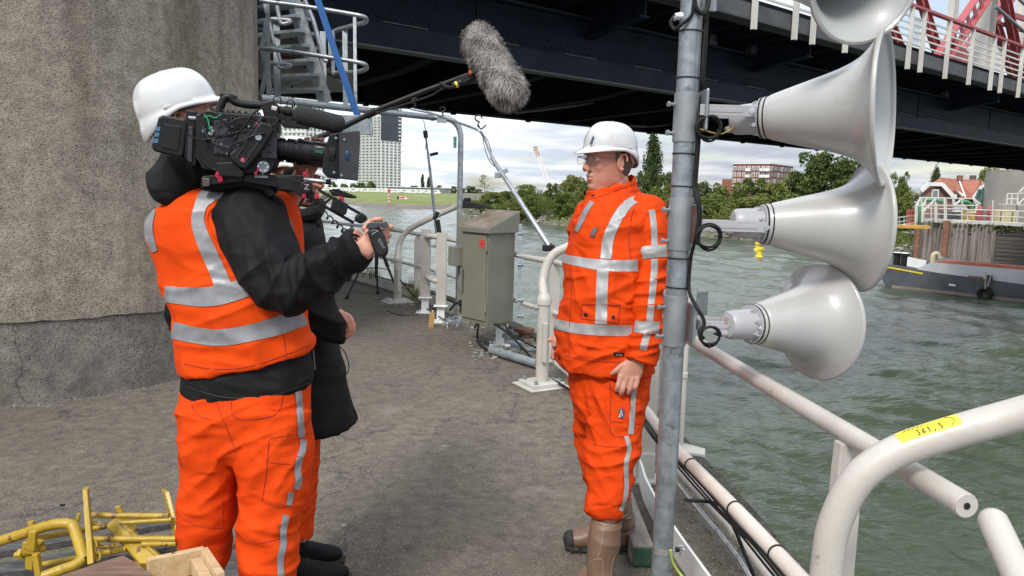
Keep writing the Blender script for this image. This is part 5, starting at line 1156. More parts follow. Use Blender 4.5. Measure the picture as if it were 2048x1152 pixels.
# ---- galvanised gantry frame
t = thing('goal_frame', 'tall galvanised pipe frame bending down beside the small gate', 'pipe frame', G(913, 640, 0))
dg = 9.3; q0 = W(520, 196, 7.3); q1 = W(700, 217, 8.2); q2 = W(866, 235, dg); 
cor = W(922, 243, dg); cor.z = q2.z
dn = W(913, 640, dg); dn = Vector((cor.x, cor.y, 0.0))
P_ = [q0, q1, q2]+arc_fillet(q2, cor, cor-Vector((0, 0, 1)), .26, 8)+[dn+Vector((0, 0, .05))]
m = MB(); m.tube(P_, .036, 14); m.build('pipe', m_galv, t)
m = MB(); c = W(884, 241, dg); m.box(c, (.12, .06, .05)); m.cyl(W(868, 235, dg), W(862, 234, dg), .045, n=14); m.build('coupling', m_galvd, t)
m = MB(); m.box(W(915, 285, dg)+Vector((-.03, -.02, 0)), (.04, .03, .14)); m.build('green_tag', mat('green_label', (.04, .2, .15), (.06, .25, .2), 9, .5), t, sm=0)
m = MB(); m.box(dn+Vector((0, 0, .02)), (.2, .2, .03)); m.build('foot', m_galvd, t, sm=0)
# thin wand poles with hooks and cables
def wand(P, r, name, lb):
    t = thing(name, lb, 'pole', P[-1]); m = MB(); m.tube(P, r, 8); m.build('rod', m_galv, t); return t
t = wand([W(851, 268, 9.6), W(860, 340, 9.7), W(883, 560, 9.9), W(888, 632, 9.9)], [.012, .018, .022, .022], 'thin_mast', 'thin leaning aerial mast standing behind the small gate')
m = MB(); m.tube(bez([W(847, 240, 9.6), W(849, 250, 9.6), W(852, 270, 9.6), W(851, 300, 9.6)], 4), .005, 5); m.tube([W(860, 310, 9.6), W(876, 306, 9.6)], .02, 6); m.tube([W(876, 424, 9.7), W(868, 438, 9.7)], .03, 6); m.build('fittings', m_black, t)
for y0, y1 in ((262, 275), (440, 470)): m = MB(); m.tube([W(851+(y0-268)*.14, y0, 9.58), W(851+(y1-268)*.14, y1, 9.58)], .03, 8); m.build('grip', m_black, t)
t = wand([W(984, 316, 8.3), W(1100, 495, 7.2), W(1103, 501, 7.2)], [.025, .028, .03], 'leaning_pole', 'shiny leaning steel pole propped on the railing right of the cabinet')
m = MB(); m.box(W(1004, 345, 8.1), (.14, .06, .05), Matrix.Rotation(-.5, 3, 'Y')); m.box(W(996, 350, 8.1), (.07, .08, .06)); m.build('clamp', m_galvd, t, sm=0, bevel=.006)
m = MB(); m.box(W(1097, 496, 7.2), (.12, .07, .06)); m.cyl(W(1104, 488, 7.2), W(1090, 502, 7.2), .02, n=8); m.build('knuckle', m_black, t, sm=0, bevel=.006)
t = thing('cable_boom', 'thin arched boom with hooks and hanging cables above the pipe frame', 'boom', W(962, 262, 8.6))
Q = bez([W(822, 218, 9.3), W(860, 226, 9.2), W(910, 243, 8.9), W(955, 260, 8.6), W(966, 272, 8.6), W(978, 300, 8.4), W(986, 318, 8.3)], 6)
m = MB(); m.tube(Q, .014, 8); m.build('rod', m_galv, t)
m = MB(); m.tube(bez([W(966, 268, 8.55), W(968, 290, 8.5), W(978, 320, 8.4), W(990, 333, 8.3)], 5), .005, 5); m.tube(bez([W(960, 264, 8.55), W(975, 280, 8.5), W(983, 305, 8.4)], 5), .005, 5); m.build('wires', m_black, t)
def hook(x, y, s, flip=1):
    P = [W(x+flip*s*q[0], y-s*q[1], 8.7) for q in ((0, 0), (-.1, .4), (.1, .8), (-.3, 1.0), (-.5, 1.4), (-.2, 1.7), (.3, 1.7), (.5, 1.3))]; m = MB(); m.tube(bez(P, 4), .009, 6); return m
hook(957, 255, 14).build('hook', m_black, t); hook(885, 232, 10, -1).build('hook', m_black, t); hook(830, 218, 12).build('hook', m_black, t)
m = MB(); m.tube(bez([W(957, 250, 8.6), W(962, 258, 8.6), W(972, 250, 8.6)], 4), .008, 6); m.build('hook_tail', m_black, t)
# tripod beside the third person
t = thing('camera_tripod', 'black camera tripod legs standing by the far railing', 'tripod', G(745, 588, 0))
dt = pix(G(745, 588, 0))[2]; top = W(752, 470, dt)
for (x, y) in ((694, 598), (755, 588), (800, 600)):
    b_ = G(x, y, 0); m = MB(); m.tube([top, top.lerp(b_, .5), top.lerp(b_, .51), b_+Vector((0, 0, .03))], [.028, .026, .018, .014], 8); lg = m.build('leg', m_black, t); m = MB(); m.ell(b_+Vector((0, 0, .02)), (.03, .03, .025)); m.build('foot', m_blackr, lg)
m = MB(); m.tube([top+Vector((0, 0, .06)), W(752, 590, dt)+Vector((0, 0, .25))], .02, 8); m.build('centre_column', m_black, t)
m = MB(); m.box(top+Vector((0, 0, .05)), (.16, .12, .08)); m.box(top+Vector((0, 0, .16)), (.09, .09, .12)); m.build('head', m_black, t, sm=0, bevel=.01)
sp = [top.lerp(G(694, 598, 0), .55), top.lerp(G(755, 588, 0), .55), top.lerp(G(800, 600, 0), .55)]; m = MB(); m.tube([sp[0], sp[1], sp[2]], .006, 5); m.build('spreader', m_black, t)
# dark lamp hoods glimpsed over the water at left
c = W(700, 392, 9.6)
t = thing('black_floodlight', 'black slatted lamp hood on a bent arm above the water at left', 'lamp', c)
m = MB(); m.prism([W(657, 380, 9.6), W(668, 378, 9.6), W(706, 393, 9.6), W(706, 397, 9.6), W(664, 392, 9.6)], (0, .25, 0)); m.build('hood', m_black, t, sm=0, bevel=.008)
m = MB(); m.tube(bez([W(660, 388, 9.6), W(640, 402, 9.6), W(634, 430, 9.6), W(632, 470, 9.7)], 5), .03, 8); m.build('arm', m_cream, t)

# ---- steel stair and landing behind the pier
t = thing('steel_stair', 'galvanised open stair with flat treads climbing behind the pier', 'stair', G(640, 520, 0))
t.location = (W(640, 205, 9.5).x, W(640, 205, 9.5).y, 2.5)
C1 = lambda x, y: (500+x/4.431, y/4.431)
ds = 9.0
sA0, sA1 = W(*C1(690, 905), ds), W(*C1(405, -10), ds-.2)
sB0, sB1 = W(*C1(640, 905), ds+.9), W(*C1(350, -10), ds+.7)
for q0, q1, nm in ((sA0, sA1, 'near'), (sB0, sB1, 'far')):
    m = MB(); q1 = q1+(q1-q0)*.6; m.beam(q0, q1, .10, .05, (0, 1, 0)); m.build('stringer', m_galv if nm == 'near' else m_galvd, t, sm=0, bevel=.003)
for k in range(11):
    y = 820-k*125; f_ = (905-y)/915.
    a = sA0.lerp(sA1, f_); b_ = W(*C1(205 if y > 500 else 100, y-35), ds+.2); m = MB(); a.z = b_.z = (a.z+b_.z)/2; m.beam(b_, a, .24, .035); m.build('tread', m_galvd, t, sm=0)
for P_, r in (([(480, -10), (560, 180), (620, 400), (650, 520), (690, 540)], .025), ([(120, 20), (160, 150), (215, 400)], .022), ([(235, 40), (265, 180), (300, 215), (360, 185), (190, 170)], .024), ([(235, 560), (280, 605), (365, 580), (190, 565)], .024), ([(235, 430), (275, 560)], .02)):
    m = MB(); m.tube(bez([W(*C1(*q), ds-.4) for q in P_], 5), r, 8); m.build('handrail', m_galv, t)
t = thing('landing_railing', 'galvanised looped landing railing in front of the steel stair', 'railing', (W(640, 205, 8.3).x, W(640, 205, 8.3).y, 2.5))
dl = 8.2
for y0, y1, yb in ((8, 160, 270), (425, 575, 645)):
    P_ = [W(*C1(85, y0), dl), W(*C1(500, y0+52), dl), W(*C1(900, y0+118), dl), W(*C1(1000, y0+140), dl), W(*C1(1030, y0+160), dl+.1), W(*C1(1020, y0+190), dl+.3), W(*C1(925, y0+215), dl+.6), W(*C1(760, yb), dl+.9), W(*C1(735, yb+25), dl+.9)]
    m = MB(); m.tube(bez(P_, 6), .026, 10); m.build('rail', m_galv, t)
m = MB(); m.tube(bez([W(*C1(735, 280), dl+.9), W(*C1(735, 600), dl+.9), W(*C1(745, 645), dl+.9), W(*C1(770, 655), dl+.9)], 5), .026, 8); m.build('loop_end', m_galv, t)
for x, y0, y1, w_ in ((932, 130, 945, .035), (845, 265, 930, .06), (160, 0, 870, .04), (240, 205, 850, .08), (650, 280, 860, .07), (500, 80, 300, .05), (710, 330, 520, .04)):
    a, b_ = W(*C1(x-4, y0), dl+(0 if x in (932, 160) else .8)), W(*C1(x+4, y1), dl+(0 if x in (932, 160) else .8)); m = MB(); m.beam(a, b_, w_, .02, (0, 1, 0)); m.build('post', m_galv if x in (932, 160) else m_galvd, t, sm=0)
m = MB()
for a, b_ in (((150, 180), (105, 420)), ((105, 420), (190, 840)), ((150, 580), (100, 840)), ((120, 560), (185, 380))): m.beam(W(*C1(*a), dl+.2), W(*C1(*b_), dl+.2), .05, .012, (0, 1, 0))
m.build('bracing', m_galvd, t, sm=0)
# strap, pier cladding behind
a, b_ = W(633, -8, 8.1), W(705, 205, 8.1); c = W(728, 264, 8.1)
m = MB(); P_ = [a, a.lerp(b_, .5)+Vector((.0, 0, -.01)), b_, c]; R = []
for p in P_: R.append([p+Vector((-.038, 0, 0)), p+Vector((-.038, .006, 0)), p+Vector((.038, .006, 0)), p+Vector((.038, 0, 0))])
m.loft(R); tag(m.build('blue_strap', mat('blue_webbing', (.010, .065, .22), (.015, .09, .28), 30, .8), sm=0), 'flat blue webbing strap slanting across the steel stair', 'strap')
t = thing('stair_tower', 'grey concrete block with dark red steel post behind the steel stair', 'tower', (W(600, 200, 11.5).x, W(600, 200, 11.5).y, 2.5))
dq = 11.5
m = MB(); m.prism([W(500, 150, dq), W(655, 150, dq), W(655, -120, dq), W(500, -120, dq)], (0, 2.0, 0)); m.build('block', mat('light_concrete', (.30, .29, .27), (.38, .37, .35), 1.2, .9, 0, .2, 6), t, sm=0)
m = MB(); m.box(W(583, 60, dq)+Vector((0, -.01, 0)), (.02, .02, 2.4)); m.build('joint', m_black, t, sm=0)
m = MB(); m.prism([W(656, 150, dq-.3), W(671, 150, dq-.3), W(672, -120, dq-.3), W(657, -120, dq-.3)], (0, .4, 0)); m.prism([W(540, 118, dq-.35), W(671, 140, dq-.35), W(671, 128, dq-.35), W(540, 106, dq-.35)], (0, .3, 0)); m.build('red_post', mat('dark_red', (.11, .03, .025), (.15, .045, .04), 2, .7), t, sm=0)
m = MB(); m.beam(W(697, -30, dq), W(697, 130, dq), .06, .06); m.beam(W(675, 12, dq), W(712, -5, dq), .08, .08); m.beam(W(672, 55, dq), W(697, 100, dq), .05, .05); m.build('yellow_frame', mat('ochre_steel', (.30, .16, .02), (.38, .2, .03), 3, .6), t, sm=0)
m = MB(); m.beam(W(560, 172, dq-.8), W(660, 140, dq-.8), .03, .06); m.build('brace', m_galv, t, sm=0); m = MB(); m.box(W(692, 108, dq-.2), (.2, .03, .22)); m.build('white_plate', m_galv, t, sm=0); m = MB(); m.box(W(685, 47, dq-.2), (.2, .03, .06)); m.build('white_bar', m_galv, t, sm=0)
m = MB(); c = W(712, 250, 7.9); m.box(c, (.30, .04, .2)); tt = tag(m.build('steel_plate', m_galvd, bevel=.004), 'grey steel plate hanging from the pipe frame behind the lens hood', 'plate')
m = MB(); m.prism([W(610, 222, 8.0), W(742, 236, 8.2), W(745, 270, 8.2), W(735, 270, 8.2), W(725, 250, 8.2), W(612, 240, 8.0)], (0, .06, 0)); tag(m.build('landing_edge', m_galvd, sm=0, bevel=.003), 'grey steel edge beam of the landing under the pipe frame', 'beam')
# ================================================================ GALVANISED POLE
def P2(y): return 1382-(y/1152.)*66     # pole centre in the photo
PX, PY = W(1363, 395, 2.5).x, W(1363, 395, 2.5).y
def pole_at(y):
    """point on the pole axis seen at photo row y"""
    z = G(0, 0, 0)
    # intersect the viewing ray at row y with the vertical axis (by height)
    lo, hi = -1., 5.
    for _ in range(40):
        mid = (lo+hi)/2
        if pix((PX, PY, mid))[1] > y: lo = mid
        else: hi = mid
    return Vector((PX, PY, (lo+hi)/2))
m_pole = mat('spangled_galvanised', (.21, .235, .25), (.34, .375, .395), 22, .38, .6, .10, 90, rvar=.25, detail=9, c3=(.14, .155, .165), t3=.58, s3=11)
m_sleeve = mat('sleeve_galvanised', (.21, .222, .23), (.28, .30, .31), 10, .5, .45, .1, 60, rvar=.2)
pole = thing('galvanised_pole', 'tall galvanised steel pole carrying the four horn loudspeakers', 'pole', (PX, PY, 0))
m = MB(); m.cyl((PX, PY, 0), (PX, PY, 3.1), .0365, n=40); m.build('tube', m_pole, pole)
m = MB(); m.cyl((PX, PY, 0), (PX, PY, .012), .09, n=24); m.build('base_flange', m_sleeve, pole)
for y0, y1 in ((186, 285), (396, 500), (590, 690)):
    a, b_ = pole_at(y1), pole_at(y0); m = MB(); m.lathe([(.0365, 0), (.0408, .001), (.041, .004), (.041, (b_-a).z-.004), (.0408, (b_-a).z-.001), (.0365, (b_-a).z)], a, (0, 0, 1), 40); sl_ = m.build('sleeve', m_sleeve, pole)
    for y in ((y0+24, y1-18)):
        c = pole_at(y); d = Vector((-.93, -.2, 0)).normalized(); m = MB(); m.cyl(c+d*.04, c+d*.064, .0045, n=8); m.cyl(c+d*.058, c+d*.067, .009, n=6); m.cyl(c+d*.041, c+d*.046, .008, n=6); m.build('grub_screw', m_sleeve, sl_)
for y in (40,): 
    c = pole_at(y); d = Vector((-.93, -.2, 0)).normalized(); m = MB(); m.cyl(c+d*.037, c+d*.06, .0045, n=8); m.cyl(c+d*.054, c+d*.062, .008, n=6); m.build('screw', m_sleeve, pole)
for y in (64, 157, 308, 373, 516, 574):
    c = pole_at(y); m = MB(); m.lathe([(.037, -.0022), (.0392, -.0022), (.0392, .0022), (.037, .0022)], c, (.03, 0, 1), 30); m.box(c+Vector((.037, -.016, 0)), (.010, .008, .007)); m.build('cable_tie', m_black, pole)
c = pole_at(1097); m = MB(); m.lathe([(.037, -.011), (.0382, -.011), (.0382, .011), (.037, .011)], c, (0, 0, 1), 36); m.box(c+Vector((.034, -.022, 0)), (.012, .006, .016)); bd = m.build('steel_band', m_chrome, pole)
m = MB(); m.box(c+Vector((.050, -.010, .002)), (.014, .014, .014)); m.build('band_clamp', m_black, bd, bevel=.002); m = MB(); m.cyl(c+Vector((.062, -.01, .02)), c+Vector((.062, -.01, -.022)), .004, n=8); m.cyl(c+Vector((.054, -.012, .017)), c+Vector((.070, -.012, .017)), .0025, n=6); m.cyl(c+Vector((.068, -.012, .004)), c+Vector((.076, -.012, .004)), .005, n=8); m.build('earth_screw', m_chrome, bd)
# plates on the pole at top
m = MB(); c = pole_at(12); m.box(c+Vector((.050, -.012, .02)), (.062, .006, .075), Matrix.Rotation(.25, 3, 'Z')); m.build('top_plate', m_galv, pole, sm=0, bevel=.006)
# ================================================================ HORNS
m_horn = mat('horn_light_grey', (.35, .342, .326), (.39, .38, .364), 2, .3, 0, .02, 120, coat=.4, c3=(.245, .23, .21), t3=.64, s3=5, stretch=(3, 3, .7))
m_hornin = mat('horn_inner_grey', (.36, .37, .36), (.40, .41, .40), 3, .4, 0, .03, 90, coat=.1)
m_drv = mat('driver_grey', (.32, .32, .33), (.36, .36, .37), 4, .38, 0, .05, 120)
def horn(thr, mth, R, rt, name_lb, drv_len=.105, rd=.052, br=None, inner=None, flare=2.6):
    """thr: throat centre, mth: mouth centre"""
    ax = (mth-thr); L = ax.length; ax.normalize()
    t = thing('horn_loudspeaker', name_lb, 'loudspeaker', thr, 'pale grey horn loudspeakers on the pole')
    N_ = 40; prof = []
    for i in range(N_+1):
        s = i/N_; r = rt+(R-rt)*((.46*s+.04*math.sin(math.pi*min(1,s*1.2)))+.54*(math.exp(flare*s*s*1.25)-1)/(math.exp(flare*1.25)-1)) ; prof.append((r, s*L))
    pr = [(rt*.6, -.002), (rt*.99, -.001), (rt*1.04, .004), (rt*1.04, .018)]+[(r, max(t_, .019)) for r, t_ in prof if t_ > .019]
    pr2 = pr+[(R+.006, L+.002), (R+.0085, L+.008), (R+.006, L+.014), (R-.001, L+.015), (R-.006, L+.009)]
    m = MB(); m.lathe(pr2, thr, ax, 96); bell = m.build('bell', m_horn, t, sm=50)
    m = MB(); m.lathe([(R-.006, L+.009)]+[(r-.005, t_) for r, t_ in reversed(prof)]+[(rt*.3, .0)], thr, ax, 96); m.build('bell_inside', inner or m_hornin, t, sm=50)
    m = MB(); m.lathe([(rt*1.045, .010), (rt*1.06, .011), (rt*1.06, .014), (rt*1.045, .015)], thr, ax, 60); m.lathe([(rt*1.02, -.006), (rt*1.03, -.005), (rt*1.03, -.001), (rt*1.02, 0)], thr, ax, 60); m.build('seal_ring', m_black, t)
    # driver
    m = MB(); m.lathe([(0, -drv_len-.003), (rd*.55, -drv_len-.003), (rd*.8, -drv_len), (rd*.92, -drv_len+.008), (rd*.96, -drv_len+.03), (rd*1.0, -.03), (rd*1.02, -.012), (rt*1.0, -.010), (rt*1.0, -.003)], thr, ax, 48); dv = m.build('driver', m_drv, t, sm=35)
    u = ax.cross(Vector((0, 0, 1))).normalized(); w = u.cross(ax)
    for k in range(8):
        m = MB(); a = k*math.pi/4+.3; q = thr+(u*math.cos(a)+w*math.sin(a))*rd*1.04-ax*.018; m.box(q, (.012, .012, .012), Matrix((ax, u, w)).transposed()); m.cyl(q-ax*.008, q-ax*.014, .004, n=8); m.build('clip', m_drv, dv, sm=0)
    # cable gland
    m = MB(); g = thr-ax*(drv_len)-w*rd*.55; m.cyl(g, g-ax*.016, .012, n=12); m.cyl(g-ax*.016, g-ax*.024, .009, n=12); m.build('gland', m_drv, dv)
    return t, ax, u, w, g-ax*.024
def yoke(t, thr, ax, u, w, hinge, y_pole, wd=.052, len_back=.0):
    """U bracket: two arms from hinge bolts back to a plate on the pole"""
    side = Vector((0, 0, 1)).cross(ax).normalized()
    side = side if (CAM-hinge).dot(side) > 0 else -side
    plate = Vector((PX+.062, PY-.010, hinge.z-.0))
    hh = .018
    for sg in (1, -1):
        h = hinge+side*sg*wd*1.12; b_ = plate+side*sg*wd*.9
        d = (h-b_).normalized()
        m = MB(); m.beam(b_, h+d*.018, .004, hh*2, (0, 0, 1)); arm = m.build('yoke_arm', m_drv, t, sm=0, bevel=.0015)
        m = MB(); m.beam(b_+d*.03+side*sg*.0025, h-d*.03+side*sg*.0025, .003, hh*.7, (0, 0, 1)); m.build('rib', m_drv, arm, sm=0, bevel=.001)
        m = MB(); m.cyl(h+side*sg*.002, h+side*sg*.005, .012, n=20); m.cyl(h+side*sg*.005, h+side*sg*.010, .0085, n=6); m.cyl(h+side*sg*.010, h+side*sg*.012, .004, n=8); m.build('hinge_bolt', m_chrome, arm)
    m = MB(); m.beam(plate+side*wd*.92, plate-side*wd*.92, .004, hh*2, (0, 0, 1)); m.build('yoke_back', m_drv, t, sm=0, bevel=.0015)
    m = MB(); pc_ = Vector((PX+.052, PY-.006, hinge.z)); Rz = Matrix.Rotation(.05, 3, 'Z'); m.box(pc_, (.010, .115, .135), Rz); m.build('mount_plate', m_galv, t, sm=0, bevel=.006)
def coil(c, r, n, lb, seed, extra=None):
    rr = random.Random(seed); P = []
    for k in range(n*16+1):
        a = 2*math.pi*k/16; P.append(c+Vector((math.cos(a)*r*(1+.13*math.sin(k*.21)), (k/16-n/2)*.007+rr.uniform(-.001, .001), math.sin(a)*r*(1+.16*math.cos(k*.17+1)))))
    P = P+(extra or []); m = MB(); m.tube(P, .0042, 8)
    for a in (4.6,): m.box(c+Vector((math.cos(a)*r, 0, math.sin(a)*r)), (.006, .035, .012))
    return tag(m.build('cable_coil', m_blackr), lb, 'cable coil', 'black cable coils under the horn brackets')
# upper horn (second), facing right and a little towards the camera
thr = W(1528, 236, 2.47); mth = W(1762, 217, 2.275)
t, ax, u, w, g = horn(thr, mth, 152/FPX*2.255, .066, 'large upper horn loudspeaker whose open mouth shows on its right', inner=None)
yoke(t, thr, ax, u, w, W(1514, 226, 2.47), 226)
coil(W(1418, 256, 2.42), .038, 3, 'black cable coil hanging under the bracket of the upper horn', 1, [g+Vector((-.02, 0, 0)), g])
m = MB(); m.tube(bez([W(1395, 256, 2.42), W(1440, 268, 2.44), W(1468, 254, 2.46)], 5), .002, 6); tag(m.build('thin_wire', mat('yellow_wire', (.4, .3, .03), (.45, .34, .05), 9, .5)), 'thin yellow wire beside the upper horn cable coil', 'wire')
# middle horn, facing right and a little away
thr = W(1528, 448, 2.50); mth = W(1724, 455, 2.49)
t, ax, u, w, g = horn(thr, mth, 124/FPX*2.49, .066, 'large middle horn loudspeaker seen from outside with glossy bell')
yoke(t, thr, ax, u, w, W(1523, 453, 2.50), 453)
coil(W(1418, 474, 2.42), .039, 3, 'black cable coil hanging under the bracket of the middle horn', 2, [g+Vector((-.02, 0, 0)), g])
# lower horn, turned away over the water
thr = W(1505, 648, 2.52); mth = W(1632, 643, 2.62)
t, ax, u, w, g = horn(thr, mth, 114/FPX*2.60, .066, 'lowest horn loudspeaker turned away over the water')
yoke(t, thr, ax, u, w, W(1498, 652, 2.52), 652)
coil(W(1420, 672, 2.42), .032, 2, 'black cable loop hanging under the bracket of the lowest horn', 3, [g+Vector((-.02, 0, .0)), g])
mm_ = mat('driver_label', (.45, .05, .06), (.5, .1, .1), 60, .5); c = thr-ax*.109+w*.012; m = MB(); m.lathe([(0, 0), (.024, 0), (.024, -.001), (0, -.001)], c, ax, 20); m.build('round_label', mat('label_grey', (.4, .38, .38), (.45, .43, .43), 60, .5), t, sm=0)
m = MB()
for k in range(3): m.box(c-ax*.0014+w*(.010-.008*k), (.001, .026-.006*k, .0025), Matrix((ax, u, w)).transposed())
m.build('label_print', mm_, t, sm=0)
# top horn, cropped by the frame, mouth towards the camera
thr = W(1600, -45, 2.42); mth = W(1728, -40, 2.12)
t, ax, u, w, g = horn(thr, mth, 118/FPX*2.12, .066, 'topmost horn loudspeaker cut off by the top edge with its mouth facing us')
m = MB(); m.beam(Vector((PX+.05, PY, W(1500, -30, 2.45).z)), W(1590, -45, 2.45), .006, .05); m.build('yoke_arm', m_drv, t, sm=0)
# small grey bracket plates / box behind lower horn
m = MB(); a = W(1398, 600, 2.6); m.box(W(1404, 606, 2.62), (.045, .008, .085), Matrix.Rotation(.3, 3, 'Z')); tag(m.build('grey_plate', m_sleeve, sm=0, bevel=.005), 'small grey plate behind the pole above the lowest horn', 'plate')
# cable run up the pole
P_ = bez([pole_at(-60)+Vector((.043, -.012, 0)), pole_at(60)+Vector((.044, -.014, 0)), pole_at(157)+Vector((.042, -.018, 0)), W(1406, 185, 2.46), W(1396, 212, 2.46), pole_at(235)+Vector((.035, -.034, 0)), pole_at(300)+Vector((.036, -.028, 0)), pole_at(372)+Vector((.034, -.030, 0)), W(1394, 396, 2.44), W(1398, 430, 2.44), W(1390, 480, 2.46), pole_at(516)+Vector((.036, -.028, 0)), pole_at(576)+Vector((.036, -.028, 0)), W(1392, 612, 2.45), W(1405, 634, 2.44), W(1408, 650, 2.44), W(1398, 664, 2.44), W(1408, 678, 2.44)], 6)
m = MB(); m.tube(P_, .0062, 10); m.tube([p+Vector((.007, .004, 0)) for p in P_[:60]], .005, 8); tag(m.build('pole_cable', m_blackr), 'black cables strapped up the right side of the galvanised pole', 'cable')
P_ = bez([pole_at(-10)+Vector((.0, -.045, 0)), pole_at(15)+Vector((-.005, -.046, 0)), pole_at(38)+Vector((-.01, -.044, 0)), pole_at(55)+Vector((-.04, -.036, 0)), pole_at(62)+Vector((-.056, -.02, 0)), pole_at(48)+Vector((-.068, -.01, 0)), pole_at(33)+Vector((-.055, -.008, 0))], 6)
m = MB(); m.tube(P_, .006, 10); m.tube(bez([pole_at(-30)+Vector((-.01, -.044, 0)), pole_at(20)+Vector((.002, -.046, 0)), pole_at(33)+Vector((.03, -.040, 0)), pole_at(15)+Vector((.045, -.03, 0)), pole_at(-30)+Vector((.05, -.02, 0))], 6), .007, 10); lo_ = tag(m.build('cable_loop', m_blackr), 'black cable loops entering a cream gland at the top of the pole', 'cable')
c = pole_at(33)+Vector((-.045, -.008, 0)); m = MB(); m.cyl(c, c+Vector((.024, -.004, -.002)), .0105, n=12); m.cyl(c+Vector((-.01, 0, 0)), c, .008, n=12); m.build('gland', m_whitep, lo_)
# ================================================================ PEOPLE
from mathutils.bvhtree import BVHTree
WK = [1.0]
def vnoise(P, seed=0):
    P = P+seed*17.31+100; I = np.floor(P).astype(np.int64); f = P-I; f = f*f*(3-2*f); out = np.zeros(len(P))
    for dx in (0, 1):
        for dy in (0, 1):
            for dz in (0, 1):
                h = ((I[:, 0]+dx)*73856093) ^ ((I[:, 1]+dy)*19349663) ^ ((I[:, 2]+dz)*83492791) ^ (seed*2654435761 % 2147483647)
                h = (h ^ (h >> 13))*1274126177; h = (h ^ (h >> 16)) & 0xffff
                out += (h/65535.)*(f[:, 0] if dx else 1-f[:, 0])*(f[:, 1] if dy else 1-f[:, 1])*(f[:, 2] if dz else 1-f[:, 2])
    return out
def folds(V, axis, fa, fc, seed, sharp=2., warp=.6):
    ax = np.array(Vector(axis).normalized()); al = V@ax; per = V-np.outer(al, ax); Q = per*fc+np.outer(al*fa, ax)
    w = np.stack([vnoise(V*fc*1.7, seed+5), vnoise(V*fc*1.7, seed+6), vnoise(V*fc*1.7, seed+7)], 1)
    n = vnoise(Q+w*warp, seed); r = 1-np.abs(2*n-1); return r**sharp
def gau(V, c, r): d = V-np.array(Vector(c)); return np.exp(-(d*d).sum(1)/(2*r*r))
def organic(name, mb, m, parent, voxel=.007, smooth=3, disp=None, label=None, sm=180):
    me = bpy.data.meshes.new('tmp'); me.from_pydata([tuple(v) for v in mb.v], [], mb.f); me.update()
    bm = bmesh.new(); bm.from_mesh(me); bmesh.ops.recalc_face_normals(bm, faces=bm.faces); bm.to_mesh(me); bm.free()
    o = bpy.data.objects.new('tmp', me); col.objects.link(o)
    r = o.modifiers.new('r', 'REMESH'); r.mode = 'VOXEL'; r.voxel_size = voxel
    if smooth: s_ = o.modifiers.new('s', 'SMOOTH'); s_.iterations = smooth; s_.factor = .5
    dg = bpy.context.evaluated_depsgraph_get(); ev = o.evaluated_get(dg); m2 = bpy.data.meshes.new_from_object(ev, depsgraph=dg)
    bpy.data.objects.remove(o); bpy.data.meshes.remove(me)
    n = len(m2.vertices); V = np.zeros(n*3); m2.vertices.foreach_get('co', V); V = V.reshape(-1, 3)
    Nn = np.zeros(n*3); m2.vertex_normals.foreach_get('vector', Nn); Nn = Nn.reshape(-1, 3)
    if disp is not None:
        D = disp(V, Nn)*WK[0]; V = V+(Nn*D[:, None] if D.ndim == 1 else D)
    base = world_loc(parent) if parent is not None else Vector((0, 0, 0))
    W_ = V-np.array(base); m2.vertices.foreach_set('co', W_.ravel()); m2.name = name
    m2.materials.clear(); m2.materials.append(m); m2.polygons.foreach_set('use_smooth', [True]*len(m2.polygons)); m2.update()
    ob = bpy.data.objects.new(name, m2); col.objects.link(ob)
    if parent is not None: ob.parent = parent
    if label: ob['label'] = label
    ob_b = BVHTree.FromPolygons([tuple(v) for v in V], [tuple(p.vertices) for p in m2.polygons])
    return ob, ob_b
def ering(c, u, w, a, b_, n=28, e=2.3, f=None):
    P = []
    for k in range(n):
        t = 2*math.pi*k/n; ct, st = math.cos(t), math.sin(t); x = math.copysign(abs(ct)**(2/e), ct); y = math.copysign(abs(st)**(2/e), st); P.append(Vector(c)+u*a*x+w*b_*y)
    return P
HR = Vector((1, 0, 0))
def sil(rows, tilt=0, e=2.3, n=32):
    """rows: (y, xl, xr, depth, half thickness) -> rings facing the viewer"""
    R = []
    for row in rows:
        y, xl, xr, d, th_ = row[:5]; a = W(xl, y, d); b_ = W(xr, y, d); c = (a+b_)/2; u = (b_-a); hw = u.length/2
        if len(row) > 5: a = W(xl, row[5], d); b_ = W(xr, row[6], d); c = (a+b_)/2; u = b_-a; hw = u.length/2
        u.normalize(); v = Vector((c.x, c.y, 0)).normalized(); v = (v-u*v.dot(u)).normalized(); R.append(ering(c, u, v, hw, th_, n, e))
    return R
def limb(mb, pts, side=None, n=18):
    """pts: (Vector, ra[, rb]) tapered limb; side = direction of ra"""
    P = [Vector(p[0]) for p in pts]; R = []
    for i, p in enumerate(P):
        t = (P[min(i+1, len(P)-1)]-P[max(i-1, 0)]).normalized(); s = Vector(side) if side else HR; u = s-t*s.dot(t)
        if u.length < .1: u = t.orthogonal()
        u.normalize(); w = t.cross(u); ra = pts[i][1]; rb = pts[i][2] if len(pts[i]) > 2 else ra; R.append(ering(p, u, w, ra, rb, n, 2.1))
    mb.loft(R)
    a, b_ = pts[0], pts[-1]
    return mb
def blimb(mb, pts, side=None, n=18, k=4):
    """smoothly interpolated limb"""
    P = bez([Vector(p[0]) for p in pts], k); ra = [p[1] for p in pts]; rb = [(p[2] if len(p) > 2 else p[1]) for p in pts]; m_ = len(P)
    f = lambda L, i: float(np.interp(i/k, range(len(L)), L))
    return limb(mb, [(P[i], f(ra, i), f(rb, i)) for i in range(m_)], side, n)
def ball(mb, c, r, R=None): mb.ell(c, (r, r, r) if not hasattr(r, '__len__') else r, R, 18, 12)
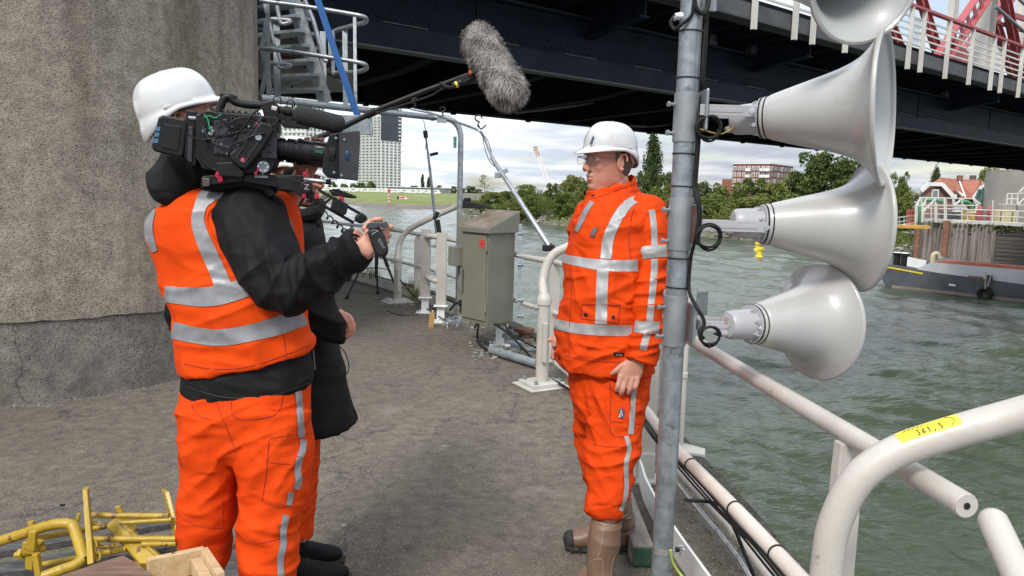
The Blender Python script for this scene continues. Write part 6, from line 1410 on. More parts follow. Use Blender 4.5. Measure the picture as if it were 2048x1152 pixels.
def castpx(bvh, x, y, off=.002, fb=None):
    d = ray(x, y).normalized(); h = bvh.ray_cast(CAM, d)
    if h[0] is None:
        for k in range(1, 60):      # past the silhouette: stop at the garment's edge
            for sg in ((k, 0), (-k, 0), (0, k), (0, -k)):
                d2 = ray(x+sg[0]*.7, y+sg[1]*.7).normalized(); h = bvh.ray_cast(CAM, d2)
                if h[0] is not None: break
            if h[0] is not None: break
        if h[0] is None: h = bvh.find_nearest(CAM+d*(fb or 2.6))
    return h[0]+h[1]*off if h[1].dot(d) < 0 else h[0]-h[1]*off
def decal(name, bvh, path, width, m, parent, off=.002, nl=6, nc=6, fb=2.6, th=0):
    """strip of cloth laid on a garment along a path of photo points; width in photo px (number or list)"""
    P = bez([Vector((x, y, 0)) for x, y in path], nl); ws = width if hasattr(width, '__len__') else [width]*len(path)
    m_ = len(P); mb = MB(); R = []
    for i, p in enumerate(P):
        t = (P[min(i+1, m_-1)]-P[max(i-1, 0)]).normalized(); s = Vector((-t.y, t.x, 0)); w = float(np.interp(i/nl, range(len(ws)), ws))
        R.append(mb.ring([castpx(bvh, *(p+s*w*(k/nc-.5))[:2], off, fb) for k in range(nc+1)]))
    for a, b_ in zip(R, R[1:]):
        for k in range(nc): mb.f.append((a[k], a[k+1], b_[k+1], b_[k]))
    return mb.build(name, m, parent, sm=180)
def line_on(name, bvh, path, r, m, parent, fb=2.6, nl=5, closed=False):
    P = bez([Vector((x, y, 0)) for x, y in path], nl); mb = MB(); mb.tube([castpx(bvh, p.x, p.y, r*.3, fb) for p in P], r, 5); return mb.build(name, m, parent)
def text_mb(txt, size, o, ex, ey, depth=.0006):
    cu = bpy.data.curves.new('txt', 'FONT'); cu.body = txt; cu.size = size; cu.extrude = depth/2; cu.align_x = 'CENTER'; cu.align_y = 'CENTER'; cu.resolution_u = 3
    ob = bpy.data.objects.new('txt', cu); col.objects.link(ob); dg = bpy.context.evaluated_depsgraph_get(); me = bpy.data.meshes.new_from_object(ob.evaluated_get(dg)); mb = MB(); ez = Vector(ex).cross(Vector(ey))
    mb.add([Vector(o)+Vector(ex)*v.co.x+Vector(ey)*v.co.y+ez*v.co.z for v in me.vertices], [tuple(p.vertices) for p in me.polygons])
    bpy.data.objects.remove(ob); bpy.data.curves.remove(cu); bpy.data.meshes.remove(me); return mb
# materials
m_or = mat('hi_vis_orange', (.54, .042, .0025), (.64, .056, .0035), 5, .8, 0, .25, 420, bdist=.002, spec=.12)
m_or2 = mat('hi_vis_orange_vest', (.58, .048, .0025), (.68, .062, .0035), 5, .8, 0, .2, 300, bdist=.002, spec=.12)
m_refl = mat('reflective_tape', (.19, .19, .20), (.25, .25, .26), 26, .42, .1, .25, 160, bdist=.002)
m_reflw = mat('reflective_tape_pale', (.27, .265, .265), (.34, .335, .335), 26, .45, .1, .3, 130, bdist=.002)
m_cloth = mat('black_cloth', (.0045, .0045, .005), (.010, .010, .011), 12, .7, 0, .25, 300, bdist=.002, spec=.16)
m_skin = mat('skin', (.45, .205, .14), (.53, .265, .19), 22, .5, 0, .15, 300, sss=.12, c3=(.46, .16, .115), t3=.58, s3=14, bdist=.001)
m_skinr = mat('skin_pink', (.42, .185, .125), (.50, .25, .18), 22, .5, 0, .12, 300, sss=.12, c3=(.52, .2, .15), t3=.6, s3=30, bdist=.001)
m_hair = mat('short_hair', (.05, .035, .027), (.12, .09, .07), 60, .8, 0, .5, 200)
m_blond = mat('blond_hair', (.32, .20, .10), (.48, .33, .18), 60, .6, 0, .5, 200)
m_helm = mat('helmet_white', (.50, .50, .50), (.54, .54, .535), 3, .22, 0, .02, 60, coat=.5, c3=(.52, .51, .5), t3=.74, s3=30)
m_boot = mat('brown_rubber', (.125, .072, .043), (.175, .108, .068), 9, .45, 0, .15, 60)
m_sole = mat('black_sole', (.012, .011, .010), (.03, .027, .024), 20, .8, 0, .4, 60)
m_eye = mat('eye_white', (.6, .55, .52), None, rough=.2); m_iris = mat('iris', (.04, .05, .06), None, rough=.15); m_lip = mat('lip', (.36, .12, .10), (.42, .16, .13), 30, .45)
m_seam = mat('seam_stitch', (.30, .018, .003), (.36, .024, .004), 20, .9)
m_bseam = mat('boot_seam', (.26, .19, .14), (.3, .22, .17), 20, .6)
def crease(m, sc, dist, st=.6):
    nt = m.node_tree; b = nt.nodes['Principled BSDF']; old = b.inputs['Normal'].links[0].from_node
    tc = N(nt, 'ShaderNodeTexCoord'); n = N(nt, 'ShaderNodeTexNoise'); n.noise_type = 'RIDGED_MULTIFRACTAL'; n.inputs['Scale'].default_value = sc; n.inputs['Detail'].default_value = 2.5; n.inputs['Roughness'].default_value = .45; n.inputs['Distortion'].default_value = .5
    mp = N(nt, 'ShaderNodeMapping'); mp.inputs['Rotation'].default_value = (.3, .5, .2); mp.inputs['Scale'].default_value = (1, 1, 1.9); nt.links.new(tc.outputs['Object'], mp.inputs[0]); nt.links.new(mp.outputs[0], n.inputs['Vector'])
    bp = N(nt, 'ShaderNodeBump'); bp.inputs['Strength'].default_value = st; bp.inputs['Distance'].default_value = dist; nt.links.new(n.outputs[0], bp.inputs['Height']); nt.links.new(bp.outputs[0], old.inputs['Normal'])
crease(m_or, 9, .03); crease(m_or2, 6, .018); crease(m_cloth, 8, .02)
class Fr:
    """local frame: forward, left, up"""
    def __init__(s, o, fwd, up=(0, 0, 1)):
        s.o = Vector(o); s.f = Vector(fwd).normalized(); s.l = Vector(up).cross(s.f).normalized(); s.u = s.f.cross(s.l)
    def __call__(s, f, l, u): return s.o+s.f*f+s.l*l+s.u*u
    def R(s): return Matrix((s.f, s.l, s.u)).transposed()
HEAD = [(.128, .012, -.04, .022), (.122, .035, -.065, .045), (.108, .060, -.083, .060), (.085, .082, -.097, .070), (.060, .093, -.103, .0755), (.040, .098, -.104, .077), (.026, .0965, -.103, .077), (.012, .090, -.101, .0755), (-.005, .0895, -.097, .074), (-.022, .0905, -.091, .072), (-.038, .091, -.083, .070), (-.052, .0945, -.074, .068), (-.062, .092, -.068, .066), (-.072, .0945, -.06, .064), (-.084, .088, -.05, .060), (-.098, .092, -.042, .054), (-.110, .087, -.03, .046), (-.120, .068, -.01, .034)]
def head_mb(mb, F, s=1.0, neck=None):
    R = []
    for z, fr, bk, w in HEAD:
        P = []
        for k in range(40):
            t = 2*math.pi*k/40; c, q = math.cos(t), math.sin(t)
            ba = fr if z > .02 else min(fr, .0885)
            x = ba*abs(c)**.82+(fr-ba)*math.exp(-(w*q/.02)**2) if c > 0 else -abs(bk)*abs(c)**.9*1.0
            x = x if c > 0 else -abs(bk)*(abs(c)**.9) if bk < 0 else 0
            y = w*math.copysign(abs(q)**(.92 if c > 0 else .85), q)
            if c > 0: y *= 1-.10*c
            P.append(F(x*s, y*s, z*s))
        R.append(P)
    mb.loft(R)
    # nose
    N_ = [(.030, .094, .010), (.018, .1, .009), (.004, .109, .010), (-.010, .117, .013), (-.021, .124, .0155), (-.030, .120, .0175), (-.036, .108, .016)]
    rings = [[F(s*.07, -s*w*.9, s*z), F(s*(f-.014), -s*w, s*z), F(s*(f-.003), -s*w*.55, s*z), F(s*f, 0, s*z), F(s*(f-.003), s*w*.55, s*z), F(s*(f-.014), s*w, s*z), F(s*.07, s*w*.9, s*z)] for z, f, w in N_]
    mb.loft(rings)
    for q in (-1, 1):
        ball(mb, F(.104*s, q*.011*s, -.031*s), (.011*s, .008*s, .008*s), F.R())
        mb.ell(F(.056*s, q*.028*s, -.020*s), (.027*s, .027*s, .03*s), F.R())          # cheek
        mb.tube([F(.078*s, q*.056*s, .033*s), F(.095*s, q*.034*s, .038*s), F(.099*s, q*.012*s, .033*s)], [.006*s, .008*s, .006*s], 8)   # brow ridge
        # ear
        e = F(-.008*s, q*.078*s, .0*s); P = [e+F.f*(.018*math.cos(a)-.006*math.sin(a))*s+F.u*.031*math.sin(a)*s+F.l*q*(.007+.006*(math.cos(a) < 0))*s for a in [math.radians(d) for d in range(-120, 181, 20)]]
        mb.tube(P, [.0052*s]*len(P), 8); mb.ell(e+F.u*-.004*s+F.l*q*.003*s, (.013*s, .005*s, .024*s), F.R()); mb.ell(e+F.u*-.028*s+F.l*q*.005*s+F.f*.006*s, (.007*s, .005*s, .009*s), F.R())
    mb.tube([F(.080*s, -.024*s, -.0565*s), F(.094*s, -.011*s, -.053*s), F(.0965*s, 0, -.0545*s), F(.094*s, .011*s, -.053*s), F(.080*s, .024*s, -.0565*s)], [.003*s, .0055*s, .005*s, .0055*s, .003*s], 8)
    mb.tube([F(.080*s, -.022*s, -.0655*s), F(.092*s, -.010*s, -.068*s), F(.095*s, 0, -.069*s), F(.092*s, .010*s, -.068*s), F(.080*s, .022*s, -.0655*s)], [.003*s, .006*s, .0065*s, .006*s, .003*s], 8)
def face_disp(F, s=1.0):
    def g(V):
        D = np.zeros(len(V))
        for q in (-1, 1): D -= .0085*s*gau(V, F(.092*s, q*.033*s, .014*s), .0125*s)
        D -= .003*s*gau(V, F(.098*s, 0, .028*s), .008*s)
        for q in (-1, 1): D -= .0022*s*gau(V, F(.088*s, q*.03*s, -.042*s), .008*s)
        D -= .003*s*gau(V, F(.094*s, 0, -.061*s), .006*s)
        return D
    return g
def eyes(F, parent, s=1.0, open_=1):
    for q in (-1, 1):
        c = F(.0775*s, q*.032*s, .0125*s); m = MB(); m.ell(c, (.0115*s,)*3, None, 16, 10); e = m.build('eyeball', m_eye, parent)
        m = MB(); fw = (F.f+F.l*q*.08).normalized(); m.lathe([(0, .0122*s), (.0028*s, .012*s), (.0055*s, .0105*s)], c, fw, 16); m.build('iris', m_iris, e)
def lids(mb, F, s=1.0):
    for q in (-1, 1):
        c = F(.0775*s, q*.032*s, .0125*s)
        P = [c+F.f*(.0125*math.cos(a))*s*.9+F.l*.0145*math.sin(a)*s+F.u*(.0062-.002*abs(math.sin(a)))*s for a in [math.radians(d) for d in range(-75, 76, 15)]]; mb.tube(P, .0032*s, 8)
        P = [c+F.f*(.0125*math.cos(a))*s*.88+F.l*.0145*math.sin(a)*s-F.u*(.0060-.002*abs(math.sin(a)))*s for a in [math.radians(d) for d in range(-75, 76, 15)]]; mb.tube(P, .0028*s, 8)
def helmet(F, parent, s=1.0, label=None, badge=False):
    """hard hat around the frame's origin (between the ears)"""
    zr, zt_ = .046, .158; n = 72; R = []
    for i in range(22):
        t = i/21.; ph_ = t*math.pi/2; zz_ = zr+(zt_-zr)*math.sin(ph_)**.95; k = max(math.cos(ph_), .0)**.72
        P = []
        for j in range(n):
            a = 2*math.pi*j/n; c, q = math.cos(a), math.sin(a); fr = .118 if c > 0 else .117; w = .100
            rib = .0045*math.exp(-(q*w*k/.022)**4)*math.sin(math.pi*min(1, .15+t*.9)) if k > .05 else .004
            rec = -.0028*max(0, 1-((abs(math.atan2(q, c))-1.75)/.75)**4)*max(0, 1-((t-.33)/.26)**4)
            P.append(F(s*(fr*c*k-.002*(1-k)), s*w*q*k*(1+rec*8), s*(zz_+rib+(0))))
        R.append(P)
    R = R[::-1]
    # skirt: gutter, peak and nape
    for (o_, zoff, pk, nap) in ((.003, -.006, .002, .006), (.009, -.009, .016, .020), (.011, -.012, .034, .040), (.0105, -.015, .037, .050), (.0085, -.0165, .034, .052)):
        P = []
        for j in range(n):
            a = 2*math.pi*j/n; c, q = math.cos(a), math.sin(a); fr = .118 if c > 0 else .117; pf = max(0, c)**2.6; nf = max(0, -c)**1.5
            P.append(F(s*((fr+o_)*c+pk*pf), s*(.100+o_)*q, s*(zr+zoff-.014*pf*(pk/.034)-.052*nf*(nap/.052)+.006*(1-abs(c)))))
        R.append(P)
    R[0] = [F(-.002*s, 0, s*(zt_+.0042))+(p-F(-.002*s, 0, s*zt_))*.02 for p in R[0]]
    m = MB(); m.loft(R, caps=False); m.f.append(tuple(range(n))); o = m.build('hard_hat', m_helm, parent, sm=50, label=label); so_ = o.modifiers.new('s', 'SOLIDIFY'); so_.thickness = .0028*s; so_.offset = -1
    for q in (-1, 1): m = MB(); m.box(F(-.030*s, q*.099*s, .052*s), (.028*s, .006*s, .009*s), F.R()); m.build('side_clip', m_helm, o, sm=0, bevel=.002)
    m = MB(); m.tube([F(s*.098*math.cos(a)-.004*s, s*.082*math.sin(a), s*(.035-.030*max(0, -math.cos(a)))) for a in [2*math.pi*k/30 for k in range(30)]], .004*s, 6, closed=True); m.build('sweat_band', m_cloth, o)
    m = MB(); m.tube([F(-.05*s, .078*s, .03*s), F(-.075*s, .068*s, -.002*s), F(-.095*s, .03*s, -.018*s), F(-.095*s, -.03*s, -.018*s), F(-.075*s, -.068*s, -.002*s), F(-.05*s, -.078*s, .03*s)], .006*s, 8); m.build('nape_strap', mat('strap_grey', (.3, .3, .31), (.38, .38, .39), 9, .6), o)
    return o
def finger(mb, P, r): mb.tube([Vector(p) for p in bez(P, 4)], [r*(1-.18*i/(4*(len(P)-1))) for i in range(4*(len(P)-1)+1)], 10); ball(mb, P[-1], r*.84); ball(mb, P[0], r*1.05)

# ================================================================ SPEAKING MAN
D0 = 3.0
root = G(1215, 1125, 0)
man = thing('person', 'man in orange high-visibility suit, white helmet and brown boots speaking beside the pole', 'person', root)
hf = Fr(W(1217, 325, D0), (-math.cos(math.radians(27)), -math.sin(math.radians(27)), -.02))
b = MB(); head_mb(b, hf, 1.0); lids(b, hf)
b.tube([hf(-.018, 0, -.05), hf(-.035, 0, -.11), hf(-.055, 0, -.20)], [.062, .064, .070], 20)
b.ell(hf(.035, 0, -.105), (.05, .048, .022), hf.R())
# trunk and limbs under the clothes
b.loft(sil([(400, 1190, 1285, D0, .12), (470, 1175, 1300, D0, .13), (600, 1170, 1290, D0, .13), (740, 1170, 1280, D0, .13)]))
blimb(b, [(W(1295, 430, 2.88), .05), (W(1296, 560, 2.84), .042), (W(1290, 640, 2.82), .038), (W(1280, 708, 2.80), .028), (W(1270, 730, 2.79), .030, .022)])
blimb(b, [(W(1195, 430, 3.14), .05), (W(1180, 560, 3.2), .042), (W(1150, 620, 3.22), .036), (W(1118, 668, 3.2), .026)])
blimb(b, [(W(1240, 760, 2.93), .075), (W(1222, 900, 2.86), .055), (W(1210, 1050, 2.80), .042), (W(1205, 1130, 2.8), .04)])
blimb(b, [(W(1195, 760, 3.08), .075), (W(1212, 900, 3.08), .055), (W(1232, 1030, 3.12), .034)])
# near hand
HX = lambda x, y, d=2.785: W(1180+x/8.23, 700+y/8.23, d)
b.loft([ering(HX(720, 190), Vector((.94, .2, -.25)).normalized(), Vector((0, 1, 0)), .034, .022), ering(HX(700, 260), Vector((.95, .1, -.2)).normalized(), Vector((0, 1, 0)), .043, .022), ering(HX(670, 350), Vector((.97, .1, -.16)).normalized(), Vector((0, 1, 0)), .048, .021), ering(HX(640, 440), Vector((.98, .1, -.12)).normalized(), Vector((0, 1, 0)), .046, .018), ering(HX(625, 520), Vector((.98, .1, -.1)).normalized(), Vector((0, 1, 0)), .042, .013)])
for P_, r in (([(505, 440), (480, 520), (455, 600), (438, 655)], .0108), ([(600, 470), (570, 560), (540, 660), (515, 715)], .0112), ([(695, 470), (675, 560), (652, 650), (632, 705)], .0105), ([(785, 460), (775, 540), (750, 610), (728, 655)], .0092), ([(540, 250), (480, 290), (420, 345), (365, 385)], .0112)):
    finger(b, [HX(x, y, 2.775+(.012 if i == 3 else 0)) for i, (x, y) in enumerate(P_)], r)
# far hand
HY = lambda x, y, d=3.18: W(1050+x/2.134, 220+y/2.134, d)
b.loft([ering(HY(148, 945), Vector((1, .3, 0)).normalized(), Vector((0, 1, 0)), .022, .028), ering(HY(136, 975), Vector((1, .3, 0)).normalized(), Vector((0, 1, 0)), .022, .036), ering(HY(128, 1005), Vector((1, .3, 0)).normalized(), Vector((0, 1, 0)), .018, .036)])
for P_, r in (([(130, 1000), (120, 1025), (116, 1045)], .0098), ([(128, 1005), (126, 1035), (120, 1060)], .0098), ([(134, 1005), (134, 1035), (128, 1055)], .0092), ([(140, 970), (118, 975), (100, 984)], .010)):
    finger(b, [HY(x, y, 3.18+.0) for x, y in P_], r)
fd = face_disp(hf)
body, bv = organic('body', b, m_skin, None, .0034, 3, lambda V, Nn: fd(V)+.0007*(folds(V, (0, 0, 1), 90, 30, 3)-.5))
body.parent = man; body.location = -Vector(man.location)
eyes(hf, body)
m = MB(); m.tube([hf(.0868, -.020, -.0615), hf(.0955, 0, -.0612), hf(.0868, .020, -.0615)], [.0012, .0032, .0012], 8); m.build('mouth', mat('mouth_dark', (.05, .015, .012), None, rough=.6), body)
m = MB(); m.tube([hf(.079, -.023, -.0655), hf(.0935, -.010, -.0685), hf(.0985, 0, -.0695), hf(.0935, .010, -.0685), hf(.079, .023, -.0655)], [.001, .0045, .0055, .0045, .001], 8); m.build('lower_lip', m_lip, body)
# cropped hair round the back
R = []
for z, fr, bk, w in [(.04, 0, -.104, .0775), (.02, 0, -.1045, .078), (0, 0, -.1005, .076), (-.02, 0, -.0955, .0735), (-.04, 0, -.087, .069), (-.055, 0, -.078, .064)]:
    R.append([hf((-abs(bk)*1.022)*math.sin(t)**.9 if 0 < t < math.pi else 0, w*1.022*math.copysign(abs(math.cos(t))**.85, math.cos(t)), z) for t in [math.pi*(.06+.88*k/30) for k in range(31)]])
m = MB(); RR = [m.ring(r) for r in R]
for a, c in zip(RR, RR[1:]):
    for k in range(30): m.f.append((a[k], a[k+1], c[k+1], c[k]))
hr = m.build('hair', m_hair, body, sm=180)
for q in (-1, 1):
    m = MB(); m.tube([hf(.012, q*.0765, .034), hf(.010, q*.0775, .010), hf(.008, q*.077, -.004)], [.007, .006, .002], 8); m.build('sideburn', m_hair, hr)
    m = MB(); m.tube([hf(.082, q*.052, .031), hf(.0965, q*.034, .0365), hf(.1005, q*.014, .033)], [.0012, .0028, .002], 6); m.build('eyebrow', m_hair, body)
hh_ = Fr(hf(-.004, 0, .008), hf.f+hf.u*.06); helm = helmet(hh_, man, .955, 'white hard hat with narrow dark label on its front')
m = MB(); o_ = hf(.104, .034, .083); m.box(o_, (.004, .008, .034), Matrix.Rotation(0, 3, 'Z') @ hf.R() @ Matrix.Rotation(.42, 3, 'Y').transposed()); m.build('badge', mat('navy_label', (.02, .05, .12), (.03, .07, .16), 60, .4), helm, sm=0, bevel=.001)
# glasses
gl = MB()
for q in (-1, 1):
    c = hf(.112, q*.034, .010); P = [c+hf.l*q*x+hf.u*z-hf.f*abs(x)*.22*(1 if x*q > 0 else .3) for x, z in ((-.024, .013), (.026, .013), (.027, -.004), (.020, -.018), (-.010, -.019), (-.022, -.008))]
    gl.tube(P[:2], .0015, 6); gl.tube([P[1], hf(.07, q*.078, .016), hf(.0, q*.0815, .014), hf(-.012, q*.0815, .004)], .0021, 6)
    gl.tube(P, .0010, 5, closed=True)
gl.tube([hf(.112, -.010, .018), hf(.118, 0, .021), hf(.112, .010, .018)], .0014, 6)
glo = gl.build('glasses', mat('steel_frame', (.12, .11, .11), (.16, .15, .15), 9, .3, .5), man)
glm = bpy.data.materials.new('spectacle_lens'); glm.use_nodes = True; nt_ = glm.node_tree; nt_.nodes.clear(); o_ = N(nt_, 'ShaderNodeOutputMaterial'); mx_ = N(nt_, 'ShaderNodeMixShader'); a_ = N(nt_, 'ShaderNodeBsdfTransparent'); g_ = N(nt_, 'ShaderNodeBsdfGlossy'); g_.inputs['Roughness'].default_value = .02; mx_.inputs[0].default_value = .10
nt_.links.new(a_.outputs[0], mx_.inputs[1]); nt_.links.new(g_.outputs[0], mx_.inputs[2]); nt_.links.new(mx_.outputs[0], o_.inputs[0])
for q in (-1, 1):
    c = hf(.112, q*.034, .010); P = [c+hf.l*q*x+hf.u*z-hf.f*abs(x)*.22*(1 if x*q > 0 else .3) for x, z in ((-.024, .013), (.026, .013), (.027, -.004), (.020, -.018), (-.010, -.019), (-.022, -.008))]
    m = MB(); m.add(P, [tuple(range(6))]); m.build('lens', glm, glo, sm=0)
WK[0] = 2.2
# ---- jacket
j = MB()
j.loft(sil([(388, 1188, 1290, 3.0, .10), (400, 1172, 1306, 3.0, .15), (418, 1161, 1318, 3.0, .19), (450, 1149, 1322, 3.0, .215), (485, 1139, 1320, 3.0, .22), (530, 1131, 1316, 3.0, .22), (580, 1125, 1312, 3.0, .215), (635, 1120, 1310, 3.0, .215), (690, 1115, 1309, 3.0, .215), (722, 1113, 1306, 3.0, .21, 716, 730), (735, 1113, 1304, 3.0, .205, 724, 738)], e=2.25, n=48))
# stand-up collar: an open slanted ring
cen_t, cen_b = hf(-.030, 0, -.075), hf(-.040, 0, -.16)
def cring(c, rf, rb, rw, lift_f, lift_b):
    P = []
    for k in range(36):
        a = 2*math.pi*k/36; x = math.cos(a)*(rf if math.cos(a) > 0 else rb); P.append(c+hf.f*x+hf.l*math.sin(a)*rw+hf.u*(lift_f*(1+math.cos(a))/2+lift_b*(1-math.cos(a))/2))
    return P
outer = [cring(cen_b, .125, .095, .105, -.015, -.02), cring(cen_b.lerp(cen_t, .5), .120, .092, .092, -.006, -.002), cring(cen_t, .122, .088, .083, -.048, .018), cring(cen_t, .117, .082, .077, -.042, .026)]
inner = [cring(cen_t, .110, .076, .072, -.046, .018), cring(cen_b.lerp(cen_t, .3), .105, .07, .075, -.02, -.01)]
j.loft(outer+inner)
def jd(V, Nn):
    f = .006*(folds(V, (.5, 0, -1), 16, 4, 1, 2.2)-.35)+.003*(folds(V, (1, .2, .3), 34, 9, 2)-.4)
    f += .010*(folds(V, (0, 0, 1), 20, 5, 4)-.3)*gau(V, W(1240, 700, 2.85), .14)+.008*(folds(V, (0, 0, 1), 26, 6, 8)-.3)*gau(V, W(1262, 560, 2.85), .09)
    f += .010*(folds(V, (1, 0, .7), 22, 5, 12)-.3)*gau(V, W(1230, 380, 2.9), .05)
    f += .009*(vnoise(V*7, 5)-.5)
    return f
jk, jb = organic('jacket', j, m_or, man, .006, 2, jd)
# hem thickness and placket
sl = MB()
blimb(sl, [(W(1272, 418, 2.96), .055, .05), (W(1293, 428, 2.90), .078, .075), (W(1299, 470, 2.86), .074, .072), (W(1300, 530, 2.84), .068, .068), (W(1297, 590, 2.82), .060, .062), (W(1294, 640, 2.81), .054, .056), (W(1288, 690, 2.80), .058, .056), (W(1285, 717, 2.795), .061, .055), (W(1283, 724, 2.795), .060, .054)], (1, 0, 0), 28)
def sd_(V, Nn): return .006*(folds(V, (.25, 0, -1), 26, 6, 21)-.35)+.010*(folds(V, (.3, 0, -1), 24, 6, 22)-.3)*gau(V, W(1290, 600, 2.8), .09)+.009*(folds(V, (.2, 0, -1), 30, 6, 23)-.3)*gau(V, W(1285, 690, 2.8), .05)+.007*(vnoise(V*9, 9)-.5)
slo, sb = organic('sleeve', sl, m_or, man, .0055, 2, sd_)
sl2 = MB(); blimb(sl2, [(W(1190, 425, 3.08), .07), (W(1170, 470, 3.17), .072), (W(1160, 550, 3.21), .066), (W(1150, 610, 3.22), .058), (W(1135, 660, 3.2), .055)], (1, 0, 0), 24)
organic('sleeve', sl2, m_or, man, .007, 2, sd_)
m = MB(); P_ = [sb.find_nearest(W(x, y, d))[0] for x, y, d in ((1252, 707, 2.79), (1283, 722, 2.74), (1314, 731, 2.79))]
line_on('cuff_edge', sb, [(1253, 704), (1270, 716), (1290, 724), (1314, 730)], .003, m_or, slo, 2.8)
# reflective tape on the jacket
decal('reflective_band', jb, [(1118, 515), (1160, 524), (1200, 530), (1235, 532), (1275, 531)], [17, 19, 22, 23, 24], m_reflw, jk, .0025, 10, 8, 3)
decal('reflective_band', jb, [(1108, 647), (1150, 656), (1195, 660), (1240, 661), (1275, 661)], [20, 21, 22, 22, 22], m_reflw, jk, .0025, 10, 8, 3)
decal('reflective_brace', jb, [(1290, 402), (1278, 399), (1261, 405), (1243, 424), (1227, 452), (1216, 480), (1212, 518)], [10, 14, 18, 20, 21, 22, 22], m_reflw, jk, .003, 10, 8, 3)
decal('reflective_brace', jb, [(1206, 541), (1204, 580), (1203, 620), (1202, 648)], [23, 23, 23, 24], m_reflw, jk, .003, 8, 8, 3)
decal('reflective_brace', jb, [(1185, 404), (1172, 424), (1162, 445), (1153, 463)], [9, 10, 10, 8], m_refl, jk, .003, 8, 6, 3)
decal('reflective_band', sb, [(1269, 508), (1285, 506), (1310, 503), (1332, 502)], [24, 25, 24, 24], m_reflw, slo, .0025, 8, 8, 2.85)
decal('reflective_band', sb, [(1270, 653), (1290, 655), (1318, 655)], [24, 25, 24], m_reflw, slo, .0025, 8, 8, 2.8)
decal('reflective_stripe', sb, [(1303, 420), (1307, 450), (1309, 492)], 12, m_reflw, slo, .003, 8, 6, 2.85)
decal('reflective_stripe', sb, [(1309, 518), (1307, 560), (1303, 600), (1299, 642)], 13, m_reflw, slo, .003, 8, 6, 2.85)
decal('reflective_stripe', sb, [(1294, 668), (1290, 685), (1286, 700)], 14, m_reflw, slo, .003, 8, 6, 2.8)
# placket, flaps, studs, badges
line_on('placket_seam', jb, [(1155, 420), (1147, 470), (1143, 520), (1143, 580), (1140, 640), (1138, 720)], .0022, m_seam, jk, 3)
line_on('armhole_seam', jb, [(1268, 415), (1262, 440), (1258, 480), (1262, 520)], .002, m_seam, jk, 3)
line_on('hem_seam', jb, [(1116, 708), (1150, 716), (1200, 722), (1250, 726)], .0018, m_seam, jk, 3)
line_on('collar_seam', jb, [(1175, 398), (1205, 392), (1240, 378), (1270, 368)], .0018, m_seam, jk, 3)
for (P_) in ([(1163, 608), (1240, 610), (1236, 645), (1162, 637), (1163, 608)],):
    m = MB(); m.tube([castpx(jb, x+(x2-x)*k/8, y+(y2-y)*k/8, .001) for (x, y), (x2, y2) in zip(P_, P_[1:]) for k in range(8)], .0022, 6); m.build('pocket_flap_seam', m_seam, jk)
for x, y in ((1172, 629), (1226, 634), (1119, 716), (1186, 392)):
    c = castpx(jb, x, y, .001); h = jb.find_nearest(c); m = MB(); m.lathe([(.0075, 0), (.007, .003), (.004, .004), (0, .0042)], c, h[1] if h[1].dot(CAM-c) > 0 else -h[1], 14); m.build('stud', m_black, jk)
decal('chest_badge', jb, [(1184, 473), (1193, 456)], [9, 9], mat('badge_dark', (.03, .03, .035), (.12, .12, .13), 300, .6), jk, .004, 4, 4, 3)
hl = decal('maker_label', jb, [(1227, 708), (1248, 708)], [7, 7], m_black, jk, .0035, 4, 4, 3)
c = castpx(jb, 1237.5, 708, .0055); text_mb('Jobsite', .0085, c, HR, Vector((0, 0, 1))).build('label_print', mat('print_grey', (.3, .3, .3), None, rough=.7), hl, sm=0)
# ---- trousers
tr_ = MB()
tr_.loft(sil([(722, 1142, 1302, 2.99, .16), (760, 1142, 1297, 2.99, .165), (800, 1143, 1290, 2.98, .16), (830, 1146, 1284, 2.98, .13)], n=40))
blimb(tr_, [(W(1234, 770, 2.92), .118, .115), (W(1232, 830, 2.90), .112, .11), (W(1227, 880, 2.88), .097, .10), (W(1218, 930, 2.86), .090, .095), (W(1212, 975, 2.83), .080, .085), (W(1210, 1005, 2.82), .070, .074), (W(1212, 1018, 2.81), .062, .066), (W(1212, 1023, 2.81), .056, .06)], (1, 0, 0), 30)
blimb(tr_, [(W(1190, 770, 3.06), .098, .10), (W(1190, 830, 3.07), .094, .10), (W(1194, 880, 3.08), .088, .09), (W(1202, 930, 3.09), .084, .085), (W(1216, 975, 3.10), .078, .08), (W(1226, 1000, 3.11), .06)], (1, 0, 0), 30)
def td(V, Nn):
    f = .005*(folds(V, (.3, 0, -1), 14, 4, 31, 2)-.35)+.005*(folds(V, (1, 0, .6), 20, 3.5, 32)-.35)
    f += .013*(folds(V, (.25, 0, -1), 26, 5, 33)-.3)*gau(V, W(1212, 1000, 2.8), .06)+.010*(folds(V, (.5, 0, -1), 22, 5, 34)-.3)*gau(V, W(1220, 925, 2.8), .08)
    f += .010*(folds(V, (1, 0, .3), 24, 4, 35)-.3)*gau(V, W(1190, 820, 2.85), .1)+.008*(vnoise(V*8, 3)-.5)
    return f
tro, tb = organic('trousers', tr_, m_or, man, .006, 2, td)
decal('reflective_stripe', tb, [(1268, 778), (1266, 800), (1264, 830), (1261, 868)], [10, 10, 10, 10], m_reflw, tro, .003, 8, 5, 2.85)
decal('reflective_stripe', tb, [(1252, 872), (1257, 890), (1257, 905), (1252, 925), (1252, 950), (1252, 975), (1249, 1000), (1240, 1022)], [9, 9, 9, 9, 9, 9, 8, 8], m_reflw, tro, .003, 8, 5, 2.85)
for P_ in ([(1221, 760), (1225, 780), (1245, 790), (1288, 797)], [(1222, 790), (1222, 866), (1262, 872)], [(1222, 843), (1280, 848)], [(1184, 888), (1215, 894), (1262, 893)], [(1219, 766), (1222, 790)]):
    line_on('pocket_seam', tb, P_, .002, m_seam, tro, 2.85)
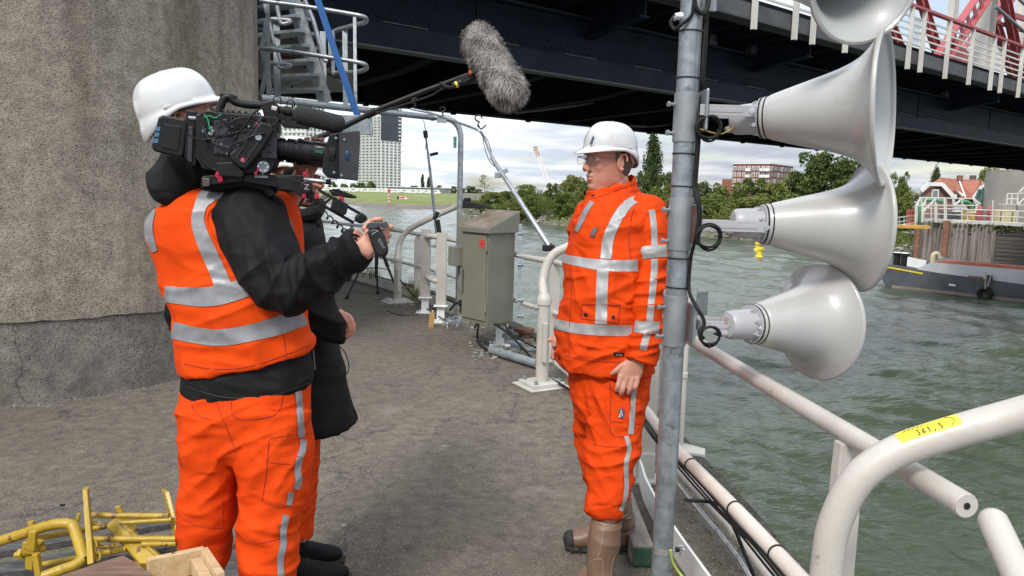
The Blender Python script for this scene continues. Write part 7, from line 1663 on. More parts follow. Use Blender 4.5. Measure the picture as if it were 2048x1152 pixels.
bl = decal('pocket_badge', tb, [(1243, 818), (1243, 836)], [9, 9], mat('badge_navy', (.02, .06, .14), None, rough=.6), tro, .004, 4, 4, 2.85)
m = MB(); c = castpx(tb, 1243, 827, .0062, 2.85); 
for q in (-1, 1): m.prism([c+Vector((q*.0012, 0, .006)), c+Vector((q*.0035, 0, -.015)), c+Vector((q*.008, 0, -.015)), c+Vector((q*.003, 0, .006))], (0, .0006, 0))
m.prism([c+Vector((-.004, 0, .008)), c+Vector((.004, 0, .008)), c+Vector((0, 0, .015))], (0, .0006, 0)); m.build('badge_print', m_brickl, bl, sm=0)
# socks and boots
m = MB(); blimb(m, [(W(1212, 1012, 2.81), .050), (W(1212, 1024, 2.81), .0605, .066), (W(1213, 1038, 2.80), .0605, .0655)]); m.build('sock', mat('sock_white', (.5, .5, .5), (.62, .62, .62), 30, .9, 0, .4, 200), man)
def boot(pts, foot, nm, toe_dir, label=None):
    m = MB(); blimb(m, pts, (1, 0, 0), 28); limb(m, foot, Vector((-toe_dir[1], toe_dir[0], 0)), 24); ball(m, foot[-1][0], (foot[-1][1],)*3); return m
bt = boot([(W(1213, 1042, 2.80), .057, .062), (W(1210, 1060, 2.795), .057, .062), (W(1207, 1090, 2.79), .057, .060), (W(1203, 1130, 2.79), .052, .056), (W(1200, 1165, 2.79), .05, .058)], [(Vector((.33, 2.80, .06)), .046, .06), (Vector((.30, 2.72, .055)), .046, .052), (Vector((.27, 2.63, .045)), .05, .042), (Vector((.245, 2.56, .04)), .046, .037)], 'boot', (-.3, -1))
bo, bb = organic('boot', bt, m_boot, man, .005, 2, lambda V, Nn: .006*(folds(V, (0, 0, 1), 18, 5, 41)-.4)*gau(V, W(1205, 1110, 2.77), .08)+.003*(vnoise(V*12, 4)-.5))
m = MB(); m.loft([ering(W(1213, 1040, 2.80), HR, Vector((0, 1, 0)), .0575, .0625, 30), ering(W(1213, 1037, 2.80), HR, Vector((0, 1, 0)), .0575, .0625, 30), ering(W(1213, 1037, 2.80), HR, Vector((0, 1, 0)), .0545, .0595, 30), ering(W(1213, 1040, 2.80), HR, Vector((0, 1, 0)), .0545, .0595, 30)], caps=False); m.build('boot_top', m_boot, bo)
for P_ in ([(1207, 1035), (1206, 1070), (1200, 1100), (1195, 1117)], [(1185, 1043), (1198, 1052), (1215, 1055), (1238, 1050)], [(1173, 1152), (1180, 1125), (1195, 1118), (1205, 1122), (1206, 1152)], [(1222, 1152), (1224, 1128), (1230, 1112)]): line_on('boot_seam', bb, P_, .0012, m_bseam, bo, 2.8)
m = MB(); limb(m, [(Vector((.335, 2.86, .012)), .05, .016), (Vector((.31, 2.74, .012)), .046, .016), (Vector((.27, 2.62, .012)), .053, .016), (Vector((.24, 2.535, .012)), .045, .016)], (1, 0, 0)); m.build('sole', m_sole, bo)
f0 = G(1245, 1098, 0); f1 = G(1134, 1098, 0); dd_ = (f1-f0).normalized()
bt = MB(); blimb(bt, [(W(1234, 985, 3.12), .058), (W(1240, 1030, 3.12), .056), (f0+Vector((0, 0, .14)), .052), (f0+Vector((0, 0, .07)), .052)], (1, 0, 0), 26)
limb(bt, [(f0+Vector((0, 0, .065))-dd_*.012, .046, .055), (f0+dd_*.07+Vector((0, 0, .075)), .046, .068), (f0+dd_*.14+Vector((0, 0, .062)), .05, .052), (f0+dd_*.2+Vector((0, 0, .052)), .05, .040), (f0+dd_*.235+Vector((0, 0, .05)), .042, .034)], Vector((dd_.y, -dd_.x, 0)), 26); ball(bt, f0+dd_*.225+Vector((0, 0, .05)), (.036, .044, .035))
bo2, bb2 = organic('boot', bt, m_boot, man, .005, 3, lambda V, Nn: .005*(folds(V, (1, 0, .6), 18, 5, 44)-.4)*gau(V, f0+dd_*.04+Vector((0, 0, .12)), .05))
m = MB(); limb(m, [(f0-dd_*.055+Vector((0, 0, .014)), .040, .015), (f0+dd_*.03+Vector((0, 0, .014)), .044, .015), (f0+dd_*.15+Vector((0, 0, .014)), .052, .015), (f0+dd_*.235+Vector((0, 0, .016)), .048, .017), (f0+dd_*.262+Vector((0, 0, .02)), .034, .016)], Vector((dd_.y, -dd_.x, 0)))
for k in range(9): c = f0+dd_*(-.05+k*.036)+Vector((0, -.045 if 0 else 0, .014)); m.box(c, (.012, .104, .03), Matrix.Rotation(math.atan2(dd_.y, dd_.x), 3, 'Z'))
m.build('sole', m_sole, bo2)
m = MB(); m.ell(f0+dd_*.240+Vector((0, 0, .048)), (.034, .0455, .040), Matrix.Rotation(math.atan2(dd_.y, dd_.x), 3, 'Z')); m.build('toe_cap', m_sole, bo2)
line_on('boot_seam', bb2, [(1236, 1062), (1244, 1060), (1252, 1052)], .0015, m_bseam, bo2, 3.1)
m = MB(); m.tube(bez([W(1240, 1038, 2.84), W(1250, 1032, 2.9), W(1258, 1029, 3.05), W(1262, 1033, 3.06), W(1252, 1037, 2.95)], 4), .002, 6); m.build('pull_loop', m_bseam, bo)

WK[0] = 1.0
# ================================================================ CAMERAMAN
D1 = 2.5
root = G(500, 1200, 0)
cm = thing('person', 'man in orange vest and white helmet shouldering the video camera, seen from behind', 'person', root)
hc = Fr(W(369, 245, 2.54), (.83, .40, .385), (0, 0, 1))
b = MB(); head_mb(b, hc, 1.06)
b.tube([hc(-.018, 0, -.05), hc(-.02, 0, -.12), W(400, 345, 2.54), W(430, 400, 2.5)], [.062, .064, .068, .08], 20)
b.loft(sil([(385, 400, 540, 2.5, .1), (450, 350, 570, 2.5, .11), (600, 380, 580, 2.5, .11), (780, 400, 590, 2.5, .12)]))
blimb(b, [(W(520, 440, 2.42), .06), (W(572, 560, 2.33), .05), (W(640, 535, 2.28), .042), (W(705, 490, 2.235), .032, .036), (W(722, 480, 2.225), .034, .040)])
blimb(b, [(W(400, 430, 2.6), .06), (W(470, 480, 2.72), .05), (W(560, 420, 2.62), .04), (W(615, 335, 2.50), .03)])
blimb(b, [(W(425, 800, 2.55), .08), (W(415, 1000, 2.52), .06), (W(412, 1150, 2.5), .045), (W(412, 1260, 2.5), .05)])
blimb(b, [(W(550, 800, 2.45), .08), (W(540, 1000, 2.42), .06), (W(545, 1150, 2.4), .05)])
# right hand round the grip
q = lambda x, y, d=2.215: W(680+x/9.6, 420+y/9.6, d)
b.loft([ering(q(340, 640, 2.225), Vector((.6, 0, .8)).normalized(), Vector((0, 1, 0)), .034, .024, 20), ering(q(420, 540, 2.22), Vector((.62, 0, .78)).normalized(), Vector((0, 1, 0)), .044, .022, 20), ering(q(490, 470, 2.22), Vector((.5, 0, .86)).normalized(), Vector((0, 1, 0)), .050, .020, 20), ering(q(560, 420, 2.225), Vector((.4, 0, .9)).normalized(), Vector((0, 1, 0)), .046, .018, 20)])
blimb(b, [(q(430, 620, 2.22), .03), (q(540, 760, 2.215), .028), (q(640, 850, 2.215), .022)])
for P_, r in (([(480, 360), (570, 240), (680, 190), (775, 180)], .0105), ([(620, 420), (780, 430), (900, 370), (985, 325)], .0108), ([(640, 520), (800, 520), (900, 500), (950, 490)], .0100), ([(660, 640), (800, 620), (880, 610), (912, 605)], .0092)):
    finger(b, [q(x, y, 2.215+(.02 if i else 0)+(.012 if r != .0105 and i > 1 else 0)-(.012 if r == .0105 and i > 1 else 0)) for i, (x, y) in enumerate(P_)], r)
# left hand holding the lens from the far side: fingertips over the barrel
for k, (x, y) in enumerate(((598, 279), (613, 277), (628, 276), (641, 278))):
    finger(b, [W(606+k*8, 330, 2.47), W(600+k*11, 296, 2.46), W(x-2, y+4, 2.43), W(x+3, y+1, 2.40)], .0088)
for k, (x, y) in enumerate(((634, 371), (642, 374))): finger(b, [W(612, 352, 2.46), W(622+k*3, 366, 2.44), W(x, y, 2.42)], .0085)
b.ell(W(612, 325, 2.475), (.045, .022, .045))
fd1 = face_disp(hc, 1.06)
body, bv1 = organic('body', b, m_skinr, None, .0036, 2, lambda V, Nn: fd1(V)+.0007*(folds(V, (0, 0, 1), 90, 30, 3)-.5))
body.parent = cm; body.location = -Vector(cm.location); eyes(hc, body, 1.06)
m = MB(); R = []
for z, bk, w in [(.05, -.1045, .079), (.02, -.1045, .0785), (-.01, -.0995, .076), (-.04, -.089, .071), (-.06, -.078, .066)]:
    R.append(m.ring([hc(-1.06*(abs(bk)*1.03)*math.sin(t)**.9, 1.06*w*1.03*math.copysign(abs(math.cos(t))**.85, math.cos(t)), z*1.06) for t in [math.pi*(.06+.88*k/30) for k in range(31)]]))
for a, c in zip(R, R[1:]):
    for k in range(30): m.f.append((a[k], a[k+1], c[k+1], c[k]))
m.build('hair', m_hair, body, sm=180)
helmet(hc, cm, 1.1, 'glossy white hard hat tilted back')
WK[0] = 2.0
# jacket under the vest with sleeves and hood
j = MB(); j.loft(sil([(392, 395, 560, 2.5, .11), (430, 330, 585, 2.5, .14), (500, 322, 590, 2.5, .15), (600, 358, 600, 2.5, .15), (700, 372, 612, 2.5, .15), (735, 369, 622, 2.5, .155), (770, 367, 624, 2.5, .155, 760, 755), (798, 369, 620, 2.5, .15, 787, 768)], n=44))
j.loft(sil([(350, 410, 520, 2.52, .08), (372, 400, 560, 2.5, .11), (400, 380, 575, 2.5, .13)]))
jk1, jb1 = organic('jacket', j, m_cloth, cm, .007, 3, lambda V, Nn: .004*(folds(V, (.2, 0, 1), 20, 4, 51)-.3)+.005*(vnoise(V*9, 2)-.5))
line_on('jacket_hem', jb1, [(370, 772), (430, 791), (490, 797), (560, 787), (618, 765)], .0015, m_black, jk1, 2.5)
sl = MB(); blimb(sl, [(W(478, 408, 2.47), .08, .07), (W(500, 440, 2.42), .124, .115), (W(515, 480, 2.38), .122, .115), (W(540, 530, 2.335), .113, .105), (W(570, 567, 2.31), .098, .09), (W(605, 565, 2.30), .088, .082), (W(640, 545, 2.285), .078, .072), (W(680, 518, 2.26), .069, .062), (W(708, 500, 2.245), .058, .054), (W(720, 492, 2.24), .053, .050), (W(724, 489, 2.24), .046, .043)], (0, 1, 0), 32, 5)
def s1(V, Nn):
    f = .005*(folds(V, (.8, 0, -.6), 16, 5, 61, 2)-.35)+.016*(folds(V, (.6, 0, .2), 22, 5, 62)-.3)*gau(V, W(580, 555, 2.25), .09)+.011*(folds(V, (.9, 0, .4), 24, 5, 63)-.3)*gau(V, W(665, 520, 2.2), .09)
    return f+.006*(folds(V, (1, 0, .35), 18, 4, 64)-.3)*gau(V, W(520, 450, 2.3), .1)+.008*(vnoise(V*8, 8)-.5)
slo1, sb1 = organic('sleeve', sl, m_cloth, cm, .0055, 3, s1)
line_on('cuff_edge', sb1, [(702, 468), (716, 474), (727, 490), (730, 510), (727, 527)], .004, m_cloth, slo1, 2.2)
sl = MB(); blimb(sl, [(W(395, 425, 2.6), .1), (W(440, 480, 2.7), .09), (W(500, 470, 2.72), .08), (W(565, 400, 2.64), .06), (W(600, 355, 2.54), .05)], (0, 1, 0), 24); organic('sleeve', sl, m_cloth, cm, .008, 3)
hd = MB(); blimb(hd, [(W(385, 318, 2.5), .055, .05), (W(368, 335, 2.46), .085, .08), (W(356, 368, 2.43), .092, .09), (W(345, 396, 2.42), .070, .075), (W(340, 410, 2.42), .045, .05)], (1, 0, .3), 28)
blimb(hd, [(W(350, 360, 2.44), .05), (W(400, 345, 2.42), .055), (W(430, 350, 2.44), .05)])
hdo, hb1 = organic('hood', hd, m_cloth, cm, .006, 3, lambda V, Nn: .008*(folds(V, (.6, 0, .7), 16, 5, 71, 2)-.35)+.006*(vnoise(V*10, 4)-.5))
# vest
v = MB(); v.loft(sil([(374, 405, 540, 2.5, .10), (382, 385, 560, 2.5, .135), (398, 345, 578, 2.5, .155), (420, 318, 588, 2.5, .165), (445, 300, 594, 2.5, .17), (475, 301, 599, 2.5, .172), (510, 311, 602, 2.5, .172), (550, 327, 605, 2.5, .17), (590, 343, 608, 2.5, .17), (630, 356, 611, 2.5, .17), (670, 363, 616, 2.5, .17), (705, 365, 625, 2.5, .172, 710, 680), (735, 367, 625, 2.5, .174, 733, 692), (746, 367, 620, 2.5, .17, 738, 700)], n=52))
def vd(V, Nn): return .004*(folds(V, (.15, 0, 1), 13, 4, 81, 2)-.35)+.009*(folds(V, (.15, 0, 1), 20, 3, 82)-.3)*gau(V, W(400, 630, 2.3), .13)+.005*(folds(V, (1, 0, .1), 12, 2.5, 83)-.35)+.006*(folds(V, (-.5, 0, 1), 18, 3, 86)-.3)*gau(V, W(480, 610, 2.3), .12)+.007*(vnoise(V*6, 6)-.5)
vo, vb = organic('vest', v, m_or2, cm, .006, 3, vd)
decal('reflective_band', vb, [(330, 588), (365, 592), (400, 594), (440, 590), (480, 579), (516, 566)], [32, 34, 38, 40, 38, 34], m_refl, vo, .003, 8, 10, 2.4)
decal('reflective_band', vb, [(346, 660), (395, 671), (440, 675), (490, 668), (550, 653), (608, 632)], [34, 33, 33, 34, 36, 38], m_refl, vo, .003, 8, 10, 2.4)
decal('reflective_brace', vb, [(500, 377), (465, 378), (435, 384), (412, 396), (401, 415), (396, 440), (402, 466), (416, 500), (432, 535), (446, 570)], [10, 22, 30, 32, 24, 26, 28, 31, 32, 33], m_refl, vo, .003, 8, 10, 2.4)
decal('reflective_brace', vb, [(308, 420), (299, 448), (301, 475), (311, 503)], [10, 16, 17, 12], m_refl, vo, .003, 6, 6, 2.45)
decal('reflective_brace', vb, [(568, 428), (578, 450), (586, 478)], [8, 9, 9], m_refl, vo, .004, 6, 6, 2.45)
line_on('vest_piping', vb, [(527, 374), (500, 380), (465, 395), (430, 413), (416, 430), (418, 455), (440, 490), (475, 515), (505, 545), (528, 590), (548, 617)], .0032, m_or2, vo, 2.4, 8)
line_on('side_seam', vb, [(567, 670), (573, 715)], .0015, m_seam, vo)
line_on('vest_hem', vb, [(369, 728), (430, 738), (493, 734), (568, 711), (620, 690)], .0018, m_seam, vo)
pk = MB(); blimb(pk, [(W(352, 600, 2.55), .03), (W(350, 630, 2.55), .035), (W(355, 660, 2.55), .02)]); pk.box(W(350, 650, 2.54), (.03, .03, .035)); pk.build('hip_pouch', m_cloth, cm)
# trousers
t_ = MB(); t_.loft(sil([(770, 368, 620, 2.5, .155, 775, 762), (800, 367, 621, 2.5, .165), (840, 369, 622, 2.5, .165), (880, 372, 622, 2.5, .15), (905, 376, 620, 2.5, .12)], n=44))
blimb(t_, [(W(430, 820, 2.47), .112, .14), (W(424, 900, 2.465), .094, .13), (W(421, 960, 2.46), .088, .115), (W(414, 1020, 2.46), .085, .11), (W(412, 1070, 2.46), .079, .095), (W(414, 1110, 2.46), .072, .085), (W(411, 1138, 2.46), .056, .065), (W(410, 1146, 2.46), .046, .055)], (1, 0, 0), 30)
blimb(t_, [(W(550, 820, 2.46), .122, .13), (W(549, 915, 2.45), .120, .125), (W(546, 970, 2.44), .108, .115), (W(541, 1020, 2.43), .096, .105), (W(537, 1065, 2.42), .090, .10), (W(537, 1110, 2.41), .092, .095), (W(535, 1160, 2.40), .086, .09), (W(535, 1200, 2.39), .07, .07)], (1, 0, 0), 32)
def t1(V, Nn):
    f = .005*(folds(V, (.4, 0, -1), 12, 3.5, 91, 2)-.35)+.009*(folds(V, (-.5, 0, 1), 20, 4, 92)-.3)*gau(V, W(470, 880, 2.4), .13)+.009*(folds(V, (.7, 0, 1), 20, 4, 93)-.3)*gau(V, W(440, 1080, 2.45), .1)
    return f+.009*(folds(V, (.5, 0, 1), 22, 4, 94)-.3)*gau(V, W(560, 1080, 2.35), .11)+.007*(folds(V, (.8, 0, -.6), 20, 4, 95)-.3)*gau(V, W(545, 930, 2.35), .12)+.007*(vnoise(V*7, 6)-.5)
to1, tb1 = organic('trousers', t_, m_or, cm, .006, 3, t1)
decal('reflective_stripe', tb1, [(595, 778), (598, 805), (600, 840), (602, 875)], 13, m_refl, to1, .003, 8, 6, 2.4)
decal('reflective_stripe', tb1, [(606, 879), (604, 900), (599, 914)], 13, m_refl, to1, .003, 8, 6, 2.4)
decal('reflective_stripe', tb1, [(599, 916), (594, 940), (597, 960), (591, 978)], 13, m_refl, to1, .003, 8, 6, 2.4)
decal('reflective_stripe', tb1, [(582, 984), (577, 1010)], 11, m_refl, to1, .003, 8, 6, 2.4)
decal('reflective_stripe', tb1, [(572, 1030), (566, 1060), (566, 1090), (560, 1118), (562, 1156)], 13, m_refl, to1, .003, 8, 6, 2.4)
for P_ in ([(372, 1040), (400, 1053), (446, 1056)], [(480, 1082), (520, 1086), (564, 1075)], [(462, 795), (470, 835), (520, 836), (555, 826), (566, 790)], [(540, 877), (600, 866)], [(538, 880), (532, 950), (524, 1004)], [(528, 1005), (560, 1012), (588, 1004)], [(540, 925), (600, 930)], [(470, 900), (455, 860), (432, 805)], [(380, 800), (395, 830), (425, 840)], [(444, 1000), (442, 1055)]): line_on('seam', tb1, P_, .0018, m_seam, to1, 2.4)
m = MB(); blimb(m, [(W(411, 1140, 2.49), .040), (W(432, 1144, 2.49), .030), (W(420, 1170, 2.49), .036)]); blimb(m, [(W(414, 1135, 2.49), .042), (W(420, 1190, 2.49), .036)]); m.build('sock', mat('pink_white_sock', (.40, .25, .24), (.6, .55, .54), 70, .9, 0, .3, 200), cm)
def shoe(c, d, z, nm, parent, L=.28, s=1.):
    c = Vector(c); d = Vector(d).normalized(); sd__ = Vector((-d.y, d.x, 0)); m = MB()
    limb(m, [(c-d*.07*s+Vector((0, 0, .052)), .034*s, .048*s), (c-d*.03*s+Vector((0, 0, .062)), .040*s, .056*s), (c+d*.03*s+Vector((0, 0, .062)), .042*s, .052*s), (c+d*.09*s+Vector((0, 0, .052)), .046*s, .042*s), (c+d*.15*s+Vector((0, 0, .046)), .047*s, .034*s), (c+d*.19*s+Vector((0, 0, .042)), .040*s, .028*s)], sd__, 24)
    ball(m, c+d*.18*s+Vector((0, 0, .042)), (.035*s, .038*s, .028*s)); blimb(m, [(c-d*.035+Vector((0, 0, .06)), .045), (c-d*.035+Vector((0, 0, .115)), .045)])
    o, bb_ = organic('shoe', m, m_cloth, parent, .005, 3)
    m = MB(); limb(m, [(c-d*.105*s+Vector((0, 0, .014)), .03*s, .014), (c-d*.07*s+Vector((0, 0, .014)), .040*s, .014), (c+d*.03*s+Vector((0, 0, .014)), .042*s, .014), (c+d*.13*s+Vector((0, 0, .014)), .051*s, .014), (c+d*.19*s+Vector((0, 0, .016)), .044*s, .014), (c+d*.225*s+Vector((0, 0, .018)), .026*s, .012)], sd__); m.build('sole', m_sole, o)
    m = MB()
    for k in range(4): p = c+d*(.02+.03*k)*s+Vector((0, 0, .112-.012*k)); m.tube([p+sd__*.03, p+Vector((0, 0, .006)), p-sd__*.03], .003, 6)
    m.build('laces', m_black, o); return o
sc1 = G(590, 1172, 0); shoe(sc1, (1, .22, 0), 0, 'shoe', cm)
sc2 = G(412, 1270, 0); shoe(sc2, (.8, .5, 0), 0, 'shoe', cm)

# ================================================================ THIRD PERSON (sound)
D2 = 3.02
sp_ = thing('person', 'person in long black coat behind the cameraman, hand at the waist', 'person', G(600, 1100, 0))
h3 = Fr(W(592, 352, D2), (.95, -.05, -.16), (0, 0, 1))
b = MB(); head_mb(b, h3, .98); lids(b, h3, .98); b.tube([h3(-.015, 0, -.05), h3(-.03, 0, -.11), h3(-.04, 0, -.2)], [.055, .056, .065], 18)
b.loft(sil([(440, 560, 640, D2, .09), (600, 560, 640, D2, .1), (760, 560, 640, D2, .1)]))
blimb(b, [(W(610, 470, 2.9), .045), (W(628, 590, 2.86), .04), (W(660, 640, 2.86), .035), (W(686, 652, 2.86), .028)])
blimb(b, [(W(585, 460, 3.15), .045), (W(570, 420, 3.25), .04), (W(560, 350, 3.2), .035), (W(556, 318, 3.1), .03)])
b.ell(W(556, 308, 3.08), (.04, .03, .045))
for k in range(4): finger(b, [W(548+k*9, 305, 3.06), W(550+k*9, 299, 3.03), W(556+k*9, 303, 3.0), W(556+k*9, 310, 3.01)], .009)
for x in (588, 598): blimb(b, [(W(x, 780, 3.02), .06), (W(x, 980, 3.04), .04), (W(x, 1080, 3.05), .035)])
Z = lambda x, y, d=2.85: W(260+x/2.4, 340+y/2.4, d)
b.loft([ering(Z(1015, 690), Vector((.5, 0, -.85)).normalized(), Vector((0, 1, 0)), .026, .022, 18), ering(Z(1040, 715), Vector((.45, 0, -.9)).normalized(), Vector((0, 1, 0)), .038, .026, 18), ering(Z(1056, 745), Vector((.3, 0, -.95)).normalized(), Vector((0, 1, 0)), .040, .026, 18)])
for P_, r in (([(1050, 715), (1068, 735), (1074, 755), (1060, 765)], .0105), ([(1052, 735), (1070, 758), (1068, 775), (1052, 778)], .0105), ([(1048, 755), (1062, 775), (1058, 790), (1044, 790)], .010), ([(1044, 770), (1054, 788), (1048, 800), (1036, 798)], .009), ([(1020, 690), (1048, 700), (1066, 722)], .0105)):
    finger(b, [Z(x, y, 2.84) for x, y in P_], r)
fd3 = face_disp(h3, .98)
body, bv3 = organic('body', b, m_skinr, None, .0038, 2, lambda V, Nn: fd3(V)); body.parent = sp_; body.location = -Vector(sp_.location); eyes(h3, body, .98)
m = MB(); m.tube([h3(.085, -.02, -.06), h3(.094, 0, -.06), h3(.085, .02, -.06)], [.0012, .0028, .0012], 6); m.build('mouth', m_lip, body)
m = MB(); rr = random.Random(2)
for k in range(60):
    a = rr.uniform(-2.6, 2.6); p0 = h3(-.06*math.cos(a*.5)-.02, .078*math.sin(a), -.02+rr.uniform(-.02, .03)); P = [p0]
    for j_ in range(7): P.append(P[-1]+h3.u*-.022+h3.l*(.010*math.sin(j_*1.3+k)+.002*math.copysign(1, math.sin(a)))+h3.f*.010*math.cos(j_*1.1+k))
    m.tube(P, [.004, .0045, .0045, .004, .004, .0035, .003, .0015], 5)
m.tube(bez([h3(.02, -.07, -.07), h3(.05, -.07, -.10), h3(.035, -.075, -.125), h3(.01, -.07, -.12), h3(.02, -.072, -.10), h3(.045, -.075, -.13), h3(.03, -.07, -.15)], 5), .005, 6)
m.build('hair', m_blond, body, sm=180)
helmet(h3, sp_, 1.0, 'white hard hat mostly hidden behind the camera')
WK[0] = 1.6
c_ = MB(); c_.loft(sil([(425, 556, 634, D2, .08), (445, 548, 640, D2, .11), (480, 540, 645, D2, .13), (560, 536, 650, D2, .14), (640, 538, 662, D2, .14), (700, 540, 676, D2, .15), (760, 543, 688, D2, .155), (810, 547, 702, D2, .16), (838, 550, 709, D2, .16, 848, 830), (854, 552, 714, D2, .16, 866, 842)], n=44))
cr_ = [(h3(.035, 0, -.10), .105, .10), (h3(.03, 0, -.15), .12, .115)]
def cd(V, Nn): return .009*(folds(V, (1, 0, .15), 12, 2, 101, 2)-.35)+.008*(folds(V, (.3, 0, 1), 18, 4, 102)-.3)*gau(V, W(650, 700, 2.9), .1)+.007*(vnoise(V*7, 3)-.5)
co, cb_ = organic('coat', c_, m_cloth, sp_, .007, 3, cd)
m = MB(); P0 = [W(604, 398, 2.93), W(622, 430, 2.9), W(642, 462, 2.9)]; m.prism([W(603, 420, 2.9), W(630, 418, 2.93), W(629, 440, 2.9), W(641, 452, 2.9), W(633, 456, 2.9), W(642, 466, 2.9), W(612, 458, 2.88)], (.0, .02, 0)); m.tube(bez([W(575, 420, 2.93), W(600, 432, 2.88), W(630, 425, 2.9), W(638, 410, 3.0)], 5), .03, 10); m.build('coat_collar', m_cloth, co, sm=0)
line_on('coat_zip', cb_, [(627, 700), (630, 740)], .002, m_galvd, co, 3)
decal('orange_vest_edge', cb_, [(608, 458), (622, 475), (640, 500)], [6, 16, 12], m_or2, co, .006, 6, 5, 2.9)
decal('orange_trim', cb_, [(638, 672), (650, 678), (660, 676)], [3, 6, 3], m_or2, co, .006, 5, 4, 2.9)
sl = MB(); blimb(sl, [(W(606, 455, 2.95), .07), (W(612, 490, 2.9), .078), (W(622, 560, 2.86), .076), (W(634, 618, 2.85), .078), (W(655, 645, 2.85), .072), (W(678, 655, 2.85), .062), (W(688, 656, 2.85), .056)], (0, 1, 0), 26); organic('sleeve', sl, m_cloth, sp_, .0065, 3, lambda V, Nn: .012*(folds(V, (.5, 0, 1), 18, 5, 105)-.3)*gau(V, W(640, 620, 2.8), .12)+.006*(vnoise(V*8, 3)-.5))
sl = MB(); blimb(sl, [(W(585, 455, 3.12), .07), (W(570, 420, 3.25), .065), (W(560, 355, 3.2), .055), (W(556, 325, 3.1), .045)], (0, 1, 0), 20); organic('sleeve', sl, m_cloth, sp_, .008, 3)
t_ = MB()
for x, d in ((588, 3.0), (598, 3.08)): blimb(t_, [(W(x, 820, d), .09), (W(x, 900, d), .085), (W(x-4, 1000, d), .075), (W(x-6, 1075, d), .062)], (1, 0, 0), 24)
organic('trousers', t_, m_or, sp_, .008, 3, lambda V, Nn: .006*(folds(V, (.3, 0, 1), 16, 4, 107)-.3))
g3 = G(588, 1128, 0); shoe(g3, (1, .1, 0), 0, 'shoe', sp_, s=.95); g4 = G(515, 1100, 0); shoe(g4, (1, .1, 0), 0, 'shoe', sp_, s=.95)
m = MB(); m.tube(bez([W(675, 690, 2.86), W(690, 705, 2.85), W(698, 735, 2.85), W(690, 750, 2.85), W(680, 745, 2.86)], 6), .0022, 6); m.build('drawcord', m_black, sp_)
WK[0] = 1.0

# ================================================================ VIDEO CAMERA RIG
RO = W(520, 290, 2.36); RF = Vector((.975, .205, -.085)).normalized(); RY = Vector((-RF.y, RF.x, 0)).normalized(); RU = RF.cross(RY); RU = RU if RU.z > 0 else -RU
rig = thing('video_camera', 'black broadcast video camera rig resting on the cameraman shoulder', 'video camera', RO)
def rp(x, y, off=0.): return PL(x, y, RO+RY*off, RY)
def RC(x, y, off=0.): return rp(240+x/2.618, 100+y/2.618, off)
def rprism(pts, o0, o1, name, mm, parent=None, bevel=.003, crop=True):
    m = MB(); P = [(RC if crop else rp)(x, y, o0) for x, y in pts]; m.prism(P, RY*(o1-o0)); return m.build(name, mm, parent or rig, sm=0, bevel=bevel)
m_cam = mat('camera_black', (.005, .005, .0055), (.010, .010, .011), 30, .45, 0, .15, 260, bdist=.002, spec=.28); m_camg = mat('camera_grey', (.022, .022, .025), (.036, .036, .04), 20, .42, 0, .1, 260, spec=.4)
m_pink = mat('anodised_red', (.40, .02, .05), (.5, .03, .07), 30, .3, .6); m_lens = mat('lens_black', (.005, .005, .006), None, rough=.28, spec=.35); m_wtxt = mat('white_print', (.45, .45, .45), None, rough=.6)
main = rprism([(395, 340), (470, 320), (560, 330), (760, 345), (820, 420), (822, 570), (790, 640), (560, 655), (430, 620), (395, 560)], -.06, .06, 'body', m_cam)
rprism([(490, 372), (560, 360), (568, 430), (700, 415), (700, 540), (560, 552), (490, 545)], -.066, -.058, 'side_panel', m_camg, main, .002)
rprism([(750, 432), (800, 425), (822, 470), (822, 570), (740, 566), (718, 500)], -.070, -.058, 'front_panel', m_camg, main, .003)
for y in (492, 527): rprism([(772, y), (790, y), (790, y+11), (772, y+11)], -.0735, -.069, 'switch', m_lens, main, .001)
rr_ = random.Random(31)
for k in range(7): rprism([(600+k*9, 385), (604+k*9, 385), (604+k*9, 418), (600+k*9, 418)], -.069, -.064, 'vent_slot', m_lens, main, 0)
for k in range(3): rprism([(500+k*14, 529), (508+k*14, 529), (508+k*14, 541), (500+k*14, 541)], -.0675, -.065, 'marking', m_cam, main, 0)
bat = rprism([(200, 350), (222, 340), (345, 362), (352, 380), (330, 552), (312, 562), (175, 530), (163, 505)], -.055, .055, 'battery', m_cam, None, .008)
rprism([(228, 385), (320, 400), (305, 530), (215, 510)], -.058, -.054, 'battery_panel', m_cam, bat, .003)
for k, (y0, y1) in enumerate(((400, 425), (432, 455), (462, 487))): rprism([(188-k*5, y0), (212-k*5, y0+2), (208-k*5, y1), (182-k*5, y1-2)], -.0565, -.0545, 'blue_label', mat('battery_blue', (.03, .10, .18), (.05, .16, .28), 60, .4) if k == 0 else bpy.data.materials['battery_blue'], bat, 0)
rprism([(345, 312), (395, 320), (400, 600), (380, 610), (335, 560)], -.05, .05, 'battery_mount', m_cam, None, .004)
rprism([(360, 400), (382, 402), (376, 590), (352, 580)], -.058, -.05, 'mount_rail', m_camg, None, .002)
m = MB(); m.cyl(RC(360, 355, -.05), RC(428, 362, -.05), .006, n=10); m.cyl(RC(428, 362, -.05), RC(438, 364, -.05), .010, n=12); m.build('lemo_plug', m_galvd, rig)
for i in range(46):
    x, y = rr_.uniform(500, 740), rr_.uniform(352, 600); c = RC(x, y, -.067); m = MB(); r_ = rr_.choice((.0018, .0025, .0035)); m.cyl(c+RY*.008, c-RY*.003, r_, n=8); m.build('button', (m_camg, m_cam, m_galvd)[i % 3], main)
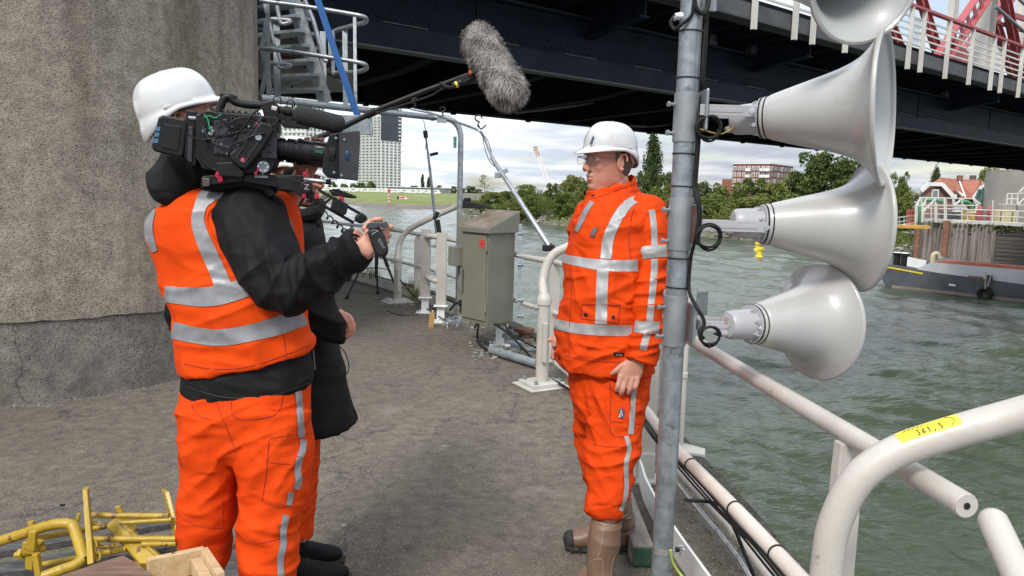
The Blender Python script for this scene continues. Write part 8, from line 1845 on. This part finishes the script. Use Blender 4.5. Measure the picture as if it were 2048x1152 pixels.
# slanted side arm with logo plate
ar = rprism([(715, 395), (740, 372), (800, 395), (805, 425), (730, 540), (660, 625), (630, 618), (575, 575), (570, 545), (640, 480), (690, 440)], -.10, -.075, 'side_arm', m_cam, None, .006)
m = MB(); P_ = [RC(x, y, -.102) for x, y in ((610, 560), (640, 520), (660, 490), (700, 455), (735, 440), (725, 480), (690, 530), (650, 590))]; m.tube(bez(P_+[P_[0]], 4), .0016, 6); m.build('groove', m_camg, ar)
m = MB(); m.cyl(RC(725, 458, -.098), RC(725, 458, -.106), .0095, n=20); m.lathe([(.0095, 0), (.0085, .001), (.004, .001), (.004, 0)], RC(725, 458, -.106), -RY, 16); m.build('screw', m_galv, ar)
sq = rprism([(634, 562), (656, 566), (650, 588), (629, 583)], -.1035, -.10, 'red_badge', m_pink, ar, 0)
m = MB(); m.tube([RC(639, 568, -.105), RC(637, 582, -.105)], .0007, 5); m.tube([RC(648, 569, -.105), RC(639, 575, -.105), RC(646, 583, -.105)], .0007, 5); m.build('badge_print', m_wtxt, sq)
for (a, b_) in (((705, 410), (750, 355)), ((755, 430), (790, 392))):
    m = MB(); A_, B_ = RC(*a, -.085), RC(*b_, -.085); m.cyl(A_, B_, .0085, n=16); m.cyl(B_-(B_-A_)*.25, B_+(B_-A_).normalized()*.002, .0095, n=16); k_ = m.build('arm_knob', m_cam, rig); m = MB(); d = (B_-A_).normalized(); m.lathe([(.0086, -.001), (.0098, 0), (.0098, .002), (.0086, .003)], A_.lerp(B_, .35), d, 16); m.build('red_ring', m_pink, k_)
# cluster of connectors on the rear side
rr = random.Random(21)
for i in range(14):
    x, y = rr.uniform(440, 490), rr.uniform(380, 500); m = MB(); c = RC(x, y, -.064); m.cyl(c, c-RY*.012, .0035, n=8); m.cyl(c-RY*.002, c-RY*.006, .0055, n=8); m.build('connector', m_galv if i % 2 else m_cam, main)
def rcable(pts, r, mm, off=-.08, name='cable'): m = MB(); m.tube(bez([RC(x, y, off+(q[0] if q else 0)) for x, y, *q in pts], 6), r, 6); return m.build(name, mm, rig)
m_grn = mat('green_cable', (.01, .25, .09), (.02, .3, .12), 30, .5)
rcable([(440, 335), (460, 365), (468, 400), (470, 420)], .0018, m_grn); rcable([(440, 352), (470, 345), (500, 355), (530, 335)], .0018, m_grn); rcable([(980, 430), (1000, 400), (1020, 420), (1015, 455), (990, 445)], .0016, m_grn, 0)
rcable([(355, 440), (400, 465), (480, 465), (560, 430), (580, 380), (640, 355), (730, 365)], .0025, m_cam); rcable([(480, 360), (530, 365), (570, 400), (575, 440), (545, 455)], .0022, m_cam); rcable([(420, 335), (470, 325), (520, 350), (560, 400)], .002, m_cam); rcable([(580, 500), (640, 475), (700, 450), (760, 435)], .003, m_cam, -.105); rcable([(400, 520), (440, 590), (480, 620), (540, 640)], .004, m_cam, -.07)
P_ = bez([RC(x, y, -.09) for x, y in ((500, 455), (560, 445), (610, 435), (665, 420))], 14); m = MB(); hel = []
for i, p in enumerate(P_): a = i*1.5; hel.append(p+RU*.0055*math.sin(a)+RY*.0055*math.cos(a))
m.tube(bez(hel, 3), .0022, 5); m.build('coiled_cable', m_cam, rig)
P_ = bez([RC(x, y, -.03) for x, y in ((430, 350), (520, 325), (620, 330), (740, 340))], 16); m = MB(); hel = []
for i, p in enumerate(P_): a = i*1.4; hel.append(p+RU*.006*math.sin(a)+RY*.006*math.cos(a))
m.tube(bez(hel, 3), .0025, 5); m.build('coiled_cable', m_cam, rig)
rcable([(430, 400), (470, 470), (520, 500), (600, 520), (640, 590)], .003, m_camg, -.075); rcable([(760, 300), (700, 330), (650, 400), (600, 470), (560, 560)], .0028, m_cam, -.085); rcable([(830, 300), (845, 330), (820, 380), (790, 400)], .0024, m_cam, -.05)
# carrying handle
m = MB(); m.tube(bez([RC(515, 335), RC(530, 290), RC(548, 252), RC(580, 248), RC(600, 270), RC(660, 285), RC(730, 290), RC(760, 300), RC(775, 345)], 5), .0125, 12); m.box(RC(570, 245), (.05, .022, .01), Matrix((RF, RY, RU)).transposed()); m.build('carry_handle', m_cam, rig)
rprism([(740, 275), (800, 262), (830, 290), (830, 350), (760, 355)], -.035, .03, 'handle_block', m_cam)
# shotgun microphone with foam
A_, B_ = RC(925, 335, -.02), RC(1178, 398, -.02); d = (B_-A_).normalized(); Lm = (B_-A_).length
mic = thing('shotgun_microphone', 'black foam covered microphone clipped on top of the video camera', 'microphone', A_)
m = MB(); m.lathe([(0, -.012), (.010, -.012), (.024, -.004), (.029, .006), (.0305, .03), (.030, Lm-.03), (.027, Lm-.012), (.018, Lm-.003), (0, Lm)], A_, d, 28); m.build('foam', mat('foam', (.012, .012, .012), (.02, .02, .02), 120, .95, 0, .5, 400), mic)
m = MB(); m.cyl(A_-d*.10, A_, .012, n=16); m.cyl(A_-d*.075, A_-d*.062, .0155, n=16); m.cyl(A_-d*.04, A_-d*.02, .017, n=16); m.build('tube', m_cam, mic)
m = MB(); m.cyl(A_-d*.046-d*.03, A_-d*.03-d*.03, .0165, n=18); m.build('pale_ring', mat('ring_pale', (.42, .40, .36), (.5, .48, .43), 30, .5), mic)
m = MB()
for k in (0.02, .062):
    for s_ in (1, -1): m.tube([A_-d*k+RU*s_*.017+(d*math.cos(a)*.012+RU*s_*(.010+.012*math.sin(a))) for a in [math.radians(q_) for q_ in range(-40, 221, 20)]], .0022, 6)
m.build('shock_mount', m_cam, mic)
rprism([(840, 372), (870, 365), (985, 392), (988, 412), (850, 402)], -.03, .02, 'cheese_plate', m_cam)
for k in range(5): rprism([(868+k*23, 380+k*5), (876+k*23, 381+k*5), (876+k*23, 389+k*5), (868+k*23, 388+k*5)], -.0315, -.0295, 'plate_hole', m_camg, None, 0)
rprism([(800, 330), (900, 345), (900, 375), (800, 370)], -.03, .03, 'mic_base', m_cam); rprism([(760, 345), (830, 350), (835, 430), (790, 420)], -.04, .04, 'front_block', m_cam)
# lens
A_, B_ = RC(820, 518, 0), RC(1085, 552, 0); d = (B_-A_).normalized(); Lm = (B_-A_).length
prof = [(.034, -.004)]; steps = [(.034, 0), (.034, .05), (.036, .055), (.036, .16), (.033, .165), (.033, .2), (.037, .205), (.037, .36), (.0345, .365), (.0345, .4), (.0405, .41), (.0405, .70), (.0425, .71), (.0425, .97), (.036, 1.0)]
m = MB(); m.lathe([(r, t_*Lm) for r, t_ in steps], A_, d, 48, caps=True); ln = m.build('lens', m_lens, rig, sm=30)
m = MB(); k = 0
for z0, z1, r in ((.06, .155, .0365), (.21, .355, .0375), (.42, .52, .041)):
    for j_ in range(60):
        a = 2*math.pi*j_/60; u = RU*math.cos(a)+d.cross(RU)*math.sin(a); m.beam(A_+u*r+d*z0*Lm, A_+u*r+d*z1*Lm, .0018, .0016, u)
m.build('focus_ribs', m_lens, ln, sm=0)['kind'] = 'stuff'
def ltxt(txt, size, t_, ang, mm, r=.0432):
    up = (RU*math.cos(ang)-RY*math.sin(ang)).normalized(); o_ = A_+d*Lm*t_+up*r; ey = up.cross(d); ey = ey if ey.dot(RU) > 0 else -ey; return text_mb(txt, size, o_, d, ey).build('lens_text', mm, ln, sm=0)
ltxt('CABRIO', .007, .84, 1.05, m_wtxt); ltxt('18-55', .010, .84, 1.42, m_grn)
# matte box
m = MB(); A2 = RC(1078, 548, 0); m.lathe([(.040, 0), (.052, .004), (.066, .012), (.066, .030), (.058, .036), (.058, .045), (.062, .047), (.062, .060), (.05, .062)], A2, RF, 48, caps=True); mb_ = m.build('matte_box_ring', m_cam, rig)
rprism([(1095, 440), (1140, 432), (1150, 675), (1085, 668), (1060, 640), (1058, 600)], -.062, .062, 'matte_box_frame', m_cam, mb_, .004)
hood = [(1148, 432), (1255, 422), (1258, 460), (1247, 682), (1150, 672)]
for o0, o1, pts, nm in ((-.088, -.085, hood, 'side_flag'), (.085, .088, hood, 'side_flag'), (-.085, .085, [(1148, 432), (1255, 422), (1256, 429), (1148, 439)], 'top_flag'), (-.085, .085, [(1150, 665), (1247, 675), (1247, 683), (1150, 672)], 'bottom_flag'), (-.085, .085, [(1140, 434), (1150, 433), (1152, 672), (1142, 670)], 'back_plate')):
    rprism(pts, o0, o1, nm, m_cam if nm != 'side_flag' else m_camg, mb_, .001)
m = MB(); m.ell(RC(1190, 555, -.089), (.009, .003, .016), Matrix((RF, RY, RU)).transposed(), 16, 10); m.build('blue_knob', mat('knob_blue', (.005, .02, .06), (.01, .035, .09), 60, .3), mb_)
for x, y in ((1175, 468), (1160, 655), (1130, 460), (1120, 640)): m = MB(); m.cyl(RC(x, y, -.088), RC(x, y, -.093), .004, n=12); m.build('screw', m_galvd, mb_)
# base plate, rods, shoulder pad, red levers
rprism([(430, 660), (560, 648), (640, 655), (640, 690), (560, 700), (430, 712)], -.055, .05, 'shoulder_plate', m_cam)
rprism([(500, 590), (600, 585), (650, 640), (640, 668), (520, 660)], -.085, -.05, 'side_block', m_cam)
rprism([(640, 650), (960, 655), (960, 700), (820, 720), (640, 690)], -.05, .04, 'base_plate', m_cam)
rprism([(428, 668), (470, 672), (470, 712), (432, 716)], -.062, -.055, 'pad_bracket', mat('bronze', (.08, .065, .05), (.12, .1, .08), 20, .4, .5), None, .002)
m = MB(); m.tube(bez([RC(430, 700, -.02), RC(520, 712, -.02), RC(640, 690, -.02), RC(760, 720, -.02), RC(800, 760, -.02)], 5), .02, 10); m.build('shoulder_pad', m_cloth, rig)
for o in (-.035, .03): m = MB(); m.cyl(RC(830, 666, o), RC(1082, 690, o), .0075, n=18); r_o = m.build('silver_rod', m_chrome, rig); m = MB(); m.cyl(RC(1078, 690, o), RC(1105, 692, o), .0088, n=18); m.build('rod_cap', m_lens, r_o)
for x, y, w_ in ((520, 655, 22), (528, 680, 16), (713, 648, 10), (970, 653, 16), (965, 765, 14), (1030, 768, 16)):
    m = MB(); c = RC(x, y, -.07); m.cyl(c+RY*.02, c-RY*.012, w_/2.618/627*.8, n=14); m.cyl(c-RY*.012, c-RY*.014, .002, n=8); m.beam(c-RY*.006, c-RY*.006+RU*.018+RF*.006, .006, .005); m.build('red_lever', m_pink, rig, bevel=.0008)
rprism([(705, 655), (775, 658), (775, 672), (705, 669)], -.06, -.05, 'label_plate', m_galvd, None, .001)
c = RC(750, 612, -.07); m = MB(); m.lathe([(0, 0), (.010, 0), (.010, .004), (.018, .004), (.018, 0), (.020, -.012)], c, -RY, 24); m.build('rosette', m_galvd, rig)
for k in range(6): a = k*math.pi/3; m = MB(); q_ = c+(RF*math.cos(a)+RU*math.sin(a))*.0135-RY*.001; m.cyl(q_, q_-RY*.005, .0028, n=8); m.build('rosette_screw', m_chrome, rig)
rprism([(820, 660), (900, 665), (960, 690), (1010, 740), (1000, 775), (950, 770), (905, 740), (830, 730)], -.06, .0, 'front_bracket', m_cam)
m = MB(); c = RC(978, 718, -.075); m.cyl(c+RY*.03, c-RY*.012, .0185, n=32); zo = m.build('round_joint', m_cam, rig, bevel=.0015); m = MB(); m.lathe([(.0165, 0), (.0178, .0006), (.0165, .0012)], c-RY*.012, -RY, 32); m.build('ring', m_camg, zo)
text_mb('Z', .024, c-RY*.0128, RF, RU).build('letter', mat('pale_pink', (.45, .3, .3), None, rough=.5), zo, sm=0)
rprism([(975, 745), (1010, 740), (1050, 790), (1020, 815), (980, 790)], -.07, -.02, 'joint_block', m_cam)
# arm down to the hand grip (two straps and a block)
def rstrap(a, b_, o, w_, nm='grip_arm'): m = MB(); m.beam(RC(*a, o), RC(*b_, o), .010, w_, RY); return m.build(nm, m_cam, rig, sm=0, bevel=.001)
rstrap((1035, 730), (1265, 862), -.07, .0045); rstrap((1010, 785), (1225, 905), -.07, .0045)
m = MB(); m.beam(RC(1075, 800, -.07), RC(1110, 772, -.07), .008, .005, RY); m.build('cross_bar', m_cam, rig)
rprism([(1118, 765), (1195, 810), (1185, 860), (1165, 868), (1100, 830)], -.088, -.055, 'clamp_block', m_cam); rprism([(1142, 762), (1172, 770), (1176, 792), (1150, 785)], -.08, -.065, 'clamp_lever', m_pink, None, .002)
rprism([(1100, 740), (1120, 736), (1225, 768), (1225, 778), (1110, 762)], -.03, -.01, 'rear_fin', m_cam)
rprism([(1262, 850), (1292, 870), (1298, 890), (1262, 912), (1225, 895), (1232, 870)], -.10, -.05, 'grip_joint', m_cam, None, .005)
# hand grip (nearest to us, over the palm)
gp = lambda pts, o0, o1, nm, mm, bv_=.006: (lambda m: m.build(nm, mm, rig, sm=0, bevel=bv_))(MB().prism([W(680+x/9.6, 420+y/9.6, 2.185) for x, y in pts], Vector((0, o1, 0))))
gb = gp([(495, 300), (540, 245), (640, 228), (850, 240), (870, 290), (900, 320), (880, 345), (760, 320), (700, 345), (560, 370), (510, 360)], 0, .05, 'grip_top', m_camg, .006)
gb2 = gp([(530, 420), (570, 370), (700, 330), (760, 380), (830, 480), (880, 620), (920, 800), (870, 890), (820, 915), (740, 905), (690, 870), (620, 740), (570, 600), (530, 480)], 0, .028, 'grip_strap', m_cam, .008)
o_ = W(680+795/9.6, 420+650/9.6, 2.1838); ex = (W(680+850/9.6, 420+740/9.6, 2.1838)-W(680+750/9.6, 420+550/9.6, 2.1838)).normalized(); ey = Vector((0, 1, 0)).cross(ex); ey = -ey if ey.x < 0 else ey
text_mb('SONY', .0125, o_, ex, ey).build('strap_text', m_galvd, gb2, sm=0)
line = MB(); line.tube([W(680+610/9.6, 420+470/9.6, 2.183), W(680+735/9.6, 420+395/9.6, 2.183)], .0007, 5); line.build('strap_piping', m_galv, gb2)
# spiral cord to the grip
P_ = bez([W(613, 397, 2.33), W(640, 420, 2.31), W(672, 448, 2.29), W(697, 470, 2.27)], 34); hel = []
for i, p in enumerate(P_): a = i*2*math.pi/11; hel.append(p+Vector((-.6, 0, -.8))*0+(CU*math.cos(a)*.0085+CR*math.sin(a)*.004)+Vector((0, .008, 0))*math.sin(a))
m = MB(); m.tube(hel, .0022, 6); m.build('spiral_cord', m_cam, rig)
# eyepiece hiding in front of the face
m = MB(); m.cyl(RC(560, 440, .06), RC(640, 430, .10), .03, n=20); m.build('viewfinder', m_cam, rig)

# ================================================================ BOOM MICROPHONE
t = thing('boom_pole', 'long black boom pole held up behind the video camera', 'boom pole', W(556, 308, 3.05))
P_ = [W(540, 312, 3.06), W(620, 282, 3.03), W(690, 252, 3.0), W(760, 218, 2.97), W(850, 182, 2.93), W(935, 150, 2.9)]
m = MB(); m.tube(bez(P_, 4), [.012]*9+[.011]*4+[.0095]*4+[.0085]*4, 12); m.build('pole', m_black, t)
m = MB(); a, b_ = W(733, 231, 2.985), W(752, 222, 2.975); m.cyl(a, b_, .0155, n=16); m.build('lock_collar', m_blackr, t)
P_ = bez([W(752, 226, 2.95), W(800, 212, 2.93), W(860, 192, 2.91), W(885, 178, 2.89), W(915, 170, 2.87), W(938, 160, 2.87)], 6); m = MB(); m.tube(P_, .004, 6); m.tube(bez([W(880, 166, 2.88), W(900, 175, 2.86), W(925, 168, 2.87), W(945, 166, 2.88)], 5), .006, 6); m.build('cable', m_blackr, t)
m = MB(); m.box(W(930, 157, 2.89), (.07, .03, .028), Matrix.Rotation(-.35, 3, 'Y')); m.box(W(945, 150, 2.9), (.03, .04, .06)); m.cyl(W(905, 172, 2.87), W(925, 164, 2.87), .011, n=12); m.build('swivel', m_black, t, bevel=.003)
m = MB(); m.cyl(W(911, 170, 2.865), W(915, 168, 2.865), .0125, n=12); m.build('yellow_ring', m_tape, t); m = MB(); m.cyl(W(938, 144, 2.87), W(944, 147, 2.87), .011, n=12); m.build('orange_knob', mat('knob_orange', (.6, .1, .02), None, rough=.4), t)
A_, B_ = W(959, 82, 2.88), W(1016, 178, 2.74); d = (B_-A_).normalized(); Lm = (B_-A_).length; RR_ = .071
ft = thing('furry_windshield', 'grey furry microphone windshield on the end of the boom pole', 'microphone', A_)
def cap_pt(s, a, r=RR_):
    """s along the capsule -1..1 incl. round ends"""
    u = d.orthogonal().normalized(); w = d.cross(u); x = s*(Lm/2+r)
    if abs(x) < Lm/2: c = A_.lerp(B_, .5)+d*x; n = u*math.cos(a)+w*math.sin(a)
    else: q_ = (abs(x)-Lm/2)/r; q_ = min(q_, .999); th_ = math.asin(q_); c = A_.lerp(B_, .5)+d*math.copysign(Lm/2, x); n = (u*math.cos(a)+w*math.sin(a))*math.cos(th_)+d*math.copysign(math.sin(th_), x)
    return c+n*r, n
m = MB(); rings = [[cap_pt(s, 2*math.pi*k/28, RR_*.93)[0] for k in range(28)] for s in [-.999+1.998*i/24 for i in range(25)]]; m.loft(rings); m.build('core', mat('fur_base', (.10, .085, .075), (.15, .13, .12), 30, .9), ft)
m_fur = bpy.data.materials.new('fur'); m_fur.use_nodes = True; nt_ = m_fur.node_tree; bs_ = nt_.nodes['Principled BSDF']; bs_.inputs['Roughness'].default_value = .7; vc = N(nt_, 'ShaderNodeAttribute', attribute_name='tone'); rm = N(nt_, 'ShaderNodeValToRGB'); rm.color_ramp.elements[0].color = (.10, .085, .077, 1); rm.color_ramp.elements[1].color = (.52, .47, .44, 1); nt_.links.new(vc.outputs['Fac'], rm.inputs[0]); nt_.links.new(rm.outputs[0], bs_.inputs['Base Color'])
rr = random.Random(77); V = []; F = []; T = []; gd = Vector((0, 0, -1))
for i in range(17000):
    s = rr.uniform(-1, 1); a = rr.random()*6.2832; p, n = cap_pt(s, a, RR_*.93); cl = math.sin(s*9+3*math.sin(a*2))*math.cos(a*3+s*5); L = rr.uniform(.014, .026)
    sd3 = Vector((math.sin(s*14+a*2), math.cos(s*11-a*3), math.sin(a*4+s*7)))*.55; dr = (n*.55+(d*.35+gd*.45+sd3*.6+Vector((rr.gauss(0, .3), rr.gauss(0, .3), rr.gauss(0, .3))))).normalized()
    if dr.dot(n) < .15: dr = (dr+n*.5).normalized()
    w = dr.cross(n); w = w.normalized() if w.length > .05 else n.orthogonal(); w = w*rr.uniform(.0005, .0010); mid = p+dr*L*.55; tip = p+dr*L+gd*L*.25; o = len(V); V += [p-w, p+w, mid+w*.8, mid-w*.8, tip]; F += [(o, o+1, o+2, o+3), (o+3, o+2, o+4)]; tn = min(1, max(0, .45+.25*cl+rr.gauss(0, .22))); T += [tn*.7, tn*.7, tn, tn, min(1, tn+.15)]
me = bpy.data.meshes.new('fur'); bs = world_loc(ft); me.from_pydata([tuple(v-bs) for v in V], [], F); at = me.attributes.new('tone', 'FLOAT', 'POINT'); at.data.foreach_set('value', T); me.materials.append(m_fur); fo = bpy.data.objects.new('fur', me); col.objects.link(fo); fo.parent = ft

# ================================================================ YELLOW LIFTING FRAME, PLANKS, CRATE
m_yr = mat('chipped_yellow', (.31, .195, .012), (.42, .275, .016), 5, .5, 0, .3, 60, c3=(.12, .05, .02), t3=.58, s3=13, coat=.1)
C7 = lambda x, y: (x/4.655, 960+y/4.655)
fr = thing('yellow_frame', 'chipped yellow steel lifting frame with rods lying on dark planks', 'lifting frame', G(200, 1120, .03))
def Y(x, y, d): return W(*C7(x, y), d)
def yplate(pts, d0, dx, nm='plate', th=.012, ds=None):
    ds = ds or [d0]*len(pts); m = MB(); m.prism([Y(x, y, d) for (x, y), d in zip(pts, ds)], dx); return m.build(nm, m_yr, fr, sm=0, bevel=.0025)
yplate([(763, 95), (812, 95), (870, 775), (812, 790)], 2.86, (-.012, .035, 0), ds=[2.86, 2.86, 2.72, 2.72])
yplate([(1535, 108), (1578, 112), (1740, 745), (1712, 752), (1690, 700)], 3.0, (-.03, .03, 0), ds=[3.0, 3.0, 2.88, 2.88, 2.9])
yplate([(1062, 250), (1108, 246), (1135, 300), (1270, 500), (1240, 500), (1110, 330)], 3.05, (0, .012, 0), 'strut')
yplate([(985, 420), (1060, 360), (1520, 770), (1300, 775)], 2.92, (.0, .02, -.035), 'wedge', ds=[3.0, 3.0, 2.85, 2.85])
yplate([(1060, 358), (1110, 360), (1560, 775), (1520, 772)], 2.92, (.0, .02, -.008), 'wedge_edge', ds=[3.0, 3.0, 2.84, 2.84])
for a, b_, r in (((835, 328), (1570, 335), .0115), ((1120, 400), (1600, 368), .010), ((855, 548), (1640, 548), .0125), ((1320, 600), (1640, 590), .011), ((320, 545), (985, 430), .0115), ((360, 795), (1180, 640), .012), ((1260, 790), (1760, 800), .012), ((1640, 350), (1760, 345), .010)):
    m = MB(); m.tube([Y(*a, 2.9), Y(*a, 2.9).lerp(Y(*b_, 2.92), .5), Y(*b_, 2.92)], r, 12); m.build('rod', m_yr, fr)
m = MB(); P_ = [Y(-200, 640, 2.9), Y(0, 570, 2.9), Y(250, 490, 2.88), Y(450, 425, 2.86), Y(600, 405, 2.86), Y(680, 430, 2.86), Y(715, 520, 2.84), Y(760, 660, 2.8), Y(790, 740, 2.78)]; m.tube(bez(P_, 6), .0205, 18); m.build('bent_tube', m_yr, fr)
m = MB(); P_ = [Y(400, 900, 2.72), Y(560, 840, 2.74), Y(700, 790, 2.76), Y(780, 730, 2.78)]; m.tube(bez(P_, 6), .0195, 16); m.build('bent_tube', m_yr, fr)
m = MB(); c = Y(310, 620, 2.78); R7 = Matrix.Rotation(.12, 3, 'Y'); m.box(c+Vector((0, 0, .0)), (.062, .04, .045), R7); m.box(Y(305, 560, 2.74), (.028, .02, .075), R7); m.cyl(Y(140, 700, 2.78), Y(420, 640, 2.78), .011, n=10); m.cyl(Y(180, 692, 2.78), Y(222, 684, 2.78), .022, n=6); m.build('clamp', m_yr, fr, sm=0, bevel=.003)
yplate([(225, 690), (300, 715), (300, 845), (232, 832)], 2.78, (0, .05, 0), 'clamp_cheek'); yplate([(290, 700), (345, 690), (378, 900), (320, 905)], 2.72, (0, .02, 0), 'tongue'); yplate([(250, 392), (302, 388), (308, 430), (262, 436)], 2.92, (0, .015, 0), 'tab'); yplate([(715, 310), (745, 316), (725, 400), (700, 395)], 2.88, (0, .01, 0), 'latch')
m = MB(); m.cyl(Y(1210, 430, 2.98), Y(1260, 480, 2.98), .016, n=10); m.build('knuckle', m_yr, fr)
def chain(pts, nm='chain'):
    P_ = bez([Y(x, y, d) for x, y, d in pts], 6); m = MB(); L_ = 0; last = P_[0]; k = 0
    for a, b_ in zip(P_, P_[1:]):
        if (a-last).length > .022 or k == 0:
            t_ = (b_-a).normalized(); u = Vector((0, 1, 0)) if k % 2 else t_.cross(Vector((0, 1, 0))).normalized(); m.tube([a+t_*math.cos(q_)*.015+u*math.sin(q_)*.009 for q_ in [2*math.pi*j_/12 for j_ in range(12)]], .0035, 6, closed=True); last = a; k += 1
    return m.build(nm, m_yr, fr)
chain([(840, 410, 2.84), (880, 400, 2.84), (920, 415, 2.84), (900, 430, 2.85)]); chain([(880, 600, 2.78), (910, 680, 2.77), (915, 740, 2.76), (950, 745, 2.76)]); chain([(890, 600, 2.8), (960, 620, 2.82), (1030, 630, 2.85), (1090, 600, 2.9)])
# planks
m_pl = mat('dark_weathered_plank', (.035, .033, .032), (.11, .105, .10), 3, .85, 0, .5, 14, stretch=(1.2, 12, 12), c3=(.02, .018, .016), t3=.6, s3=5)
for i, (a, b_, w_, h_, lb) in enumerate((((-40, 1108), (352, 1042), .095, .03, 'farthest dark plank under the yellow frame'), ((-40, 1150), (400, 1082), .10, .035, 'middle dark plank under the yellow frame'), ((-60, 1205), (480, 1118), .13, .035, 'nearest dark plank under the yellow frame'), ((430, 1120), (485, 1160), .09, .03, 'short dark plank end showing between the trouser legs'))):
    A_, B_ = G(*a, h_/2), G(*b_, h_/2); m = MB(); m.beam(A_, B_, w_, h_); tag(m.build('plank', m_pl, sm=0, bevel=.003), lb, 'plank', 'dark planks under the yellow frame')
# timber crate
m_ply = mat('brown_plywood', (.10, .055, .035), (.22, .14, .095), 3.5, .7, 0, .2, 30, stretch=(1.5, 9, 4), detail=8); m_pine = mat('pale_pine', (.42, .28, .14), (.56, .41, .24), 4, .75, 0, .25, 30, stretch=(2, 14, 8), c3=(.25, .14, .06), t3=.67, s3=5)
def YC(x, y, d): return W(*C7(x, y), d-.22)
ct = thing('timber_crate', 'open pale pine crate with a brown plywood lid at the bottom edge', 'crate', W(330, 1180, 2.3))
a, b_, c, e = YC(540, 890, 2.36), YC(1130, 700, 2.50), YC(1180, 702, 2.50), YC(1450, 900, 2.34)
m = MB(); m.prism([YC(420, 940, 2.30), YC(900, 775, 2.44), YC(1150, 700, 2.50), YC(1270, 770, 2.43), YC(1440, 900, 2.33), YC(1500, 960, 2.28)], (0, 0, -.012)); m.build('plywood_lid', m_ply, ct, sm=0, bevel=.002)
m = MB(); P0, P1 = YC(1370, 850, 2.37), YC(1900, 735, 2.46); m.beam(P0, P1, .022, .075); m.build('side_board', m_pine, ct, sm=0, bevel=.002)
m = MB(); P0, P1 = YC(1905, 745, 2.455), YC(2060, 990, 2.22); m.beam(P0, P1, .022, .075); m.build('end_board', m_pine, ct, sm=0, bevel=.002)
m = MB(); P0, P1 = YC(1830, 800, 2.43), YC(1930, 990, 2.25); m.beam(P0, P1, .03, .05); m.build('inner_batten', m_pine, ct, sm=0, bevel=.002)
m = MB(); P0, P1 = YC(1380, 930, 2.33), YC(2010, 980, 2.3); m.beam(P0-Vector((0, 0, .08)), P1-Vector((0, 0, .08)), .22, .012); m.build('floor_board', m_pine, ct, sm=0)
zb_ = YC(1100, 900, 2.36).z
for x, y, d_ in ((1400, 930, 2.34), (1930, 960, 2.28), (600, 960, 2.3)): p = YC(x, y, d_); m = MB(); m.box((p.x, p.y, (p.z-.09)/2), (.06, .04, p.z-.09)); m.build('corner_post', m_pine, ct, sm=0, bevel=.002)
m = MB(); p = YC(1600, 790, 2.41); m.tube([p, p+Vector((0, 0, .022)), p+Vector((.004, 0, .042))], .0022, 7); m.cyl(p+Vector((.004, 0, .042)), p+Vector((.005, 0, .044)), .005, n=8); m.build('nail', mat('nail', (.05, .03, .02), (.08, .05, .03), 60, .6, .5), ct)
